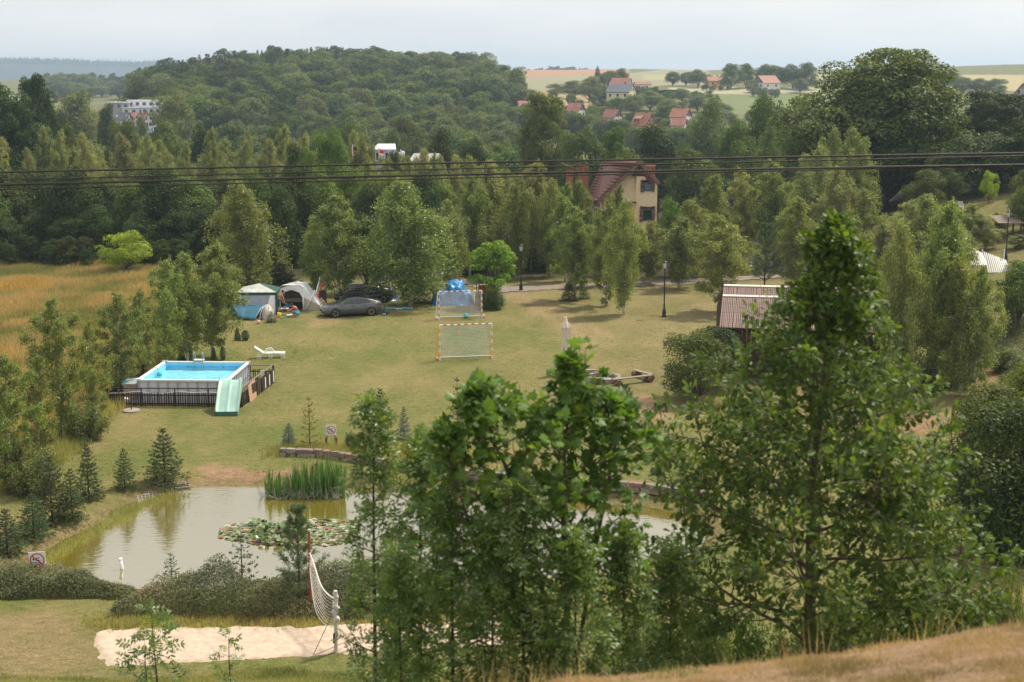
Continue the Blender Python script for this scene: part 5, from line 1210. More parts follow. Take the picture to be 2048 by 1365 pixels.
# clipped cotoneaster mounds in front of the pond
def mound(poly_px, hgt, n, label):
    P_ = gpoly(poly_px); c = P_.mean(0); e = thing('cotoneaster_hedge', label, 'hedge', (c[0], c[1], h1(*c)))
    x0, y0 = P_.min(0); x1, y1 = P_.max(0); X = rng.uniform(x0, x1, n * 3); Y = rng.uniform(y0, y1, n * 3); sdv = poly_sd(X, Y, P_) + .15 * vnoise(X * 2, Y * 2, 1); ok = sdv < 0; X, Y, sdv = X[ok][:n], Y[ok][:n], sdv[ok][:n]
    top = hgt * np.clip(-sdv / .9, 0, 1) ** .5 * (1 + .3 * vnoise(X, Y, .9) + .18 * vnoise(X, Y, .28))
    u = rng.uniform(0, 1, len(X)) ** .35; Z = h1(*c) * 0 + H(X, Y) + top * u + .03 + rng.exponential(.03, len(X)) * (u > .85)
    C = np.stack([X, Y, Z], -1) - np.array([c[0], c[1], h1(*c)])
    Nn = np.stack([rng.normal(0, .6, len(X)), rng.normal(-.2, .6, len(X)), np.ones(len(X))], -1)
    Vv, Fq = leaf_quads(C, Nn, .075 * rng.uniform(.7, 1.5, len(X)), .035, 0, .1)
    mobj('foliage', np_mesh('foliage', Vv, Fq, 'cotoneaster', v=np.repeat(np.clip(.42 + .28 * vnoise(X, Y, .6) + rng.normal(0, .2, len(X)), 0, 1), 4)), e)
    mb = MB()
    for i in range(0, min(len(X), 3600), 12):
        b = C[i]; mb.tube([(b[0] + rng.normal(0, .15), b[1] + rng.normal(0, .15), H(X[i], Y[i]) - h1(*c) - .02), tuple(b + np.array([0, 0, .06]))], [.008, .003], 3, False)
    mb.build('branches', 'twig', e)['kind'] = 'stuff'
mound([(-60, 1200), (-60, 1135), (60, 1138), (150, 1150), (250, 1180), (285, 1192), (200, 1200), (80, 1205)], .55, 24000, 'low grey-green clipped hedge mound below the left warning sign')
mound([(215, 1235), (270, 1205), (330, 1190), (420, 1175), (520, 1172), (620, 1165), (720, 1160), (860, 1160), (980, 1175), (980, 1230), (800, 1238), (600, 1240), (400, 1242)], .85, 52000, 'long grey-green clipped hedge mound behind the sand court')
# embankment growth at the right
mound([(1975, 720), (2010, 690), (2100, 690), (2140, 760), (2050, 790), (2005, 775)], .5, 16000, 'low matted shrub cover on the right embankment')
# ================================================================= OBJECTS ON THE LAWN
def z0(x, y): return h1(x, y)
def onground(px, py):
    p = GT(px, py); return p
def L3(x, y, dz=0): return Vector((x, y, z0(x, y) + dz))
# ---------------- pool
PX, PYc, PRZ = -17.53, 77.05, R(-2.5)
pool = thing('frame_pool', 'rectangular frame pool with white rim and blue liner inside the picket fence', 'pool', L3(PX, PYc), PRZ)
PW, PL, PH = 4.8, 5.0, 1.27
def wallset(parent, n, a, b, nm):
    """white pvc wall panels with struts between a and b (local xy)"""
    a = Vector((*a, 0)); b = Vector((*b, 0)); d = (b - a); L = d.length; d.normalize(); nn = Vector((d.y, -d.x, 0))
    for i in range(n):
        p = a + d * (L * i / n + .012); q = a + d * (L * (i + 1) / n - .012); bul = nn * .05
        m = MB(); rows = 5; cols = 4; vs_ = []; fs = []
        for r_ in range(rows + 1):
            for c in range(cols + 1):
                u = c / cols; w_ = r_ / rows; pos = p.lerp(q, u) + bul * math.sin(math.pi * u) * math.sin(math.pi * min(1, w_ * 1.2 + .05)) + Vector((0, 0, .02 + w_ * (PH - .08)))
                vs_.append(pos)
        for r_ in range(rows):
            for c in range(cols): k = r_ * (cols + 1) + c; fs.append((k, k + 1, k + cols + 2, k + cols + 1))
        m.add(vs_, fs); m.build('wall_panel', 'pool_side', parent, True)
    for i in range(n + 1):
        p = a + d * (L * i / n); m = MB(); m.bar(p + nn * .07 + Vector((0, 0, .0)), p + nn * .05 + Vector((0, 0, PH - .04)), .05, .05); m.bar(p + nn * .38, p + nn * .06 + Vector((0, 0, PH * .55)), .035, .035)
        m.build('strut', 'pool_strut', parent)
hw, hl = PW / 2, PL / 2
wallset(pool, 9, (-hw, -hl), (hw, -hl), 'f'); wallset(pool, 10, (hw, -hl), (hw, hl), 'r'); wallset(pool, 9, (hw, hl), (-hw, hl), 'b'); wallset(pool, 10, (-hw, hl), (-hw, -hl), 'l')
m = MB()
for a, b in (((-hw, -hl), (hw, -hl)), ((hw, -hl), (hw, hl)), ((hw, hl), (-hw, hl)), ((-hw, hl), (-hw, -hl))): m.bar((*a, PH), (*b, PH), .17, .09)
m.build('rim', 'pool_white', pool)
m = MB(); t = .12
for a, b in (((-hw + t, hl - t), (hw - t, hl - t)), ((-hw + t, -hl + t), (-hw + t, hl - t)), ((hw - t, hl - t), (hw - t, -hl + t)), ((hw - t, -hl + t), (-hw + t, -hl + t))): m.add([(*a, .1), (*b, .1), (*b, PH - .02), (*a, PH - .02)], [(0, 1, 2, 3)])
m.build('liner', 'pool_liner', pool)
m = MB(); m.add([(-hw + t, hl - t - .01, PH - .30), (hw - t, hl - t - .01, PH - .30), (hw - t, hl - t - .01, PH - .17), (-hw + t, hl - t - .01, PH - .17)], [(0, 1, 2, 3)]); m.build('tile_band', 'pool_band', pool)
def poolwater():
    mm, n, b = nodes('pool_water'); t_ = n.nodes.new('ShaderNodeTexCoord'); z_ = n.nodes.new('ShaderNodeTexNoise'); z_.inputs['Scale'].default_value = 2.2; z_.inputs['Detail'].default_value = 3
    q = n.nodes.new('ShaderNodeMapping'); q.inputs['Scale'].default_value = (1, 2, 1); n.links.new(t_.outputs['Object'], q.inputs[0]); n.links.new(q.outputs[0], z_.inputs['Vector'])
    r_ = n.nodes.new('ShaderNodeValToRGB'); r_.color_ramp.elements[0].position = .35; r_.color_ramp.elements[1].position = .65; r_.color_ramp.elements[0].color = (.16, .50, .62, 1); r_.color_ramp.elements[1].color = (.30, .68, .76, 1)
    n.links.new(z_.outputs['Fac'], r_.inputs[0]); n.links.new(r_.outputs[0], b.inputs['Base Color']); b.inputs['Roughness'].default_value = .04
    bp = n.nodes.new('ShaderNodeBump'); bp.inputs['Strength'].default_value = .25; bp.inputs['Distance'].default_value = .05; n.links.new(z_.outputs['Fac'], bp.inputs['Height']); n.links.new(bp.outputs[0], b.inputs['Normal'])
    return mm
M['pool_water'] = poolwater()
m = MB(); m.add([(-hw + t, -hl + t, PH - .42), (hw - t, -hl + t, PH - .42), (hw - t, hl - t, PH - .42), (-hw + t, hl - t, PH - .42)], [(0, 1, 2, 3)]); m.build('water', 'pool_water', pool)
for sx, sy in ((-1, -1), (1, -1), (1, 1), (-1, 1)):
    m = MB(); m.box((sx * (hw - .02), sy * (hl - .02), PH + .06), (.30, .24, .035)); m.build('corner_cap', 'pool_strut' if sy > 0 else 'pool_white', pool)
# ladder
lad = thing('pool_ladder', 'grey metal ladder with white platform at the far pool edge', 'ladder', L3(PX, PYc), PRZ)
lx = -.42
for s in (-.25, .25):
    m = MB(); m.tube([(lx + s, hl + .45, 0.02), (lx + s, hl + .1, PH + .55), (lx + s, hl - .05, PH + .62), (lx + s, hl - .2, PH + .5), (lx + s, hl - .3, PH - .6)], .025, 6); m.build('rail', 'metal', lad)
m = MB(); m.box((lx, hl + .02, PH + .14), (.55, .30, .05)); m.build('platform', 'white_plastic', lad)
for k in range(3):
    m = MB(); m.box((lx, hl + .38 - .09 * k, .3 + .3 * k), (.5, .1, .03)); m.build('step', 'white_plastic', lad)
# skimmer hose hook
sk = thing('pool_skimmer', 'small blue skimmer hanging inside the left pool wall', 'skimmer', L3(PX, PYc), PRZ)
m = MB(); m.lathe([(.14, 0), (.16, .12), (.10, .2)], (-hw + .32, .3, PH - .36), 12); m.build('basket', 'ball_teal', sk)
m = MB(); m.tube([(-hw + .3, .3, PH - .2), (-hw + .2, .3, PH + .12), (-hw - .02, .3, PH + .12), (-hw - .05, .3, PH)], .018, 6); m.build('hook', 'metal', sk)
# ---------------- picket fence
fence = thing('picket_fence', 'dark brown low picket fence round the frame pool', 'fence', L3(-17.5, 77))
fo = Vector((-17.5, 77, z0(-17.5, 77)))
pk = MB(); pk.box((0, 0, .39), (.052, .022, .74)); pk_me = pk.mesh('picket', 'wood_dark')
def run(a, b, post=1.85, hgt=.78, top=True, skip=None, bent=0):
    a = Vector(a); b = Vector(b); d = b - a; L = d.length; d.normalize(); ang = math.atan2(d.y, d.x); n = int(L / .125)
    for i in range(n + 1):
        p = a + d * min(L, i * L / n)
        if skip and skip[0] < i / n < skip[1]: continue
        o = mobj('picket', pk_me, fence); o.location = Vector((p.x, p.y, z0(p.x, p.y) + rng.uniform(-.025, .02))) - fo; o.rotation_euler = (rng.normal(0, .012), rng.normal(0, .022), ang)
    nn = Vector((-d.y, d.x)) * .035
    for zz in (.16, .62):
        m = MB(); m.bar((a.x + nn.x - fo.x, a.y + nn.y - fo.y, zz), (b.x + nn.x - fo.x, b.y + nn.y - fo.y, zz), .03, .065); m.build('rail', 'wood_dark', fence)
    k = max(1, round(L / post))
    for i in range(k + 1):
        p = a + d * (L * i / k) - fo.xy
        m = MB(); m.box((p.x + nn.x * 1.8, p.y + nn.y * 1.8, .46), (.06, .06, 1.0)); m.build('post', 'wood_dark', fence)
    if top:
        m = MB(); m.bar((a.x + nn.x * 1.8 - fo.x, a.y + nn.y * 1.8 - fo.y, .985), (b.x + nn.x * 1.8 - fo.x, b.y + nn.y * 1.8 - fo.y, .985), .07, .05); m.build('top_rail', 'wood_grey' if a.x > -15 else 'wood_dark', fence)
run((-21.5, 73.85), (-14.35, 73.75)); run((-14.35, 73.75), (-13.7, 80.2)); run((-13.7, 80.2), (-15.05, 80.25)); run((-21.2, 80.2), (-19.3, 80.3), top=False); run((-21.5, 73.85), (-21.2, 80.2), top=False)
for k in range(5):
    y_ = 75.9 + k * .95; x_ = -14.35 + (y_ - 73.75) * .101 + .06
    m = MB(); m.box((x_ - fo.x, y_ - fo.y, .45), (.03, .80, .80), R(-5.8)); m.build('side_board', 'wood_dark', fence)
b_ = MB(); b_.box((0, 0, .48), (.03, 1.35, .98)); bo = b_.build('leaning_board', 'wood_pale'); bo.location = L3(-14.08, 75.6); bo.rotation_euler = (R(3), R(-4), R(-5.8)); tag(bo, 'pale plywood board leaning on the right side of the pool fence', 'board')
for k, (y_, h_) in enumerate([(77.6, .62), (78.45, .6), (79.3, .62)]):
    b_ = MB(); b_.box((0, 0, h_ / 2 + .2), (.012, .16, h_)); bo = b_.build('towel', 'white_plastic'); bo.location = L3(-14.0 + (y_ - 76) * .1 + .1, y_); bo.rotation_euler = (0, 0, R(-5.8)); tag(bo, ['narrow white towel on the pool fence nearest the plywood board', 'narrow white towel in the middle of the right pool fence', 'narrow white towel at the far end of the right pool fence'][k], 'towel', 'white towels on the pool fence')
wb = MB(); wb.box((0, 0, .42), (.26, .012, .6)); wo = wb.build('towel', 'white_plastic'); wo.location = L3(-14.35, 80.12); tag(wo, 'white towel on the fence behind the pool, beside a dark one', 'towel')
# white pool hose
hs = MB(); hs.tube([(-22.2, 73.7, .58), (-21.6, 74.02, .70), (-20.6, 74.06, .72), (-20.0, 74.08, .80), (-19.3, 74.06, .70), (-18.6, 74.05, .68), (-17.8, 74.08, .80), (-17.0, 74.06, .72), (-16.2, 74.05, .76), (-15.4, 74.06, .70)], .018, 6)
tag(hs.build('pool_hose', 'white_plastic', None, True), 'white pool hose draped along the front pickets', 'hose')
# ---------------- slide
sl = thing('double_slide', 'pale green plastic double slide leaning on the front pool rim', 'slide', L3(-14.85, 73.0), R(3))
prof = [(-1.25, .16), (-1.1, .22), (-.75, .50), (-.3, .86), (.15, 1.20), (.5, 1.42), (.72, 1.5), (.9, 1.40)]
rows = []; NW = 16
for j, (yy, zz) in enumerate(prof):
    row = []; wsc = .58 if j < 5 else [.57, .52, .40][j - 5]
    for i in range(NW + 1):
        u = -1 + 2 * i / NW; chan = abs(u)
        rim_ = .13 * ss(.82, 1.0, chan) + .075 * math.exp(-(u / .09) ** 2)
        row.append((u * wsc, yy, zz + float(rim_) * (1 if j > 0 else .5)))
    rows.append(row)
m = MB(); m.add([p for r_ in rows for p in r_], [(j * (NW + 1) + i, j * (NW + 1) + i + 1, (j + 1) * (NW + 1) + i + 1, (j + 1) * (NW + 1) + i) for j in range(len(prof) - 1) for i in range(NW)]); o = m.build('chute', 'slide', sl, True)
md = o.modifiers.new('thickness', 'SOLIDIFY'); md.thickness = .03
for s in (-1, 1):
    m = MB(); P_ = [(s * .60, y_, z_ + .1) for y_, z_ in prof[:7]] + [(s * .60, .75, 1.1), (s * .60, -.4, .5), (s * .60, -1.25, .0)]
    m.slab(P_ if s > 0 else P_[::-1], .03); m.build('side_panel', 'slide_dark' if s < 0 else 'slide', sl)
m = MB(); m.box((0, -1.26, .10), (1.15, .03, .26)); m.build('front_lip', 'slide_dark', sl)
m = MB()
for s in (-.4, .4): m.bar((s, .8, 0), (s, .75, 1.35), .05)
m.build('support_legs', 'slide_dark', sl)
# ---------------- pump box, pipes, parasol base
pb = thing('pump_box', 'beige plastic storage box with a grey lid left of the pool', 'storage box', L3(-20.55, 75.3), R(-4))
m = MB(); m.box((0, 0, .5), (.72, .85, 1.0)); m.build('body', 'beige_plastic', pb)
for k in range(6):
    m = MB(); m.box((-.29 + k * .116, -.43, .5), (.02, .02, .82)); m.build('rib', 'beige_plastic', pb)
m = MB(); m.slab([(-.42, -.5, 1.02), (.42, -.5, 1.02), (.42, .5, 1.14), (-.42, .5, 1.14)], .06); m.build('lid', 'grey_plastic', pb)
sc = MB(); sc.tube([(-20.95, 75.0, 1.13), (-20.5, 75.45, 1.20)], .03, 6); sc.box((-20.9, 75.05, 1.14), (.3, .08, .05), R(30)); tag(sc.build('pool_brush', 'ball_teal'), 'blue pool brush lying on the lid of the beige box', 'brush')
pl = thing('blue_pole', 'bright blue pole leaning behind the beige box', 'pole', L3(-21.5, 75.9)); m = MB(); m.tube([(0, 0, .0), (-.5, .2, 1.15)], .03, 6); m.build('shaft', 'ball_teal', pl); m = MB(); m.box((-.5, .2, 1.17), (.16, .05, .05)); m.build('handle', 'ball_teal', pl)
vp = thing('white_standpipe', 'white standpipe at the left end of the pool fence', 'pipe', L3(-22.1, 73.7)); m = MB(); m.tube([(0, 0, -.1), (0, 0, .62)], .05, 8); m.build('pipe', 'white_plastic', vp); m = MB(); m.tube([(0, 0, .5), (.35, 0, .48)], .035, 8); m.build('elbow', 'white_plastic', vp)
p = onground(263, 823); ub = thing('parasol_base', 'round concrete parasol base with a short pole in front of the fence', 'parasol base', p)
m = MB(); m.lathe([(.46, 0), (.46, .07), (.40, .10)], (0, 0, 0), 24); m.build('disc', 'concrete', ub); m = MB(); m.tube([(0, 0, .1), (0, 0, .62)], .03, 8); m.build('pole', 'wood_dark', ub)
pd = thing('filter_pump', 'grey-white filter pump behind the pool fence', 'pump', L3(-20.6, 74.2))
m = MB(); m.lathe([(.16, 0), (.17, .35), (.10, .42)], (0, 0, 0), 14); m.build('tank', 'white_plastic', pd); m = MB(); m.cyl((.1, 0, .15), (.6, 0, .15), .1, .1, 12); m.build('motor', 'grey_plastic', pd)
# ---------------- lounger
p = onground(533, 716); lg = thing('sun_lounger', 'white plastic sun lounger alone on the lawn behind the pool', 'sun lounger', p, R(8))
def slats(y0_, y1_, z0_, z1_, n, nm):
    for i in range(n):
        t = (i + .5) / n; m = MB(); m.bar((y0_ + (y1_ - y0_) * t, -.26, z0_ + (z1_ - z0_) * t), (y0_ + (y1_ - y0_) * t, .26, z0_ + (z1_ - z0_) * t), abs(y1_ - y0_) / n * .8, .025); m.build('slat', 'white_plastic', lg)
slats(-.15, 1.15, .33, .31, 9, 'seat'); slats(-.15, -.72, .33, .72, 6, 'back')
for s in (-1, 1):
    m = MB(); m.tube([(1.2, s * .3, .30), (.5, s * .32, .33), (-.15, s * .32, .33), (-.75, s * .29, .74)], .03, 6); m.build('side_rail', 'white_plastic', lg)
    m = MB(); m.tube([(-.1, s * .36, .33), (-.02, s * .37, .52), (.3, s * .37, .56), (.5, s * .36, .34)], .03, 6); m.build('armrest', 'white_plastic', lg)
    for x_ in (-.45, .25, 1.0):
        m = MB(); m.tube([(x_ - .08, s * .32, .32), (x_ - .1, s * .33, .02), (x_ + .1, s * .33, .02), (x_ + .08, s * .32, .32)], .028, 6); m.build('leg', 'white_plastic', lg)
# ---------------- signs
def no_swim_sign(px, base, wpx, label, posts, rz, tilt=0, plinth=None, boardh=None):
    p = onground(px, base); D = (p - Vector((0, 0, CAMZ))).length; w = wpx / F * D
    e = thing('warning_sign', label, 'sign', p, rz); zb = boardh
    m = MB(); m.box((0, 0, zb), (w, .02, w * 1.02)); b = m.build('board', 'sign_white', e); b.rotation_euler = (0, tilt, 0)
    def flat(mb, nm, mt): o = mb.build(nm, mt, b); return o
    r0 = w * .44; m = MB(); n = 40; vs_ = []; 
    for k in range(n): a = 2 * math.pi * k / n; vs_ += [(r0 * math.cos(a), -.014, zb + r0 * math.sin(a)), (r0 * .84 * math.cos(a), -.014, zb + r0 * .84 * math.sin(a))]
    m.add(vs_, [(2 * k, 2 * k + 1, (2 * k + 3) % (2 * n), (2 * k + 2) % (2 * n)) for k in range(n)]); flat(m, 'red_ring', 'sign_red')
    c, s = math.cos(R(45)), math.sin(R(45)); h_ = w * .035; q = r0 * .9
    m = MB(); m.add([(-q * c - h_ * s, -.018, zb + q * s - h_ * c), (-q * c + h_ * s, -.018, zb + q * s + h_ * c), (q * c + h_ * s, -.018, zb - q * s + h_ * c), (q * c - h_ * s, -.018, zb - q * s - h_ * c)], [(0, 1, 2, 3)]); flat(m, 'red_slash', 'sign_red')
    m = MB(); k = 14; m.add([(-w * .22 + w * .06 * math.cos(2 * math.pi * i / k), -.012, zb + w * .06 + w * .06 * math.sin(2 * math.pi * i / k)) for i in range(k)], [tuple(range(k))])
    m.add([(-w * .14, -.012, zb + w * .02), (w * .0, -.012, zb + w * .16), (w * .16, -.012, zb + w * .16), (w * .16, -.012, zb + w * .11), (w * .03, -.012, zb + w * .11), (-w * .04, -.012, zb + w * .04), (w * .20, -.012, zb - .0 * w), (w * .20, -.012, zb - .04 * w), (-w * .10, -.012, zb - .02 * w)], [(0, 1, 2, 3, 4, 5), (0, 5, 6, 7, 8)]); flat(m, 'swimmer_pictogram', 'black')
    for rr in range(2):
        m = MB(); vs_ = []; nn_ = 24
        for i in range(nn_ + 1): xx = -w * .28 + w * .56 * i / nn_; zz = zb - w * (.12 + .10 * rr) + w * .022 * math.sin(i * 1.57); vs_ += [(xx, -.012, zz), (xx, -.012, zz - w * .03)]
        m.add(vs_, [(2 * i, 2 * i + 1, 2 * i + 3, 2 * i + 2) for i in range(nn_)]); flat(m, 'wave_line', 'black')
    for x_ in posts:
        m = MB(); m.box((x_ * w, .04, (zb - .05) / 2 - .08), (.05, .05, zb + .1)); m.build('post', 'wood_grey' if plinth else 'metal', e)
    if plinth:
        for x_ in plinth: m = MB(); m.box((x_ * w, .06, .2), (.07, .05, .52)); m.build('red_stake', 'rust_red', e)
no_swim_sign(663, 895, 20, 'no-swimming sign on two posts above the reeds', (-.42, .36), R(4), 0, (-.55, .50), .84)
no_swim_sign(79, 1158, 31, 'no-swimming sign at the left edge of the pond', (-.1,), R(2), R(-3), None, .68)
# ---------------- lamps
def lamp(px, base, top, label, white=True, D=None):
    p = onground(px, base) if D is None else Vector((PY(px, base, D).x, D, h1(PY(px, base, D).x, D)))
    h = PY(px, top, p.y).z - p.z; e = thing('lamp_post', label, 'street lamp', p)
    m = MB(); m.lathe([(.17, -.05), (.17, .10), (.13, .14), (.15, .30), (.11, .55), (.075, .62), (.06, .9), (.05, 1.0), (.045, h - .75), (.06, h - .72), (.04, h - .6)], (0, 0, 0), 12); m.build('pole', 'iron', e, True)
    m = MB(); m.lathe([(.07, h - .60), (.10, h - .55), (.15, h - .22), (.15, h - .2)], (0, 0, 0), 6); m.build('lantern', 'lantern', e)
    m = MB()
    for k in range(6): a = 2 * math.pi * k / 6; m.bar((.105 * math.cos(a), .105 * math.sin(a), h - .57), (.16 * math.cos(a), .16 * math.sin(a), h - .2), .018)
    m.build('cage', 'iron', e); m = MB(); m.lathe([(.20, h - .2), (.14, h - .1), (.05, h - .05), (.02, h)], (0, 0, 0), 8); m.build('cap', 'iron', e)
lamp(1328, 634, 521, 'tall black lamp post with a white lantern standing alone on the lawn')  # lantern panes are plain white glass, no lamp inside
lamp(1042, 582, 488, 'black lamp post in the shade behind the gravel road')
lamp(2044, 0, 420, 'black lamp post with a white lantern at the right picture edge', D=118)
lp = onground(321, 726); e = thing('garden_light', 'thin dark garden light pole behind the pool', 'street lamp', lp); m = MB(); m.tube([(0, 0, -.1), (0, 0, 1.75)], .03, 6); m.build('pole', 'iron', e); m = MB(); m.lathe([(.05, 1.72), (.07, 1.78), (.02, 1.86)], (0, 0, 0), 10); m.build('lamp_head', 'metal', e)
# ---------------- football goals
def goal(l, r_, label, top_l, yellow, seed):
    A = GT(*l); B = GT(*r_); d = B - A; W_ = d.xy.length; ang = math.atan2(d.y, d.x)
    e = thing('football_goal', label, 'goal', A, ang); h = PY(l[0], top_l, A.y).z - A.z; rr = .038
    def striped(a, b, n, nm):
        a = Vector(a); b = Vector(b); m = MB()
        for i in range(n): m.cur = i % 2; m.cyl(a.lerp(b, i / n), a.lerp(b, (i + 1) / n), rr, rr, 8)
        m.build(nm, ['white_paint', 'yellow_paint' if yellow and nm == 'post' else 'red_paint'], e)
    striped((0, 0, 0), (0, 0, h), 9, 'post'); striped((W_, 0, 0), (W_, 0, h), 9, 'post'); striped((0, 0, h), (W_, 0, h), 15, 'crossbar')
    bd = .9
    for x_ in (0, W_):
        m = MB(); m.tube([(x_, 0, h - .05), (x_ + (.03 if x_ else -.03), bd * .35, h - .12), (x_ + (.12 if x_ else -.12), bd, .04), (x_, .02, .04)], .035, 6); m.build('side_frame', 'yellow_paint' if yellow else 'white_paint', e)
        if yellow:
            m = MB(); m.add([(x_, 0, .0), (x_ + (.12 if x_ else -.12), bd, .02), (x_ + (.05 if x_ else -.05), bd * .5, h * .55), (x_, .0, h * .5)], [(0, 1, 2, 3)]); 
            for q in range(9): t = q / 8; m.bar((x_, .02, t * h * .8), (x_ + (.12 if x_ else -.12) * (1 - t), bd * (1 - t), .04), .012)
            m.f = m.f[1:]; m.m = m.m[1:]; m.build('side_net', 'yellow_paint', e)
    m = MB(); m.tube([(-.12, bd, .04), (W_ + .12, bd, .04)], .03, 6); m.build('ground_bar', 'white_paint', e)
    m = MB(); nx, nz = 34, 22
    def P_(u, w_): return (u * W_, .12 + (bd - .12) * (1 - w_) ** 1.5 + .05 * math.sin(u * 9 + seed) * w_, .05 + (h - .1) * w_ - .06 * math.sin(math.pi * u) * w_)
    for i in range(nx + 1): m.tube([P_(i / nx, k / 6) for k in range(7)], .0075, 3, False)
    for k in range(nz + 1): m.tube([P_(i / 10, k / nz) for i in range(11)], .0075, 3, False)
    m.build('net', 'net_blue' if yellow else 'net_white', e)
goal((880, 722), (984, 718), 'near football goal with yellow side frames and bluish net', 651, True, 0)
goal((878, 640), (964, 637), 'far football goal with red and white striped posts before the blue heap', 584, False, 1)
def ball(px, py, r_, mt, label, band=None):
    p = GT(px, py); e = thing('ball', label, 'ball', p); m = MB(); m.sphere((0, 0, r_), r_, 14, 10); m.build('shell', mt, e, True)
    m = MB(); m.lathe([(r_ * 1.012, r_ * .86), (r_ * 1.015, r_), (r_ * 1.012, r_ * 1.14)], (0, 0, 0), 14); m.build('stripe', band, e, True)
ball(932, 637, .19, 'ball_teal', 'teal and lime ball lying in the far goal', 'ball_lime'); ball(966, 636, .14, 'ball_beige', 'beige ball beside the right post of the far goal', 'white_plastic'); ball(517, 648, .14, 'pink', 'pink ball in front of the teal tarp', 'white_plastic')
p = GT(916, 667); cn = thing('marker_cone', 'small orange marker cone behind the near goal', 'cone', p); m = MB(); m.lathe([(.10, .02), (.02, .2)], (0, 0, 0), 12); m.build('cone_shell', 'orange', cn); m = MB(); m.box((0, 0, .012), (.24, .24, .024)); m.build('base_plate', 'orange', cn)
# ---------------- closed parasol
p = GT(1130, 748); cp = thing('closed_parasol', 'tall closed cream parasol on the lawn behind the maple', 'parasol', p); ht = PY(1130, 634, p.y).z - p.z
n = 16; vs_ = []; fs = []; prof = [(.10, ht), (.20, ht - .32), (.40, ht - .62), (.36, ht - .75), (.36, ht - 1.2), (.44, ht - 1.9), (.46, ht - 2.3), (.30, ht - 2.62)]
for r_, z_ in prof:
    for k in range(n): a = 2 * math.pi * k / n; f_ = 1 + (.22 if k % 2 else -.20) * (0 if z_ > ht - .5 else 1); vs_.append((r_ * .68 * f_ * math.cos(a) + (ht - z_) * .05, r_ * .68 * f_ * math.sin(a), z_))
for i in range(len(prof) - 1):
    for k in range(n): fs.append((i * n + k, i * n + (k + 1) % n, (i + 1) * n + (k + 1) % n, (i + 1) * n + k))
fs.append(tuple(range(n))); m = MB(); m.add(vs_, fs); m.build('canopy', 'parasol', cp); m = MB(); m.cyl((0.1, 0, 0), (0.05, 0, ht - .1), .035, .035, 8); m.build('pole', 'wood_pale', cp)
m = MB(); m.lathe([(.3, 0), (.3, .1), (.08, .16)], (.1, 0, 0), 16); m.build('base', 'concrete', cp)
# ---------------- fire place with log benches
def bench(a, b, label):
    A = GT(*a); B = GT(*b); c = (A + B) / 2; d = B - A; L = d.xy.length; ang = math.atan2(d.y, d.x); e = thing('log_bench', label, 'bench', c, ang, 'log benches round the fire pit')
    m = MB(); m.box((0, 0, .36), (L, .30, .06)); m.build('seat_plank', 'plank', e)
    for s in (-1, 1): m = MB(); m.cyl((s * (L / 2 - .25), -.28, .165), (s * (L / 2 - .25), .28, .165), .165, .165, 12); m.build('log_foot', 'log', e, False)
bench((1113, 756), (1192, 752), 'back left log bench at the fire pit, partly behind the maple'); bench((1268, 752), (1304, 762), 'short right log bench at the fire pit'); bench((1226, 772), (1304, 763), 'front right log bench at the fire pit'); bench((1136, 764), (1200, 770), 'front left log bench at the fire pit, behind the maple')
p = GT(1206, 762); fp = thing('fire_pit', 'stone-ringed fire pit between the log benches', 'fire pit', p)
for k in range(14): a = 2 * math.pi * k / 14; m = MB(); m.box((.95 * math.cos(a), .95 * math.sin(a), .14), (.24, .40, .3), a); m.build('ring_stone', ['stone', 'stone_grey'][k % 2], fp)
m = MB(); m.lathe([(.84, .05), (.4, .10), (.1, .14)], (0, 0, 0), 18); m.build('ash_bed', 'concrete', fp)
p = GT(1343, 752); wbw = thing('wheelbarrow', 'old grey wheelbarrow leaning against the laurel bush', 'wheelbarrow', p, R(60))
m = MB(); m.add([(-.35, -.3, .62), (.45, -.3, .62), (.45, .3, .62), (-.35, .3, .62), (-.2, -.2, .3), (.25, -.2, .3), (.25, .2, .3), (-.2, .2, .3)], [(4, 5, 6, 7), (0, 1, 5, 4), (1, 2, 6, 5), (2, 3, 7, 6), (3, 0, 4, 7)]); m.build('tray', 'metal', wbw)
m = MB()
for k in range(20): pass
m.tube([(.62 + .19 * math.cos(2 * math.pi * k / 16), 0, .19 + .17 * math.sin(2 * math.pi * k / 16)) for k in range(17)], .04, 6); m.build('wheel', 'rubber', wbw)
for s in (-1, 1): m = MB(); m.tube([(.62, s * .06, .2), (0, s * .22, .32), (-.8, s * .28, .58)], .02, 6); m.build('handle_bar', 'metal', wbw); m = MB(); m.tube([(-.2, s * .22, .33), (-.3, s * .24, 0)], .018, 6); m.build('leg', 'metal', wbw)
# ---------------- volleyball net
NA = GT(672, 1305); NB = GT(622, 1230); zA = PY(672, 1182, NA.y).z - NA.z; zB = PY(622, 1062, NB.y).z - NB.z
e = thing('volleyball_net', 'sagging white volleyball net over the sand court', 'net', NA); d = NB - NA
tA = PY(670, 1198, NA.y).z - NA.z; tB = PY(622, 1106, NB.y).z - NA.z; bA = PY(660, 1255, NA.y).z - NA.z; bB = PY(621, 1165, NB.y).z - NA.z
def net_pt(u, w_): 
    top = tA + (tB - tA) * u - .42 * math.sin(math.pi * u) ** 1.0 * (1 - .3 * u); bot = bA + (bB - bA) * u - .46 * math.sin(math.pi * u)
    return (d.x * u + .02 * math.sin(9 * u + 5 * w_) - .10 * math.sin(math.pi * u) * w_, d.y * u, top + (bot - top) * w_)
m = MB(); m.tube([net_pt(i / 14, 0) for i in range(15)], .026, 6); m.build('top_tape', 'net_white', e)
m = MB(); m.tube([net_pt(i / 14, 1) for i in range(15)], .008, 4); m.build('bottom_cord', 'net_white', e)
m = MB()
for k in range(1, 10): m.tube([net_pt(i / 12, k / 10) for i in range(13)], .0065, 3, False)
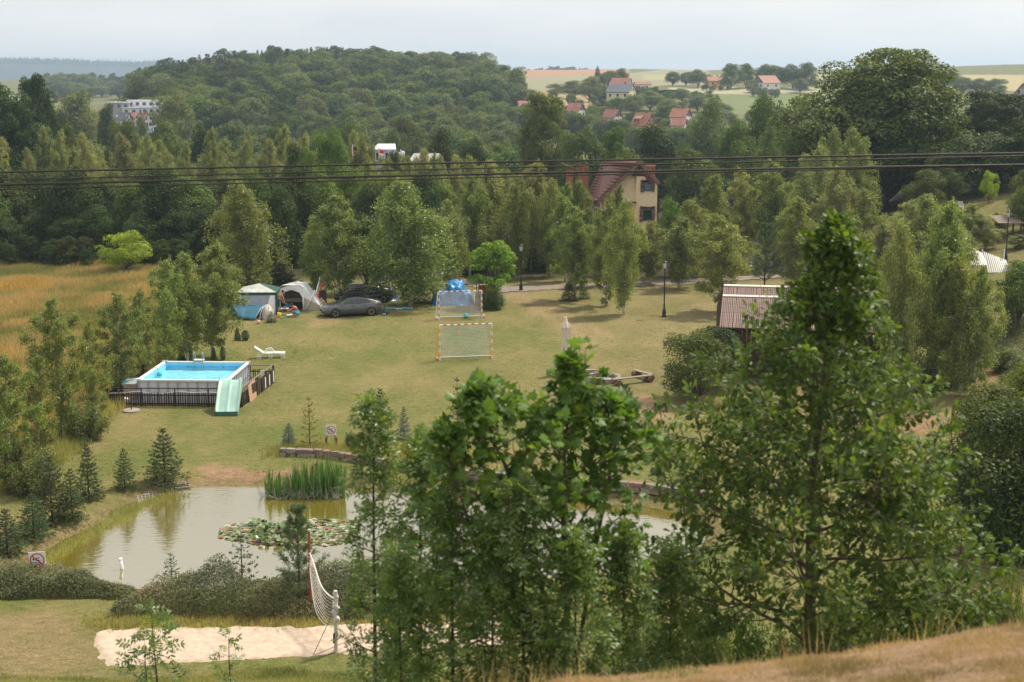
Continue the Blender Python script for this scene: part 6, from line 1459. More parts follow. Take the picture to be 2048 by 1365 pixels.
m.build('long_cords', 'net_white', e)
m = MB()
for k in range(22): m.tube([net_pt(k / 21, w_ / 5) for w_ in range(6)], .004, 3, False)
m.build('cross_cords', 'net_red', e)
e = thing('net_post', 'near net post wrapped in pale cloth with guy ropes', 'post', NA)
m = MB(); m.tube([(0, 0, -.1), (.02, 0, zA * .5), (.03, 0, zA)], [.06, .065, .06], 9); m.build('pole', 'rag', e)
m = MB(); rr = np.random.default_rng(3)
for k in range(9): z_ = zA * (.55 + .05 * k); m.sphere((.02 + rr.normal(0, .02), rr.normal(0, .02), z_), rr.uniform(.06, .10), 8, 6, (1, 1, 1.2))
m.build('cloth_wrap', 'rag', e, True)
for (gx, gy), nm in (((626, 1312), 'a'), ((720, 1290), 'b')):
    q = GT(gx, gy) - NA; m = MB(); m.tube([(.0, 0, zA * .72), tuple(q)], .012, 5); m.build('guy_rope', 'rope', e)
q = GT(626, 1312) - NA; q2 = Vector((.42, .1, .35)); m = MB(); m.tube([tuple(q), tuple(q2)], .010, 5); m.build('guy_rope', 'rope', e); m = MB(); m.tube([(-.04, -.05, .62), (-.05, -.06, .32)], .03, 6); m.build('tensioner', 'rubber', e)
e = thing('net_post', 'far red net post in front of the hedge mound', 'post', NB); m = MB(); m.tube([(0, 0, -.1), (0, 0, zB)], .035, 8); m.build('pole', 'rust_red', e); m = MB(); m.sphere((0, 0, zB + .02), .045, 10, 6); m.build('knob', 'rag', e, True)
# ---------------- pond things
p = G(245, 1138, WATER_Z); e = thing('overflow_pipe', 'white drain pipe sticking out of the pond water', 'pipe', p); m = MB(); m.tube([(0.03, 0, -.3), (-.06, -.02, .36)], .065, 12); m.build('pipe', 'white_plastic', e, True); m = MB(); m.tube([(-.055, -.018, .34), (-.068, -.022, .40)], .078, 12); m.build('collar', 'white_plastic', e, True)
def lilies():
    e = thing('water_lily_bed', 'floating bed of water lily pads with green and brown leaves', 'water lilies', G(570, 1068, WATER_Z)); c = e.location
    r_ = np.random.default_rng(8); groups = {'lily_green': ([], []), 'lily_brown': ([], []), 'lily_pale': ([], [])}
    E = [((565, 1070), 130, 22), ((640, 1060), 80, 22), ((500, 1062), 60, 14), ((600, 1078), 100, 16)]
    for i in range(1500):
        (ex, ey), ew, eh = E[r_.integers(0, 4)]; a = r_.uniform(0, 6.28); q = math.sqrt(r_.uniform(0, 1)); p = G(ex + ew * q * math.cos(a), ey + eh * q * math.sin(a), WATER_Z) - c
        g_ = ['lily_green', 'lily_brown', 'lily_pale'][r_.choice(3, p=[.46, .2, .34])]; raised = g_ == 'lily_green' and abs(ex + ew * q * math.cos(a) - 560) < 60 and r_.uniform() < .5
        rad = r_.uniform(.07, .13); z_ = .012 + r_.uniform(0, .02) + (r_.uniform(.05, .22) if raised else 0); tl = r_.normal(0, .5 if raised else .12, 2); V_, F_ = groups[g_]; k0 = len(V_); n = 9
        for k in range(n): b = a + .35 + (6.28 - .5) * k / (n - 1); V_.append((p.x + rad * math.cos(b), p.y + rad * math.sin(b), z_ + rad * (tl[0] * math.cos(b) + tl[1] * math.sin(b))))
        V_.append((p.x, p.y, z_ - .01)); F_ += [(k0 + n, k0 + k, k0 + k + 1) for k in range(n - 1)]
    for k_, (V_, F_) in groups.items(): m = MB(); m.add(V_, F_); o = m.build('pads', k_, e); o['kind'] = 'stuff'
lilies()
def reeds():
    c = G(608, 980, 0); e = thing('reed_bed', 'tall green reed clump with brown cattails on the far shore', 'reeds', c); n = 1500; r_ = np.random.default_rng(9)
    U = r_.uniform(0, 1, n); U = U + .018 * np.sin(U * 60); px = 528 + 162 * U ** .92; w_ = r_.uniform(0, 1, n); X = np.array([G(a, 982 - 16 * b).x for a, b in zip(px, w_)]) - c.x; Y = np.array([G(a, 982 - 16 * b).y for a, b in zip(px, w_)]) - c.y
    h = (1.0 + .75 * ss(.05, .7, U) + .22 * np.sin(U * 31) * np.sin(U * 13 + 1)) * r_.uniform(.5, 1.15, n); a = r_.uniform(0, 6.28, n); bend = r_.uniform(.02, .22, n) * h; wd = .013
    z0_ = WATER_Z - .1; segs = 4; V_ = []
    for k in range(segs + 1):
        t = k / segs; cx_ = X + np.cos(a) * bend * t * t; cy_ = Y + np.sin(a) * bend * t * t; cz = z0_ + h * t * (1 - .06 * t); ww = wd * (1 - t ** 3) + .001
        V_ += [np.stack([cx_ - np.sin(a) * ww, cy_ + np.cos(a) * ww, cz], -1), np.stack([cx_ + np.sin(a) * ww, cy_ - np.cos(a) * ww, cz], -1)]
    V_ = np.stack(V_, 1); kk = V_.shape[1]; base_ = (np.arange(n) * kk)[:, None]; Fq = np.concatenate([base_ + np.array([2 * s, 2 * s + 1, 2 * s + 3, 2 * s + 2]) for s in range(segs)], 0)
    o = mobj('leaves', np_mesh('leaves', V_.reshape(-1, 3), Fq, 'reed', v=np.repeat(np.clip(r_.normal(.45, .22, n), 0, 1), kk)), e); o['kind'] = 'stuff'
    for k in range(26):
        i = r_.integers(0, n); m = MB(); hh = h[i] * .8; m.tube([(X[i], Y[i], z0_), (X[i] + .02, Y[i], z0_ + hh)], .008, 4); m.tube([(X[i] + .02, Y[i], z0_ + hh), (X[i] + .02, Y[i], z0_ + hh + .16)], .022, 6); m.build('cattail', 'log', e)
    m = MB()
    for k in range(150): x_ = r_.uniform(X.min(), X.max()); y_ = r_.uniform(-.3, .4); a_ = r_.normal(0, .8); m.bar((x_, y_, WATER_Z + .02), (x_ + .35 * math.sin(a_), y_ + r_.normal(0, .2), WATER_Z + r_.uniform(.05, .55)), .012)
    o = m.build('dead_stalks', 'tent_beige', e); o['kind'] = 'stuff'
reeds()
def stone_wall():
    line = [G(a, b) for a, b in [(560, 912), (640, 915), (705, 924), (780, 936), (860, 950), (1000, 962), (1150, 972), (1300, 985), (1400, 1000)]]
    e = thing('retaining_wall', 'low rubble stone retaining wall behind the reeds and the maple', 'stone wall', line[0]); o0 = line[0]; r_ = np.random.default_rng(4); meshes = []
    for k in range(8):
        m = MB(); m.box((0, 0, 0), (1, 1, 1)); m.v = [(x_ * (1 - r_.uniform(.02, .2)), y_ * (1 - r_.uniform(0, .15)), z_ * (1 - r_.uniform(.02, .22))) for x_, y_, z_ in m.v]; meshes.append(m.mesh('stone', ['stone', 'stone_grey', 'stone_red', 'stone'][k % 4]))
    seg = [(line[i], line[i + 1]) for i in range(len(line) - 1)]
    for course in range(2):
        zc = .05 + .2 * course
        for a, b in seg:
            d = b - a; L = d.length; ang = math.atan2(d.y, d.x); s = r_.uniform(-.1, .1)
            while s < L:
                w_ = r_.uniform(.26, .52) * (1.3 if b.x > -3 else 1); p = a + d * min(1, (s + w_ / 2) / L); o = mobj('stone', meshes[r_.integers(0, 8)], e); o.location = Vector((p.x + r_.normal(0, .02), p.y + r_.normal(0, .025) + course * .03, z0(p.x, p.y) * 0 + zc + .02)) - o0; o.scale = (w_ * .99, .34, .215); o.rotation_euler = (r_.normal(0, .05), r_.normal(0, .05), ang + r_.normal(0, .05)); s += w_
stone_wall()
for k, (px, py, l) in enumerate([(364, 972, 'concrete grid paver at the waterline below the full spruce'), (298, 992, 'concrete grid paver on the left shore above the water'), (284, 999, 'lower concrete grid paver on the left shore')]):
    p = GT(px, py); e = thing('grid_paver', l, 'paver', p + Vector((0, 0, .03)), R(20), 'concrete grid pavers on the pond shore'); e.scale = (.62, .8, .8)
    m = MB()
    for i in range(5): m.box((-.5 + .25 * i, 0, 0), (.05, .62, .09)); 
    for j in range(4): m.box((0, -.3 + .2 * j, .002), (1.05, .05, .085))
    o = m.build('lattice', 'concrete', e); o.rotation_euler = (R(14), 0, 0)
# ---------------- overhead cables
def cable(pts, D, r_, label):
    c = np.polyfit([a for a, b in pts], [b for a, b in pts], 2); xs = np.linspace(-2600, 4700, 60)
    m = MB(); m.tube([tuple(PY(x_, float(np.polyval(c, x_)), D)) for x_ in xs], r_, 6); o = m.build('overhead_cable', 'cable', None, True)
    tag(o, label, 'cable', 'overhead cables across the picture'); return PY(-2600, float(np.polyval(c, -2600)), D), PY(4700, float(np.polyval(c, 4700)), D)
ends = [cable([(0, 345), (700, 330.5), (1400, 317.5), (2048, 306.5)], 26, .019, 'topmost of the four overhead cables'), cable([(0, 360.5), (700, 343), (1400, 327), (2048, 312)], 26.5, .014, 'second overhead cable from the top'), cable([(0, 370), (700, 354), (1400, 341), (2048, 330)], 25.6, .022, 'third and thickest overhead cable'), cable([(0, 379.5), (700, 361.5), (1400, 345.5), (2048, 331.5)], 26.2, .013, 'lowest thin overhead cable')]
for k in (0, 1):
    p = ends[0][k]; gz = z0(p.x, 26); e = thing('utility_pole', ['wooden utility pole carrying the cables beyond the left edge', 'wooden utility pole carrying the cables beyond the right edge'][k], 'pole', (p.x, 26.05, gz)); m = MB(); m.tube([(0, 0, -.5), (0, 0, max(e_[k].z for e_ in ends) - gz + .5)], [.15, .10], 10); m.build('mast', 'wood_grey', e)
    m = MB(); m.box((0, 0, p.z - gz - .3), (.12, 1.4, .12)); m.build('crossarm', 'wood_grey', e)
# ================================================================= CAMP
def wheel(parent, x_, y_, r_, s):
    m = MB(); n = 24; prof = [(r_ * .66, -.09), (r_ * .95, -.10), (r_, -.06), (r_, .06), (r_ * .95, .10), (r_ * .66, .09)]; m.lathe(prof, (0, 0, 0), n); m.v = [(a, c, b) for a, b, c in m.v]
    w = m.build('wheel', 'rubber', parent, True, (x_, y_, r_)); 
    m = MB(); m.lathe([(r_ * .68, 0), (r_ * .66, .02)], (0, 0, 0), n); m.v = [(a, s * (.04 + c), b) for a, b, c in m.v]; m.build('rim', 'black', w)
    m = MB()
    for k in range(5): a = 2 * math.pi * k / 5; m.bar((0, s * .075, 0), (r_ * .64 * math.cos(a), s * .085, r_ * .64 * math.sin(a)), .05, .02, (0, 1, 0))
    m.tube([(r_ * .66 * math.cos(2 * math.pi * k / 20), s * .08, r_ * .66 * math.sin(2 * math.pi * k / 20)) for k in range(21)], .016, 5); m.build('spokes', 'rim_gold', w)
    m = MB(); m.box((r_ * .34, s * .055, .03), (.09, .03, .16)); m.build('brake_caliper', 'seat_red', w)
def car(name, label, loc, ang, paint, open_gate=False):
    e = thing(name, label, 'car', loc, ang)
    # lower body: stations x, half width, sill z, shoulder z, top z
    st = [(-2.20, .58, .50, .80, .92), (-2.12, .74, .34, .84, 1.02), (-1.9, .84, .24, .90, 1.06), (-1.45, .90, .22, .93, 1.05), (-.9, .90, .20, .92, 1.00), (-.2, .89, .19, .90, .98), (.5, .89, .19, .87, .95), (1.0, .90, .20, .84, .93), (1.35, .90, .21, .80, .90), (1.75, .87, .22, .73, .83), (2.05, .78, .24, .66, .74), (2.20, .62, .30, .58, .64), (2.26, .40, .36, .50, .55)]
    rows = []
    for x_, w_, zs, zh, zt in st: rows.append([(x_, -w_ * .80, zs - .02), (x_, -w_ * .985, zs + .06), (x_, -w_ * 1.0, (zs + zh) * .5), (x_, -w_ * .975, zh), (x_, -w_ * .86, zt - .01), (x_, -w_ * .4, zt + .025), (x_, 0, zt + .035), (x_, w_ * .4, zt + .025), (x_, w_ * .86, zt - .01), (x_, w_ * .975, zh), (x_, w_ * 1.0, (zs + zh) * .5), (x_, w_ * .985, zs + .06), (x_, w_ * .80, zs - .02)])
    k = len(rows[0]); m = MB(); m.add([p for r_ in rows for p in r_], [(i * k + j, i * k + (j + 1) % k, (i + 1) * k + (j + 1) % k, (i + 1) * k + j) for i in range(len(rows) - 1) for j in range(k)] + [tuple(range(k)), tuple((len(rows) - 1) * k + j for j in range(k - 1, -1, -1))])
    b = m.build('body', paint, e, True)
    # greenhouse
    pr = [(1.10, .90), (.72, 1.16), (.36, 1.355), (-.1, 1.42), (-.6, 1.405), (-1.05, 1.32), (-1.5, 1.19), (-2.0, 1.03)]
    m = MB(); vs_ = []
    for x_, z_ in pr: wt = .80 - .22 * (z_ - .92) / .5; vs_ += [(x_, -.80, .90), (x_, -wt, z_), (x_, -wt * .6, z_ + .02), (x_, 0, z_ + .03), (x_, wt * .6, z_ + .02), (x_, wt, z_), (x_, .80, .90)]
    n_ = 7; m.add(vs_, [(i * n_ + j, i * n_ + j + 1, (i + 1) * n_ + j + 1, (i + 1) * n_ + j) for i in range(len(pr) - 1) for j in range(n_ - 1)]); m.build('cabin_shell', paint, e, True)
    def sidep(x_, z_, s): return (x_, s * (.80 - .22 * (z_ - .92) / .5 + .014), z_)
    for s in (-1, 1):
        for nm, pts in (('front_side_window', [(.86, .96), (.44, 1.28), (-.12, 1.345), (-.12, .985)]), ('rear_side_window', [(-.18, .985), (-.18, 1.345), (-.62, 1.33), (-1.02, 1.25), (-1.38, 1.10), (-1.30, 1.02)])):
            m = MB(); P_ = [sidep(x_, z_, s) for x_, z_ in pts]; m.add(P_ if s > 0 else P_[::-1], [tuple(range(len(P_)))]); m.build(nm, 'glass', e)
        for x0_, x1_ in ((.98, -.14), (-.16, -1.02)):
            m = MB(); m.bar((x1_, s * .905, .28), (x1_ + .02, s * .885, .92), .008, .008); m.build('door_seam', 'black', e)
            m = MB(); m.bar((x1_ + .10, s * .905, .80), (x1_ + .28, s * .908, .80), .03, .03); m.build('door_handle', 'black' if paint == 'car_grey' else paint, e)
        m = MB(); m.sphere((.82, s * .96, .97), .10, 10, 6, (1, 1.0, .65)); m.build('wing_mirror', paint, e, True)
        m = MB(); m.add([(2.10, s * .735, .66), (1.78, s * .875, .735), (1.72, s * .885, .66), (2.06, s * .795, .57)], [(0, 1, 2, 3) if s > 0 else (3, 2, 1, 0)]); m.v = [(x_ + .012, y_ * 1.02, z_) for x_, y_, z_ in m.v]; m.build('headlight', 'head', e)
        m = MB(); m.add([(-2.15, s * .73, .90), (-1.82, s * .885, .93), (-1.85, s * .885, .82), (-2.19, s * .68, .80)], [(0, 1, 2, 3)]); m.v = [(x_ - .02, y_ * 1.03, z_) for x_, y_, z_ in m.v]; m.build('tail_light', 'tail', e)
        for x_ in (1.33, -1.33):
            m = MB(); m.lathe([(.385, 0), (.37, .015)], (0, 0, 0), 24); m.v = [(x_ + a, s * (.885 + c), .33 + b_) for a, b_, c in m.v]; m.build('wheel_arch', 'black', e)
            wheel(e, x_, s * .84, .325, s)
    m = MB(); m.add([(1.06, -.66, .945), (1.06, .66, .945), (.42, .54, 1.345), (.42, -.54, 1.345)], [(0, 1, 2, 3)]); m.v = [(x_ + .02, y_, z_ + .02) for x_, y_, z_ in m.v]; m.build('windscreen', 'glass', e)
    m = MB(); m.add([(-1.12, -.50, 1.33), (-1.12, .50, 1.33), (-1.95, .62, 1.07), (-1.95, -.62, 1.07)], [(0, 1, 2, 3)]); m.v = [(x_ - .005, y_, z_ + .02) for x_, y_, z_ in m.v]; m.build('rear_window', 'glass', e)
    m = MB(); m.box((2.22, 0, .42), (.06, .9, .16)); m.build('grille', 'black', e)
    m = MB(); m.box((-2.03, 0, 1.085), (.22, 1.2, .03)); m.build('spoiler', paint, e); m = MB(); m.box((-2.22, 0, .62), (.02, .5, .11)); m.build('number_plate', 'plate', e)
    if open_gate:
        m = MB(); m.slab([(-1.15, -.6, 1.42), (-1.15, .6, 1.42), (-1.95, .62, 2.0), (-1.95, -.62, 2.0)], .06); m.build('open_tailgate', 'car_silver', e)
        for s in (-.5, .5): m = MB(); m.tube([(-1.7, s, 1.1), (-1.7, s, 1.8)], .015, 5); m.build('gas_strut', 'metal', e)
    return e
wf = GT(671, 636); wr = GT(743, 632); c = (wf + wr) / 2; ang = math.atan2(wf.y - wr.y, wf.x - wr.x)
ux = Vector((math.cos(ang), math.sin(ang), 0)); uy = Vector((-ux.y, ux.x, 0))
side = 1 if uy.y < 0 else -1
cc = c - uy * (side * .84)
car('parked_car', 'grey fastback car parked beside the white tent', Vector((cc.x, cc.y, z0(cc.x, cc.y))), ang, 'car_grey')
rb = thing('roof_box', 'black roof box with raised lid on the grey car', 'roof box', Vector((cc.x, cc.y, z0(cc.x, cc.y) + 1.46)) - ux * .35, ang)
m = MB(); st = [(-.85, .10, .10), (-.8, .36, .26), (-.3, .40, .36), (.4, .40, .36), (.8, .34, .24), (1.0, .14, .10)]; vs_ = []
for x_, w_, h_ in st: vs_ += [(x_, -w_, .08), (x_, -w_ * .95, .08 + h_ * .7), (x_, 0, .08 + h_), (x_, w_ * .95, .08 + h_ * .7), (x_, w_, .08)]
m.add(vs_, [(i * 5 + j, i * 5 + (j + 1) % 5, (i + 1) * 5 + (j + 1) % 5, (i + 1) * 5 + j) for i in range(5) for j in range(5)] + [(0, 1, 2, 3, 4), (29, 28, 27, 26, 25)]); m.build('lower_shell', 'bag', rb, True)
m = MB(); m.tube([(-.45, -side * .1, .80), (-.3, -side * .12, .86), (.2, -side * .12, .87), (.5, -side * .1, .83)], [.03, .05, .05, .03], 8); m.build('raised_lid_edge', 'grey_plastic', rb, True)
m = MB(); m.slab([(-.55, -side * .05, .82), (.55, -side * .05, .82), (.6, side * .45, .62), (-.6, side * .45, .62)], .05); m.build('lid', 'bag', rb)
for x_ in (-.4, .4): m = MB(); m.tube([(x_, 0, .4), (x_, 0, .82)], .012, 5); m.build('stay', 'metal', rb)
for x_ in (-.45, .55):
    m = MB(); m.bar((x_, -.55, .03), (x_, .55, .03), .05, .05); m.build('crossbar', 'iron', rb)
    for s in (-.5, .5): m = MB(); m.box((x_, s, -.005), (.09, .06, .09)); m.build('bar_foot', 'iron', rb)
q = PY(727, 600, 110.5); car('parked_car', 'dark car with open pale tailgate half hidden behind the grey car', L3(q.x, 110.5), ang + R(4), 'car_dark', True)
# gazebo
gz = thing('gazebo_tent', 'party gazebo with grey-green pyramid roof and dark green posts', 'gazebo', L3(-18.98, 105.9), R(2))
a_ = 1.42
eh = PY(500, 585, 104.5).z - z0(-19, 105.9); ph = PY(512, 567, 105.9).z - z0(-19, 105.9)
for i, (p1, p2) in enumerate((((-a_, -a_), (a_, -a_)), ((a_, -a_), (a_, a_)), ((a_, a_), (-a_, a_)), ((-a_, a_), (-a_, -a_)))):
    m = MB(); m.slab([(p1[0] * 1.03, p1[1] * 1.03, eh), (p2[0] * 1.03, p2[1] * 1.03, eh), (0, 0, ph)], .02); m.build('roof_panel', 'gaz_roof' if i in (0, 3) else 'gaz_green', gz)
    m = MB(); m.slab([(p1[0], p1[1], eh - .22), (p2[0], p2[1], eh - .22), (p2[0], p2[1], eh), (p1[0], p1[1], eh)], .015); m.build('valance', 'gaz_green', gz)
    m = MB(); m.box((p1[0], p1[1], eh / 2), (.16 if i else .2, .16, eh)); m.build('corner_post', 'gaz_green', gz)
m = MB(); m.slab([(-a_ + .1, a_ - .02, 0), (a_ - .1, a_ - .02, 0), (a_ - .1, a_ - .02, eh - .2), (-a_ + .1, a_ - .02, eh - .2)], .01); m.build('back_wall', 'gaz_screen', gz)
m = MB(); m.slab([(-a_ + .1, -a_ + .04, 0), (a_ - .75, -a_ + .04, 0), (a_ - .45, -a_ + .04, eh - .2), (-a_ + .1, -a_ + .04, eh - .2)], .01); m.build('front_screen', 'gaz_screen', gz)
m = MB(); m.slab([(a_ - .75, -a_ + .03, .4), (a_ - .08, -a_ + .03, .1), (a_ - .08, -a_ + .03, eh - .2), (a_ - .44, -a_ + .03, eh - .2)], .01); m.build('tied_curtain', 'tent_white', gz)
m = MB(); m.slab([(-a_ + .10, -a_ + .02, .2), (-a_ + .24, -a_ + .02, .2), (-a_ + .24, -a_ + .02, eh - .2), (-a_ + .10, -a_ + .02, eh - .2)], .01); m.build('window_edge', 'tent_white', gz)
# white tunnel tent
tw = thing('white_tent', 'white inflatable camping tent with a wide arched opening', 'tent', L3(-16.1, 106.6))
zt = PY(585, 567, 107.2).z - z0(-16.1, 106.6)
def X_(px): return PY(px, 600, 106.6).x + 16.1
xl, xa, xb, xr, xe = X_(551), X_(565), X_(603), X_(640), X_(649)
def shell(pts_f, pts_b, nm, mt):
    m = MB(); n = len(pts_f); m.add(list(pts_f) + list(pts_b), [(i, i + 1, n + i + 1, n + i) for i in range(n - 1)]); o = m.build(nm, mt, tw, False); md = o.modifiers.new('cloth', 'SOLIDIFY'); md.thickness = .02; return o
fr = [(xl, 0, 0), (xl + .02, 0, zt * .55), (xl + .22, -.05, zt * .82), (xa, -.1, zt * .97), ((xa + xb) / 2, -.12, zt), (xb, -.1, zt * .97), (xb + .15, -.02, zt * .9), (xr - .1, .1, zt * .22), (xe, .1, 0)]
bk = [(xl + .3, 3, 0), (xl + .3, 3, zt * .45), (xl + .4, 3, zt * .7), (xa + .1, 3, zt * .85), ((xa + xb) / 2, 3, zt * .9), (xb, 3, zt * .85), (xb + .1, 3, zt * .8), (xr - .2, 2.4, zt * .2), (xe - .1, 2.4, 0)]
shell(fr, bk, 'roof_skin', 'tent_white')
ox0, ox1, oz = X_(561), X_(605), zt * .80
arch = [(ox0, -.02, 0), (ox0, -.02, oz * .62), (ox0 + .22, -.03, oz * .86), ((ox0 + ox1) / 2, -.04, oz), (ox1 - .22, -.03, oz * .86), (ox1, -.02, oz * .62), (ox1, -.02, 0)]
m = MB(); outl = [(xl, 0, 0), (xl + .02, 0, zt * .55), (xl + .22, -.05, zt * .82), ((xa + xb) / 2, -.12, zt), (xb + .1, -.05, zt * .92), (xb + .18, -.02, zt * .85), (xb + .2, 0, 0)]
m.add(outl + arch, [(i, i + 1, 8 + i, 7 + i) for i in range(6)]); m.build('front_wall', 'tent_white', tw)
m = MB(); m.add([(xb + .2, -.01, 0), (xe, .1, 0), (xr - .1, .1, zt * .22), (xb + .5, .02, zt * .42), (xb + .2, -.01, zt * .5)], [(0, 1, 2, 3, 4)]); m.build('lower_wing', 'tent_beige', tw)
m = MB(); m.add([(xb + .2, -.015, zt * .5), (xb + .5, .015, zt * .42), (xr - .1, .095, zt * .22), (xb + .16, -.02, zt * .88)], [(0, 1, 2, 3)]); m.build('upper_wing', 'tent_white', tw)
m = MB(); m.slab([(ox0 - .05, 1.2, 0), (ox1 + .05, 1.2, 0), (ox1 + .05, 1.2, oz * .95), (ox0 - .05, 1.2, oz * .95)], .02); m.build('inner_wall', 'tent_beige', tw)
m = MB(); m.slab([(ox0 + .15, 1.15, oz * .48), (ox1 - .02, 1.15, oz * .48), (ox1 - .02, 1.15, oz * .84), (ox0 + .15, 1.15, oz * .84)], .02); m.build('mesh_window', 'tent_inner', tw)
m = MB(); m.slab([(ox0 - .05, 1.13, 0), (ox1, 1.13, 0), (ox1, 1.13, oz * .3), (ox0 - .05, 1.13, oz * .3)], .02); m.build('dark_inner_panel', 'bag', tw)  # black panel across the lower part of the inner wall
for a, b in (((ox1 + .08, -.08, 0), (ox1 + .06, -.08, oz * .75)), ((ox1 + .2, -.12, 0), (xr - .35, .02, zt * .78))): m = MB(); m.tube([a, b], .05, 8); m.build('air_beam', 'white_plastic', tw, True)
# teal tarp tent
def cloth_sheet(name, parent, grid, mt, th=.012):
    m = MB(); r_ = len(grid); c_ = len(grid[0]); m.add([p for row in grid for p in row], [(i * c_ + j, i * c_ + j + 1, (i + 1) * c_ + j + 1, (i + 1) * c_ + j) for i in range(r_ - 1) for j in range(c_ - 1)]); o = m.build(name, mt, parent, True); md = o.modifiers.new('cloth', 'SOLIDIFY'); md.thickness = th; return o
tt = thing('tarp_tent', 'teal blue tarpaulin stretched low in front of the gazebo', 'tent', L3(-18.9, 102.8)); TL = tt.location
def at(px, py, y): return PY(px, py, y) - TL
c00, c10, c01, c11 = at(455, 607, 103.7), at(531, 610, 103.4), at(478, 636, 101.9), at(510, 641, 101.8)
grid = []
for i in range(9):
    row = []
    for j in range(13):
        u = j / 12; w_ = i / 8; p = (c00.lerp(c10, u)).lerp(c01.lerp(c11, u), w_); p = p + Vector((0, 0, -.10 * math.sin(math.pi * u) * (1 - w_) + .22 * math.sin(math.pi * w_) * (1 - .4 * u) + .02 * math.sin(17 * u + 5 * w_))); row.append(p)
    grid.append(row)
cloth_sheet('front_fly', tt, grid, 'tarp_teal')
grid2 = [[(c00.lerp(c10, j / 8) + Vector((0, .25 * i, -.03 * i * i - .06 * math.sin(math.pi * j / 8)))) for j in range(9)] for i in range(6)]
cloth_sheet('top_fly', tt, grid2, 'tarp_teal_pale')
for p in (c00, c10): m = MB(); m.tube([(p.x, p.y, 0), tuple(p)], .015, 5); m.build('pole', 'metal', tt)
st_ = thing('small_tent', 'small beige dome tent beside the teal tarpaulin', 'tent', L3(PY(536, 630, 103.0).x, 103.0)); 
m = MB(); n = 12; vs_ = []; fs = []
for i in range(7):
    for k in range(n): a = 2 * math.pi * k / n; r_ = .62 * math.cos(i / 6 * math.pi / 2) + .02; vs_.append((r_ * math.cos(a) * .7, r_ * math.sin(a) * 1.4, 1.0 * math.sin(i / 6 * math.pi / 2)))
for i in range(6):
    for k in range(n): fs.append((i * n + k, i * n + (k + 1) % n, (i + 1) * n + (k + 1) % n, (i + 1) * n + k))
m.add(vs_, fs); m.build('dome', 'tent_beige', st_, True)
for s in (-1, 1): m = MB(); m.tube([(.45 * math.cos(t) * s, -.9 * math.cos(t), 1.02 * math.sin(t)) for t in np.linspace(0, math.pi / 2, 8)], .02, 5); m.build('pole', 'white_plastic', st_)
m = MB(); m.add([(.18, -.82, .05), (.5, -.45, .05), (.3, -.35, .75), (.12, -.6, .75)], [(0, 1, 2, 3)]); m.build('door_flap', 'white_plastic', st_)
# heaps
def heap(name, label, px0, px1, py_base, lumps, mt, D=None):
    p = GT((px0 + px1) / 2, py_base) if D is None else L3(PY((px0 + px1) / 2, 600, D).x, D); w = (px1 - px0) / F * p.y * 1.0; e = thing(name, label, 'tarpaulin', p); N_ = 44; M_ = 24; rr = np.random.default_rng(len(label))
    k = rr.normal(size=(14, 2)) * 3.4; ph_ = rr.uniform(0, 6.28, 14); grid = []
    for i in range(M_ + 1):
        row = []
        for j in range(N_ + 1):
            u = -1 + 2 * j / N_; v_ = -1 + 2 * i / M_; z_ = 0
            for (cx_, cy_, sx_, sy_, h_) in lumps: z_ = max(z_, h_ * max(0, 1 - ((u - cx_) / sx_) ** 4 - ((v_ - cy_) / sy_) ** 4) ** .5)
            f_ = sum(math.sin(k[q][0] * u * 2.2 + k[q][1] * v_ * 2.2 + ph_[q]) for q in range(14)) / 4; fold = abs(math.sin(9 * u + 3 * v_ + f_ * 1.3)) * .09 * (z_ > .05)
            edge = .04 + .05 * math.sin(u * 23 + v_ * 17); row.append((u * w / 2 * (1 + .04 * f_), v_ * w * .42 + .05 * f_, max(.01, z_ * (1 + .07 * f_) - fold * z_ + edge * .3)))
        grid.append(row)
    return cloth_sheet('sheet', e, grid, mt), e
heap('tarpaulin_heap', 'bright blue tarpaulin heap behind the far goal', 864, 948, 607, [(.1, 0, .52, .8, 1.75), (-.5, -.1, .5, .7, 1.05), (.55, 0, .42, .7, 1.0)], 'tarp_blue')
heap('tarpaulin_heap', 'dark navy tarpaulin heap in the shade behind the grey car', 742, 800, 600, [(.1, 0, .7, .7, 1.0), (-.5, 0, .45, .6, .8)], 'tarp_navy', D=112)
# small camp things
def towels():
    for i, (px, mt, l) in enumerate([(782, 'shorts_teal', 'teal and white blanket spread on the grass right of the grey car'), (800, 'white_plastic', 'white towel in the row right of the grey car'), (814, 'shorts_teal', 'crumpled teal towel at the right end of the row')]):
        p = GT(px, 619); e = thing('beach_towel', l, 'towel', p + Vector((0, 0, .01)), R(8 * i - 5)); rr = np.random.default_rng(i); grid = [[(-.45 + .15 * j, -.35 + .14 * q, .03 + .05 * rr.uniform(0, 1)) for j in range(7)] for q in range(6)]
        cloth_sheet('cloth', e, grid, mt, .015); m = MB()
        for q in range(4): m.box((-.3 + .2 * q, rr.uniform(-.2, .2), .105), (.09, .3, .012), rr.uniform(-.6, .6))
        m.build('print', 'white_plastic' if mt != 'white_plastic' else 'shorts_teal', e)
towels()
p = GT(770, 632); bg_ = thing('backpack', 'black backpack standing behind the grey car', 'bag', p, R(-10)); m = MB(); m.sphere((0, 0, .22), .24, 12, 8, (1, .7, .92)); m.build('body', 'bag', bg_, True); m = MB(); m.box((0, -.16, .14), (.24, .08, .18)); m.build('pocket', 'grey_plastic', bg_); m = MB(); m.tube([(-.06, 0, .42), (0, 0, .50), (.06, 0, .42)], .015, 5); m.build('handle', 'bag', bg_)
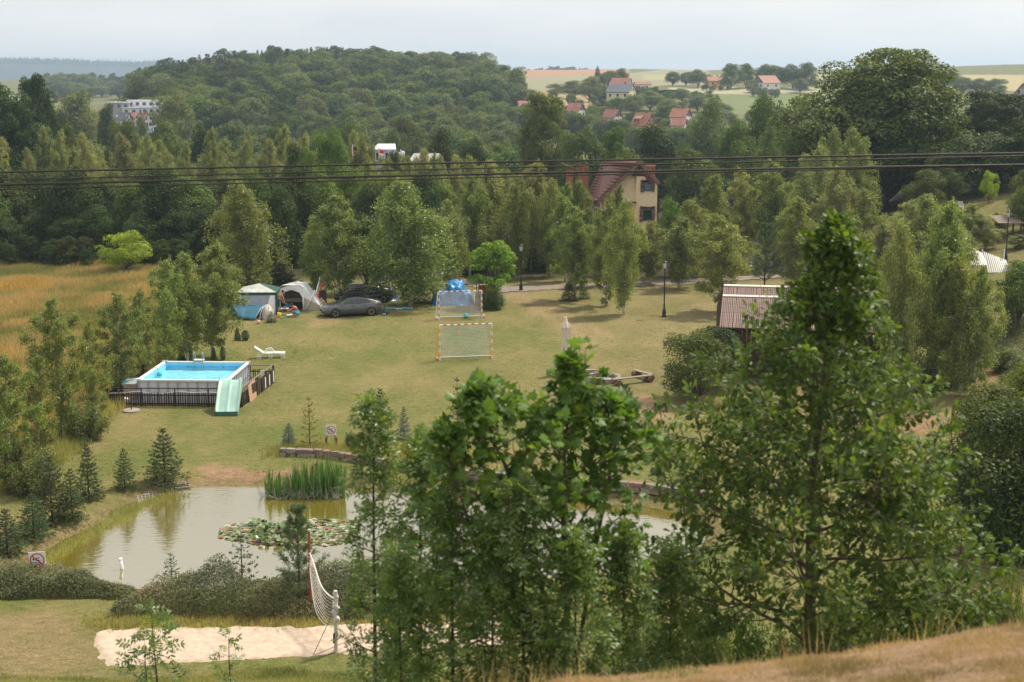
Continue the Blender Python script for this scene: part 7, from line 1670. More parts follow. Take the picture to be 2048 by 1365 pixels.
p = GT(765, 622); bt = thing('water_bottle', 'pale blue water bottle beside the black backpack', 'bottle', p); m = MB(); m.lathe([(.08, 0), (.085, .26), (.03, .34)], (0, 0, 0), 12); m.build('body', 'tarp_teal_pale', bt, True); m = MB(); m.lathe([(.035, .34), (.035, .38)], (0, 0, 0), 10); m.build('cap', 'white_plastic', bt)
p = GT(570, 630); ct = thing('camp_stove_table', 'small folding table with a camp stove between the two men', 'table', p); 
for s in (-1, 1):
    for q in (-1, 1): m = MB(); m.bar((s * .22, q * .16, 0), (s * .2, q * .14, .46), .025); m.build('leg', 'metal', ct)
m = MB(); m.box((0, 0, .475), (.56, .4, .03)); m.build('tabletop', 'white_plastic', ct)
s1 = MB(); s1.box((0, 0, .05), (.3, .22, .1)); s1.cyl((0, 0, .1), (0, 0, .13), .07, .07, 10); so_ = s1.build('camp_stove', 'stone_red', None, False, p + Vector((0, 0, .492))); tag(so_, 'reddish camp stove on the small folding table', 'stove')
def tub(px, py, r_, h_, mt, nm, l, cat):
    p = GT(px, py); e = thing(nm, l, cat, p); m = MB(); m.lathe([(r_ * .75, 0), (r_, h_), (r_ * .9, h_), (r_ * .68, .03)], (0, 0, 0), 14); m.build('bowl', mt, e, True); m = MB(); m.tube([(r_ * math.cos(2 * math.pi * k / 14), r_ * math.sin(2 * math.pi * k / 14), h_) for k in range(15)], r_ * .07, 5); m.build('rim', mt, e, True)
tub(559, 635, .17, .32, 'flag_gold', 'yellow_bucket', 'yellow bucket beside the small conifer', 'bucket'); tub(577, 633, .15, .10, 'white_plastic', 'white_bowl', 'white bowl left of the crouching man', 'bowl'); tub(583, 632, .14, .09, 'white_plastic', 'white_bowl', 'white bowl directly in front of the crouching man', 'bowl'); tub(564, 637, .12, .08, 'tarp_teal_pale', 'pale_bowl', 'pale bowl beside the yellow bucket', 'bowl')
for k, (px, mt, l) in enumerate([(574, 'shorts_blue', 'blue bag inside the tent opening'), (583, 'bag', 'black bag inside the tent opening'), (569, 'tarp_navy', 'navy bag at the left side of the tent opening')]):
    q = PY(px, 610, 107.3); e = thing('travel_bag', l, 'bag', L3(q.x, 107.3)); m = MB(); m.sphere((0, 0, .25), .27, 12, 8, (.8, .6, 1)); m.build('body', mt, e, True); m = MB(); m.tube([(-.1, 0, .48), (0, 0, .58), (.1, 0, .48)], .02, 5); m.build('handle', 'bag', e)
p = GT(643, 632); pad = MB(); pad.box((0, 0, .03), (.45, .2, .05)); o = pad.build('dark_mat', 'bag', None, False, p); tag(o, 'small dark mat on the bare grass before the grey car', 'mat')
# paddles / red kit leaning behind the tent
q = PY(634, 575, 109); pr_ = thing('red_kayak_gear', 'red and white gear leaning behind the white tent', 'gear', L3(q.x, 109))
m = MB(); m.tube([(-.35, 0, 0), (.25, .2, 2.2)], [.10, .06], 8); m.build('white_hull', 'white_plastic', pr_, True); m = MB(); m.tube([(.1, -.1, .6), (.5, .1, 2.1)], [.12, .08], 8); m.build('red_hull', 'seat_red', pr_, True); m = MB(); m.box((.45, 0, .6), (.5, .4, 1.2)); m.build('dark_crate', 'wood_dark', pr_)
q = PY(584, 563, 116); bb = thing('blue_barrel', 'blue barrel in the shade behind the white tent', 'barrel', L3(q.x, 116)); m = MB(); m.lathe([(.28, 0), (.3, .1), (.3, .75), (.27, .85)], (0, 0, 0), 16); m.build('drum', 'shorts_blue', bb, True); m = MB(); m.lathe([(.31, .28), (.31, .33)], (0, 0, 0), 16); m.build('hoop', 'tarp_navy', bb)
# utility cart beside the sumac
p = GT(968, 612); uc = thing('utility_cart', 'dark green utility cart with red seat half hidden by the sumac', 'cart', p + Vector((.1, .9, 0)), R(8))
m = MB(); m.box((0, 0, .62), (1.3, 1.6, .55)); m.build('body', 'cart_green', uc); m = MB(); m.box((0, -.2, 1.05), (1.05, .5, .14)); m.box((0, .06, 1.25), (1.05, .12, .42)); m.build('seat', 'seat_red', uc)
for sx in (-.62, .62):
    for sy in (-.75, .75): m = MB(); m.bar((sx, sy, .8), (sx * .95, sy * .9, 1.95), .04); m.build('roof_post', 'iron', uc)
    for sy in (-.6, .6): m = MB(); m.lathe([(.14, -.1), (.27, -.1), (.29, 0), (.27, .1), (.14, .1)], (0, 0, 0), 16); m.v = [(sx * 1.02 + c_, sy + a, .29 + b_) for a, b_, c_ in m.v]; m.build('wheel', 'rubber', uc, True)
m = MB(); m.box((0, 0, 1.97), (1.4, 1.6, .06)); m.build('roof', 'cart_green', uc)
bn = thing('rubbish_bin', 'dark grey bin behind the right post of the far goal', 'bin', GT(955, 612)); m = MB(); m.box((0, 0, .5), (.28, .28, 1.0)); m.build('body', 'shorts_grey', bn); m = MB(); m.box((0, 0, 1.03), (.32, .32, .05)); m.build('lid', 'iron', bn)
# ================================================================= PEOPLE
def person(label, loc, rz, J, sc, skin, hair, shorts, name='person'):
    e = thing(name, label, 'person', loc, rz); e.scale = (sc,) * 3
    def cap(m, a, b, r0, r1, n=10): 
        m.tube([a, b], [r0, r1], n); m.sphere(a, r0, n, 6); m.sphere(b, r1, n, 6)
    m = MB(); V3 = Vector
    hip, chest, neck, head = (V3(J[k]) for k in ('hip', 'chest', 'neck', 'head'))
    fw = V3(J.get('face', (1, 0, 0))).normalized()
    m.sphere(hip, .155, 12, 8, (.85, 1.05, .9)); cap(m, hip, hip.lerp(chest, .5), .14, .135); cap(m, hip.lerp(chest, .5), chest, .135, .155)
    for s in (-1, 1): cap(m, chest + V3((0, s * .08, 0)), chest + V3((0, s * .15, .02)) + (neck - chest) * .4, .10, .075)
    cap(m, chest.lerp(neck, .4), neck, .07, .055); cap(m, neck, head, .055, .06)
    m.sphere(head, .10, 14, 10, (1.0, .82, 1.15)); m.sphere(head + fw * .04 + V3((0, 0, -.07)), .065, 10, 8)
    m.sphere(head + fw * .115 + V3((0, 0, -.02)), .022, 8, 6)
    for s in (-1, 1): m.sphere(head + V3((0, s * .085, -.015)), .028, 8, 6, (.7, .5, 1.2))
    for s in (-1, 1):
        k = 'l' if s > 0 else 'r'; sh = chest + V3((0, s * .19, .03)) + (neck - chest) * .45; el = V3(J['elb_' + k]); wr_ = V3(J['wri_' + k]); kn = V3(J['kne_' + k]); an = V3(J['ank_' + k]); hp = hip + V3((0, s * .09, -.02))
        cap(m, sh, el, .052, .042); cap(m, el, wr_, .042, .028)
        dh = (wr_ - el).normalized(); lat = dh.cross(V3((0, 1, 0))); lat = lat.normalized() if lat.length > .1 else V3((1, 0, 0))
        pc = wr_ + dh * .05; cap(m, wr_, pc, .03, .034)
        for q in range(4):
            o_ = lat * (-.03 + .02 * q); Lf = [.055, .07, .066, .05][q]; b0 = pc + dh * .035 + o_; b1 = b0 + dh * Lf * .6; b2 = b1 + (dh + fw * .7).normalized() * Lf * .5; cap(m, b0, b1, .0115, .011, 6); cap(m, b1, b2, .011, .010, 6)
        t0 = wr_ + dh * .02 - lat * .03; cap(m, t0, t0 - lat * .035 + dh * .035, .013, .011, 6)
        cap(m, hp, kn, .085, .058); cap(m, kn, an, .058, .038); cap(m, kn.lerp(an, .3), kn.lerp(an, .5), .06, .05)
        ft = V3(J.get('foot', (1, 0, 0))); cap(m, an + V3((0, 0, -.035)) - ft * .04, an + ft * .15 + V3((0, 0, -.055)), .040, .03)
    o = m.build('body', skin, e, True); md = o.modifiers.new('skin', 'REMESH'); md.mode = 'VOXEL'; md.voxel_size = .014; md.use_smooth_shade = True; o.modifiers.new('soft', 'SMOOTH').iterations = 3
    m = MB(); m.sphere(head - fw * .018 + V3((0, 0, .022)), .108, 14, 10, (1.0, .86, 1.1)); m.sphere(head - fw * .06 + V3((0, 0, -.02)), .08, 10, 8); o = m.build('hair', hair, e, True); md = o.modifiers.new('skin', 'REMESH'); md.mode = 'VOXEL'; md.voxel_size = .015; md.use_smooth_shade = True
    for s in (-1, 1): m = MB(); m.sphere(head + fw * .092 + V3((0, s * .034, .012)), .011, 8, 6); m.build('eye', 'black', e, True)
    m = MB(); m.sphere(hip, .175, 12, 8, (.88, 1.05, .95)); cap(m, hip, hip.lerp(chest, .22), .165, .158)
    for s in (-1, 1): kn = V3(J['kne_' + ('l' if s > 0 else 'r')]); hp = hip + V3((0, s * .09, -.02)); cap(m, hp, hp.lerp(kn, J.get('hem', .75)), .115, .10)
    o = m.build('swim_shorts', shorts, e, True); md = o.modifiers.new('skin', 'REMESH'); md.mode = 'VOXEL'; md.voxel_size = .018; md.use_smooth_shade = True
    return e
p = GT(553, 630)
person('bare-chested man in dark grey shorts bending at the tent opening', Vector((p.x, 105.3, z0(p.x, 105.3))), R(35), dict(hip=(0, 0, .90), chest=(.22, 0, 1.30), neck=(.34, 0, 1.47), head=(.46, 0, 1.58), face=(.8, 0, -.6), elb_l=(.38, .27, 1.08), wri_l=(.50, .20, .84), elb_r=(.36, -.27, 1.08), wri_r=(.48, -.20, .82), kne_l=(.06, .11, .48), ank_l=(-.02, .12, .085), kne_r=(.02, -.11, .48), ank_r=(-.08, -.12, .085)), 1.0, 'skin', 'hair_dark', 'shorts_grey')
p = GT(591, 634)
person('crouching tanned man in bright blue shorts before the white tent', p, R(185), dict(hip=(-.16, 0, .24), chest=(.02, 0, .60), neck=(.16, 0, .74), head=(.28, 0, .82), face=(.8, 0, -.55), elb_l=(.32, .26, .48), wri_l=(.50, .12, .42), elb_r=(.32, -.26, .48), wri_r=(.50, -.12, .40), kne_l=(.30, .17, .50), ank_l=(.06, .15, .085), kne_r=(.30, -.17, .48), ank_r=(.06, -.15, .085), hem=.55), 1.08, 'skin_tan', 'hair_dark', 'shorts_blue')
q = PY(650, 612, 105.6)
person('blond boy in teal shorts bending behind the nose of the grey car', L3(q.x, 105.6), R(200), dict(hip=(0, 0, .88), chest=(.18, 0, 1.26), neck=(.30, 0, 1.42), head=(.40, 0, 1.53), face=(.9, 0, -.4), elb_l=(.40, .25, 1.10), wri_l=(.58, .18, .90), elb_r=(.34, -.25, 1.06), wri_r=(.52, -.2, .86), kne_l=(.14, .11, .47), ank_l=(.04, .12, .085), kne_r=(-.04, -.11, .47), ank_r=(-.16, -.12, .085), hem=.5), .68, 'skin', 'hair_blond', 'shorts_teal')
# ================================================================= BUILDINGS
# ---------------- yellow house with maroon roof
def yellow_house():
    D = 136.0; A = PY(1280, 322, D); B = PY(1212, 321, D + 2.5); Cl = PY(1195, 403, D - .3); Dl = PY(1174, 397, D + 3.2); Er = PY(1318, 366, D - .3)
    base = Vector((PY(1280, 500, D).x, D, h1(PY(1280, 500, D).x, D))); e = thing('country_house', 'yellow rendered house with maroon tiled roof behind the birches', 'house', base)
    A, B, Cl, Dl, Er = (p - base for p in (A, B, Cl, Dl, Er)); Eb = Er + (B - A) + Vector((0, 5, 0)); Er2 = Er + Vector((-.9, 6, .0)); B2 = B + Vector((0, 3.5, 0))
    rf = MB(); rf.slab([A, B, Dl, Cl][::-1], .16); ro = rf.build('roof', 'tile_red', e)
    n = 13; tw = 24
    nn = (B - A).cross(Cl - A).normalized(); nn = nn if nn.z > 0 else -nn
    for i in range(n):
        t0, t1 = i / n, (i + 1.12) / n; a0, b0 = A.lerp(Cl, t0), B.lerp(Dl, t0); a1, b1 = A.lerp(Cl, min(1.01, t1)), B.lerp(Dl, min(1.01, t1)); o1 = nn * .02; o2 = nn * .26
        m = MB(); m.add([a0 + o1, b0 + o1, b1 + o2, a1 + o2, a1 + nn * .02, b1 + nn * .02], [(0, 1, 2, 3), (3, 2, 5, 4)]); m.build('tile_course', 'tile_red', ro)
        for k in range(tw):
            if i % 2: continue
    m = MB(); m.slab([A, Er, Er + (B - A), B], .16); m.build('roof', 'tile_red', e)
    m = MB(); Bk = B + Vector((-1.5, 4, -3.6)); m.add([B, Bk, Dl, B + Vector((2.5, 4.2, -3.6))], [(0, 1, 2), (0, 3, 1)]); m.build('hip_roof', 'tile_red', e)
    # barge boards
    for p, q in ((A, Cl), (A, Er)): m = MB(); dd = Vector((0, -.12, -.12)); m.bar(p + dd, q + dd, .12, .34); m.build('barge_board', 'tile_red', e)
    m = MB(); m.bar(Cl + Vector((0, -.05, -.15)), Dl + Vector((0, -.05, -.15)), .14, .14); m.build('gutter', 'iron', e)
    gz0 = -.6
    # gable wall, recessed left part and projecting right part
    def w2(px, py): return PY(px, py, D + .7) - base
    def w3(px, py): return PY(px, py, D + .35) - base
    m = MB(); m.slab([Vector((w2(1212, 400).x, .7, gz0)), Vector((w2(1276, 400).x, .7, gz0)), Vector((w2(1276, 340).x, .7, w2(1276, 332).z)), Vector((w2(1212, 400).x, .7, w2(1212, 392).z))], .3); m.build('gable_wall', 'wall_yellow', e)
    m = MB(); x0_, x1_ = w3(1272, 400).x, w3(1314, 400).x; m.slab([Vector((x0_, .25, gz0)), Vector((x1_, .25, gz0)), Vector((x1_, .25, w3(1314, 372).z)), Vector((w3(1285, 335).x, .25, w3(1285, 336).z)), Vector((x0_, .25, w3(1272, 338).z))], .3); m.build('gable_wall', 'wall_yellow', e)
    m = MB(); m.slab([Vector((w2(1262, 335).x, .2, w2(1270, 352).z)), Vector((w2(1300, 352).x, .2, w2(1300, 352).z)), Vector((w2(1281, 330).x, .2, w2(1281, 331).z))], .08); m.build('gable_boarding', 'wood_dark', e)
    m = MB(); m.slab([Vector((w2(1212, 400).x, .72, gz0)), Vector((w2(1212, 400).x, 7, gz0)), Vector((w2(1212, 400).x, 7, w2(1212, 398).z)), Vector((w2(1212, 400).x, .72, w2(1212, 398).z))], .2); m.build('side_wall', 'wall_yellow', e)
    m = MB(); m.bar((w2(1252, 405).x, .3, w2(1252, 405).z), (w3(1272, 405).x, .3, w2(1252, 405).z), .5, .16); m.build('ledge', 'iron', e)
    for (xa, ya, xb, yb, gl) in ((1289, 368, 1301, 381, 'window_sky'), (1287, 421, 1302, 440, 'window_dark')):
        q0 = w3(xa, yb); q1 = w3(xb, ya); yf = .25 - .32; cx_, cz = (q0.x + q1.x) / 2, (q0.z + q1.z) / 2; ww, hh = q1.x - q0.x, q1.z - q0.z
        m = MB(); m.box((cx_, yf + .28, cz), (ww + .12, .06, hh + .12)); wnd = m.build('window', 'wood_dark', e)
        m = MB(); m.box((cx_, yf + .24, cz), (ww, .03, hh)); m.build('pane', gl, wnd)
        rr = np.random.default_rng(5); per = []
        for k in range(7): per.append((cx_ - ww / 2 - .24, cz - hh / 2 - .05 + (hh + .35) * k / 6)); per.append((cx_ + ww / 2 + .24, cz - hh / 2 - .05 + (hh + .35) * k / 6))
        for k in range(6): per.append((cx_ - ww / 2 - .1 + (ww + .2) * k / 5, cz + hh / 2 + .24))
        for (a, b) in per: m = MB(); m.box((a, yf + .26, b), (rr.uniform(.22, .34), .16, rr.uniform(.17, .26)), rot=Matrix.Rotation(rr.normal(0, .25), 3, 'Y')); m.build('surround_stone', ['stone', 'log', 'stone_red'][rr.integers(0, 3)], wnd)
    # skylight
    p = A.lerp(Cl, .42); q = B.lerp(Dl, .42); s0 = p.lerp(q, .62); p2 = A.lerp(Cl, .66); q2 = B.lerp(Dl, .66); s1 = p2.lerp(q2, .80)
    m = MB(); m.bar(s0 + nn * .13, s1 + nn * .13, .22, .08, tuple(nn)); m.build('skylight', 'metal', e)
    for (xa, xb, yt, yb, dd) in ((1131, 1146, 328, 470, 4), (1154, 1177, 329, 440, 4.5), (1289, 1311, 327, 380, 3)):
        q0 = PY(xa, yb, D + dd) - base; q1 = PY(xb, yt, D + dd) - base; w_ = q1.x - q0.x
        m = MB(); m.box(((q0.x + q1.x) / 2, dd, (q0.z + q1.z) / 2 - .2), (w_ * .9, .7, q1.z - q0.z)); ch = m.build('chimney', 'brick', e)
        m = MB(); m.box(((q0.x + q1.x) / 2, dd, q1.z - .25), (w_ * 1.03, .82, .14)); m.box(((q0.x + q1.x) / 2, dd, q1.z - .9), (w_ * .98, .76, .1)); m.build('chimney_band', 'brick', ch)
        for k in (-.22, .22): m = MB(); m.box(((q0.x + q1.x) / 2 + k * w_, dd - .36, q1.z - .5), (.13, .04, .18)); m.build('flue_opening', 'black', ch)
    # lower wing roof at the left
    m = MB(); a = PY(1100, 418, D - 2) - base; b = PY(1175, 425, D - 2) - base; m.slab([a, b, b + Vector((0, -2.5, -1.6)), a + Vector((0, -2.5, -1.6))][::-1], .12); m.build('porch_roof', 'tile_red', e)
    m = MB(); m.box(((a.x + b.x) / 2, -.5, (a.z) / 2 - .8), (b.x - a.x - .4, 1.5, a.z - .4)); m.build('porch_wall', 'wall_yellow', e)
yellow_house()
# ---------------- far houses
def house(label, pxc, ridge, eave, wpx, D, yaw, roof, gable, wall, depth=.8, win=2, storeys=1, name='village_house', chim=True, hip=False, dormer=False, cat='house', group='houses of the village', base_py=None):
    c = PY(pxc, ridge, D); x_, y_ = c.x, D; gz0 = h1(x_, y_); e = thing(name, label, cat, (x_, y_, gz0), yaw, group)
    W_ = wpx / F * D; dz = W_ * depth; zr = c.z - gz0; ze = PY(pxc, eave, D).z - gz0; a, b = W_ / 2, dz / 2; zb = -2.5; oh = .35; k = (zr - ze) / b
    m = MB(); m.box((0, 0, (ze + zb) / 2), (2 * a, 2 * b, ze - zb)); wl = m.build('wall', wall, e)
    for s in (-1, 1):
        m = MB(); m.add([(s * a, -b, ze), (s * a, b, ze), (s * a, 0, zr - .08)], [(0, 1, 2)]); m.add([(s * (a - .15), -b, ze), (s * (a - .15), b, ze), (s * (a - .15), 0, zr - .08)], [(2, 1, 0)]); m.build('gable', gable, e)
        in_ = a * .45 if hip else -oh
        P_ = [(-a + in_, 0, zr), (a - in_, 0, zr), (a + oh, s * (b + oh), ze - k * oh), (-a - oh, s * (b + oh), ze - k * oh)]
        m = MB(); m.slab(P_ if s < 0 else P_[::-1], .18); rf = m.build('roof', roof, e)
    if hip:
        for s in (-1, 1): P_ = [(s * (a - a * .45), 0, zr), (s * (a + oh), -b - oh, ze - k * oh), (s * (a + oh), b + oh, ze - k * oh)]; m = MB(); m.slab(P_, .12); m.build('hip', roof, e)
    if chim: m = MB(); m.box((a * .3, b * .15, zr + .25), (.55, .55, 1.3)); m.build('chimney', 'brick_far', rf)
    def window(x0_, z0_, face, w_=.9, h_=1.15):
        fx = {'f': lambda u: ((u, -b - .03, 0), (w_, .06)), 'r': lambda u: ((a + .03, u, 0), (.06, w_)), 'l': lambda u: ((-a - .03, u, 0), (.06, w_))}[face](x0_); (cx_, cy_, _), (sx_, sy_) = fx
        m = MB(); m.box((cx_, cy_, z0_), (sx_ + (.2 if face == 'f' else 0), sy_ + (.2 if face != 'f' else 0), h_ + .2)); fr_ = m.build('window', 'white_paint', e)
        off = (0, -.035) if face == 'f' else ((.035, 0) if face == 'r' else (-.035, 0)); m = MB(); m.box((cx_ + off[0], cy_ + off[1], z0_), (sx_ * (1 if face == 'f' else .6), sy_ * (1 if face != 'f' else .6), h_)); m.build('pane', 'window_dark', fr_)
    for s_ in range(storeys):
        for q in range(win): window(-a + 2 * a * (q + .5) / win, ze - 1.3 - 2.6 * s_, 'f')
        for q in range(2):
            for f_ in 'lr': window(-b + 2 * b * (q + .5) / 2, ze - 1.3 - 2.6 * s_, f_)
    for f_ in 'lr':
        for q in (-.9, .9): window(q, ze + (zr - ze) * .32, f_, .75, 1.0)
    if dormer:
        m = MB(); m.box((-a * .2, -b * .75, ze + (zr - ze) * .38), (a * .9, b * .5, (zr - ze) * .38)); dm = m.build('dormer', wall, e)
        m = MB(); m.slab([(-a * .75, -b * 1.1, ze + (zr - ze) * .54), (a * .35, -b * 1.1, ze + (zr - ze) * .54), (a * .35, -b * .2, ze + (zr - ze) * .82), (-a * .75, -b * .2, ze + (zr - ze) * .82)], .1); m.build('dormer_roof', roof, dm)
        for q in (-.42, .02): m = MB(); m.box((a * q, -b * 1.01, ze + (zr - ze) * .38), (a * .26, .05, (zr - ze) * .26)); m.build('dormer_pane', 'window_dark', dm)
    return e
house('cream house with grey slate roof and balcony on the village slope', 1243, 169, 184, 46, 560, R(-24), 'slate', 'wall_cream', 'wall_cream', .95, 3)
house('red-roofed house directly behind the grey slate roof', 1243, 157, 172, 36, 590, R(-20), 'tile_far', 'wall_white', 'wall_white', .9, 3)
house('red-roofed house with a dark gable, leftmost of the lower village row', 1152, 207, 221, 26, 455, R(-32), 'tile_far', 'gable_dark', 'wall_white', 1.0)
house('white house with a brown boarded gable in the lower village row', 1225, 220, 234, 27, 440, R(-38), 'tile_brown', 'gable_brown', 'wall_white', 1.0)
house('orange house with a dormer in its big red roof', 1288, 227, 249, 34, 420, R(-42), 'tile_far', 'tile_far', 'wall_orange', 1.1, 2, dormer=True)
house('white house with red roof and dark gable right of the orange house', 1362, 218, 233, 32, 450, R(-30), 'tile_far', 'gable_dark', 'wall_white', 1.0)
house('low red-roofed house in front of the dark-gabled white one', 1358, 238, 250, 26, 410, R(-20), 'tile_far', 'wall_white', 'wall_white', .9, chim=False)
house('white farmhouse with a dark half-timbered gable on the horizon', 1533, 152, 166, 40, 690, R(28), 'tile_far', 'gable_dark', 'wall_white', .9, 2)
house('orange farmhouse with red roof left of the dark-gabled farmhouse', 1430, 154, 162, 34, 720, R(8), 'tile_far', 'wall_orange', 'wall_orange', .8, 2)
house('small red roof right of the dark-gabled farmhouse', 1602, 162, 168, 18, 720, R(10), 'tile_far', 'wall_white', 'wall_white', .8, chim=False)
house('red-roofed house beside the blue spruce', 1592, 239, 254, 34, 400, R(-30), 'tile_brown', 'gable_dark', 'wall_grey', 1.0)
house('pale house half hidden left of the blue spruce', 1556, 228, 238, 20, 430, R(-30), 'tile_far', 'wall_white', 'wall_white', 1.0, chim=False)
house('low white-roofed shed right of the red roof by the blue spruce', 1632, 247, 254, 26, 390, R(10), 'sheet_white', 'wall_white', 'wall_white', .6, chim=False, cat='shed')
house('white house with brown roof above the dark round oak', 1080, 191, 204, 16, 470, R(-60), 'tile_brown', 'wall_white', 'wall_white', 1.3, chim=False)
house('pink-red roof beside the wooded hill', 1048, 203, 211, 22, 460, R(10), 'tile_far', 'wall_white', 'wall_white', .9, chim=False)
house('far red roofs left of the hedge on the village slope', 1285, 164, 169, 30, 680, R(5), 'tile_far', 'wall_white', 'wall_white', .6, chim=False)
house('grey gabled house at the upper right picture edge', 2052, 168, 192, 34, 330, R(55), 'tile_brown', 'wall_grey', 'wall_grey', 1.1)
house('brick gable house with grey slate roof in the valley', 318, 251, 264, 34, 250, R(-62), 'slate', 'brick_far', 'brick_far', .95, 2, 2, group='houses in the left valley')
house('pink-roofed orange house at the foot of the wooded hill', 415, 199, 207, 30, 470, R(-35), 'tile_far', 'wall_orange', 'wall_orange', .9, 3, hip=True, group='houses in the left valley')
house('red roof below the white terrace houses', 268, 226, 236, 26, 420, R(-30), 'tile_far', 'wall_white', 'wall_white', .9, chim=False, group='houses in the left valley')
house('brown-roofed house at the right end of the white terrace', 290, 228, 240, 18, 410, R(-35), 'tile_brown', 'wall_white', 'wall_white', 1.0, group='houses in the left valley')
house('grey-roofed house below the white terrace, left', 248, 226, 238, 22, 415, R(-20), 'slate', 'wall_white', 'wall_white', .9, chim=False, group='houses in the left valley')
def terrace():
    D = 440; c = PY(270, 215, D); gz0 = h1(c.x, D); e = thing('terrace_building', 'stepped white flat-roofed terrace building in the left valley', 'building', (c.x, D, gz0))
    for i, (xa, xb, ya, yb, dy, mt) in enumerate([(219, 258, 206, 240, 0, 'wall_grey'), (256, 322, 202, 240, 2, 'sheet_white'), (284, 322, 216, 245, -3, 'wall_white'), (246, 290, 217, 245, -2, 'wall_white')]):
        p = PY(xa, yb, D + dy) - c; q = PY(xb, ya, D + dy) - c; zz = q.z + c.z - gz0
        m = MB(); m.box(((p.x + q.x) / 2, dy + 3, zz / 2 - 1), (q.x - p.x, 6, zz + 2)); bl = m.build('block', mt, e)
        m = MB(); m.box(((p.x + q.x) / 2, dy + 3, zz + .1), (q.x - p.x + .5, 6.6, .2)); m.build('flat_roof', 'sheet_white', bl)
        n = max(2, int((q.x - p.x) / 1.9))
        for k in range(n): m = MB(); m.box((p.x + (q.x - p.x) * (k + .5) / n, dy - .02, zz - .95), (1.0, .08, .95)); m.build('window', 'window_dark', bl)
terrace()
# hall, sheet roof and flags in the valley
def hall(label, xa, xb, ya, yb, D, mt, name='flat_hall'):
    p = PY(xa, yb, D); q = PY(xb, ya, D); cx_ = (p.x + q.x) / 2; gz0 = h1(cx_, D); e = thing(name, label, 'hall', (cx_, D, gz0)); w_ = (q.x - p.x) / 2; z1, z0_ = q.z - gz0, p.z - gz0
    m = MB(); m.slab([(-w_ - .3, -.4, z0_), (w_ + .3, -.4, z0_), (w_ * .92, 3.6, z1), (-w_ * .92, 3.6, z1)], .15); rf = m.build('roof', mt, e)
    for k in range(9):
        t = (k + .5) / 9; m = MB(); m.bar((-w_ + 2 * w_ * t, -.4, z0_ + .04), ((-w_ + 2 * w_ * t) * .92, 3.6, z1 + .04), .06, .05); m.build('seam', 'metal', rf)
    m = MB(); m.box((0, 1.8, z0_ / 2 - .6), (2 * w_, 3.6, z0_ + .8)); m.build('wall', 'wall_white', e)
    for k in range(4): m = MB(); m.box((-w_ + 2 * w_ * (k + .5) / 4, -.03, z0_ - 1.0), (w_ * .3, .06, 1.0)); m.build('window', 'window_dark', e)
hall('white-roofed hall behind the flagpoles', 750, 788, 290, 299, 205, 'sheet_white'); hall('grey corrugated roof right of the flagpoles', 822, 878, 310, 322, 190, 'gaz_screen'); hall('low grey roof behind the blue flag', 780, 800, 308, 314, 195, 'gaz_screen')
for px, top, cols, l in [(705, 290, ('flag_black', 'flag_red', 'flag_gold'), 'flagpole with the black, red and gold flag'), (729, 291, ('flag_white', 'flag_red'), 'flagpole with the white over red flag'), (758, 296, ('flag_red', 'flag_white', 'flag_blue'), 'flagpole with the red, white and blue flag'), (777, 298, ('flag_blue',), 'flagpole with the plain blue flag'), (801, 299, ('flag_white',), 'flagpole with the small white pennant')]:
    D = 184; q = PY(px, top, D); gz0 = h1(q.x, D); e = thing('flagpole', l, 'flagpole', (q.x, D, gz0), 0, 'flagpoles in the valley'); h = q.z - gz0
    m = MB(); m.tube([(0, 0, -.2), (0, 0, h)], .07, 8); m.build('pole', 'white_paint', e); n = len(cols); fh = .52 if n > 1 else .8
    for i, c_ in enumerate(cols):
        g_ = [[(.08 + .12 * j, .06 * math.sin(j * 1.1 + a_), h - .15 - fh * (i + a_) - .03 * j) for j in range(5)] for a_ in (0, 1)]; cloth_sheet('flag_band', e, g_, c_, .01)
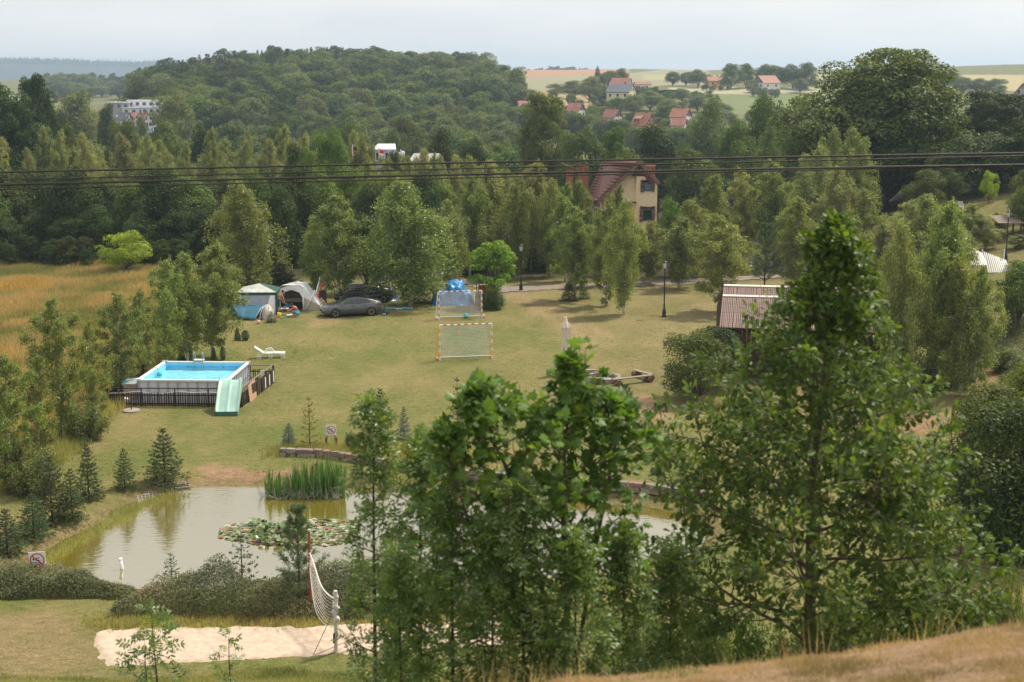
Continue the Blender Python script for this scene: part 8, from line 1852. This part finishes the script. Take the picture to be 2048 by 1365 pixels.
# ---------------- brown shed with batten roof
def shed():
    A = PY(1447, 574, 87.0); B = PY(1745, 582, 85.4); Cf = PY(1478, 658, 81.2); c = Vector(((A.x + B.x) / 2, 83, h1((A.x + B.x) / 2, 83))); e = thing('wooden_shed', 'long brown shed with a batten-covered roof behind the young oak', 'shed', c); A, B, Cf = A - c, B - c, Cf - c
    d = (B - A); L = d.length; dn = d.normalized(); fall = Cf - A; fall = fall - dn * fall.dot(dn)
    A0 = A; up = dn.cross(fall).normalized(); up = up if up.z > 0 else -up
    m = MB(); m.slab([A0, A0 + dn * L, A0 + dn * L + fall, A0 + fall][::-1], .06); rf = m.build('roof', 'wood_dark', e)
    n = 84; bm_ = MB(); bl = fall.length; bm_.box((0, 0, 0), (.075, bl, .05)); bme = bm_.mesh('roof_batten', 'wood_roof')
    mx_ = Matrix((dn, fall.normalized(), dn.cross(fall.normalized()))).transposed().to_4x4()
    for i in range(n):
        p = A0 + dn * (L * (i + .5) / n) + fall * .5 + up * .05; o = mobj('roof_batten', bme, rf); o.matrix_local = Matrix.Translation(p) @ mx_ @ Matrix.Rotation(rng.normal(0, .004), 4, 'Z')
    for t, nm in ((0.0, 'ridge_board'), (.26, 'roof_board')):
        for k in range(4): p = A0 + dn * (L * k / 4 + .02) + fall * t + up * .11; q = A0 + dn * (L * (k + 1) / 4 - .02) + fall * t + up * .11; m = MB(); m.bar(p, q, .24, .04, tuple(up)); m.build(nm, 'rag' if k < 2 else 'wood_grey', rf)
    m = MB(); m.slab([A0, A0 + Vector((0, 4, -1.5)), A0 + dn * L + Vector((0, 4, -1.5)), A0 + dn * L][::-1], .06); m.build('roof', 'wood_roof', e)
    ez = (A0 + fall).z
    for k in range(34):
        p = A0 + fall * .93 + dn * (L * (k + .5) / 34); m = MB(); m.box((p.x, p.y, ez / 2 - .1), (L / 34 * .94, .04 + .01 * (k % 2), ez)); m.build('wall_plank', 'wood_dark', e)
    for s in (.02, .98): p = A0 + dn * (L * s); m = MB(); m.slab([Vector((p.x, (p + fall).y + .3, -.2)), Vector((p.x, p.y + 3.5, -.2)), Vector((p.x, p.y + 3.5, ez - .1)), Vector((p.x, p.y, A.z - .15)), Vector((p.x, (p + fall).y + .3, ez - .05))], .06); m.build('end_wall', 'wood_dark', e)
shed()
q = GT(1548, 738); op = thing('open_parasol', 'open white parasol in front of the shed beside the conical thuja', 'parasol', q); ze = PY(1530, 676, q.y).z - q.z; za = PY(1560, 655, q.y).z - q.z; n = 8; r_ = 1.25
for k in range(n):
    a, b = 2 * math.pi * k / n, 2 * math.pi * (k + 1) / n; m = MB(); P_ = [(r_ * math.cos(a) + .6, r_ * math.sin(a), ze), (r_ * math.cos(b) + .6, r_ * math.sin(b), ze), (.6, 0, za)]; m.add(P_ + [(x_, y_, z_ - .35) for x_, y_, z_ in P_[:2]], [(0, 1, 2), (0, 3, 4, 1)]); m.build('canopy_panel', 'parasol', op)
m = MB(); m.cyl((.6, 0, 0), (.6, 0, za), .035, .035, 8); m.build('pole', 'wood_pale', op)
# ---------------- things at the upper right
def screen():
    D = 113; c = PY(1975, 560, D); gz0 = h1(c.x, D); e = thing('white_slat_screen', 'white slatted screens stacked on the slope at the right', 'screen', (c.x, D, gz0)); rr = np.random.default_rng(2)
    for xa, xb, ya, yb, n, sl in ((1930, 1965, 489, 530, 9, .5), (1966, 2012, 503, 545, 11, .35)):
        for k in range(n):
            t = (k + .5) / n; p = PY(xa + (xb - xa) * t, ya + 18 * t, D) ; b_ = PY(xa + (xb - xa) * t + 8, yb, D - 1); m = MB(); m.bar(Vector((p.x - c.x, rr.uniform(-.05, .05), p.z - gz0)), Vector((b_.x - c.x, -1.2, b_.z - gz0)), .10, .03); m.build('slat', 'white_paint', e)
        for t in (.15, .8): p = PY(xa, ya + (yb - ya) * t, D); q = PY(xb, ya + 18 + (yb - ya - 18) * t, D); m = MB(); m.bar(Vector((p.x - c.x, -1.2 * t + .06, p.z - gz0)), Vector((q.x - c.x, -1.2 * t + .06, q.z - gz0)), .08, .03); m.build('rail', 'white_paint', e)
    for px in (1932, 1966, 2010): p = PY(px, 500, D); m = MB(); m.bar((p.x - c.x, .15, -.3), (p.x - c.x, .15, p.z - gz0), .09, .09); m.build('post', 'white_paint', e)
screen()
def chair(px, py, D, mt, l, s=1.0):
    c = PY(px, py, D); z_ = h1(c.x, D); e = thing('garden_chair', l, 'chair', (c.x, D, z_), R(150)); e.scale = (s,) * 3
    m = MB(); m.box((0, 0, .42), (.5, .48, .05)); m.build('seat', mt, e); 
    for k in range(4): m = MB(); m.box((-.18 + .12 * k, .25, .72), (.07, .03, .55)); m.build('back_slat', mt, e)
    for sx in (-.24, .24):
        for sy in (-.2, .22): m = MB(); m.box((sx, sy, .2), (.05, .05, .42)); m.build('leg', mt, e)
        m = MB(); m.box((sx, .02, .64), (.05, .45, .04)); m.build('armrest', mt, e)
chair(1924, 372, 145, 'white_paint', 'white garden chair on the clearing at the upper right', 1.0); chair(2004, 418, 131, 'seat_red', 'red garden chair on the slope at the right edge', 1.0)
def canopy():
    D = 127; c = PY(2012, 450, D); gz0 = h1(c.x, D); e = thing('plank_canopy', 'small grey plank canopy roof at the right edge', 'canopy', (c.x, D, gz0)); zt = PY(2012, 438, D).z - gz0
    for k in range(9): m = MB(); m.box((0, -1.2 + .3 * k, zt - .25 + .05 * k), (2.3, .27, .05), rot=Matrix.Rotation(.15, 3, 'X')); m.build('plank', 'wood_grey', e)
    for sx in (-1, 1):
        for sy in (-1, 1): m = MB(); m.box((sx, sy, zt / 2 - .3), (.12, .12, zt - .1)); m.build('post', 'wood_dark', e)
canopy()
# hedge beside the slate-roofed house and parked car there
def hedge(px0, px1, base, top, label):
    A = GT(px0, base); B = GT(px1, base); c = (A + B) / 2; B = Vector((B.x, A.y + (B.y - A.y) * .2, 0)); h = (base - top) / F * A.y; L = (B - A).xy.length; e = thing('clipped_hedge', label, 'hedge', A); n = 9000; rr = np.random.default_rng(6)
    C = np.stack([rr.uniform(0, L, n), rr.uniform(-.9, .9, n), h * rr.uniform(0, 1, n) ** .6], -1); C[:, 2] += .2 * np.sin(C[:, 0] / 2.1); d = (B - A).xy.normalized(); C2 = np.stack([C[:, 0] * d.x - C[:, 1] * d.y, C[:, 0] * d.y + C[:, 1] * d.x, C[:, 2]], -1)
    Vv, Fq = leaf_quads(C2, rr.normal(0, .6, (n, 3)) + np.array([0, -.4, .6]), .35, .3, 0, .1, rr); mobj('foliage', np_mesh('foliage', Vv, Fq, 'dark_leaf', v=np.repeat(rr.uniform(0, .6, n), 4)), e)
    m = MB(); [m.tube([(L * k / 11 * d.x, L * k / 11 * d.y, -.2), (L * k / 11 * d.x, L * k / 11 * d.y, h * .7)], .05, 4) for k in range(12)]; m.build('stems', 'twig', e)
hedge(1268, 1375, 190, 181, 'long dark clipped hedge right of the slate-roofed house')
q = GT(1283, 197); car('parked_car', 'silver car parked below the hedge beside the slate-roofed house', q, R(10), 'car_silver')
# ---------------------------------------------------------------- haze
def haze():
    m = bpy.data.materials.new('haze'); m.use_nodes = True; n = m.node_tree; n.nodes.clear()
    o = n.nodes.new('ShaderNodeOutputMaterial'); pv = n.nodes.new('ShaderNodeVolumePrincipled')
    pv.inputs['Color'].default_value = (.62, .80, 1.0, 1); pv.inputs['Density'].default_value = 2.1e-4; pv.inputs['Anisotropy'].default_value = .3
    n.links.new(pv.outputs[0], o.inputs['Volume'])
    b = MB(); b.box((0, 3200, 45), (9600, 9400, 190)); ob = b.build('haze', m)
    tag(ob, 'thin bluish summer haze over the valley', 'haze', kind='stuff')
haze()
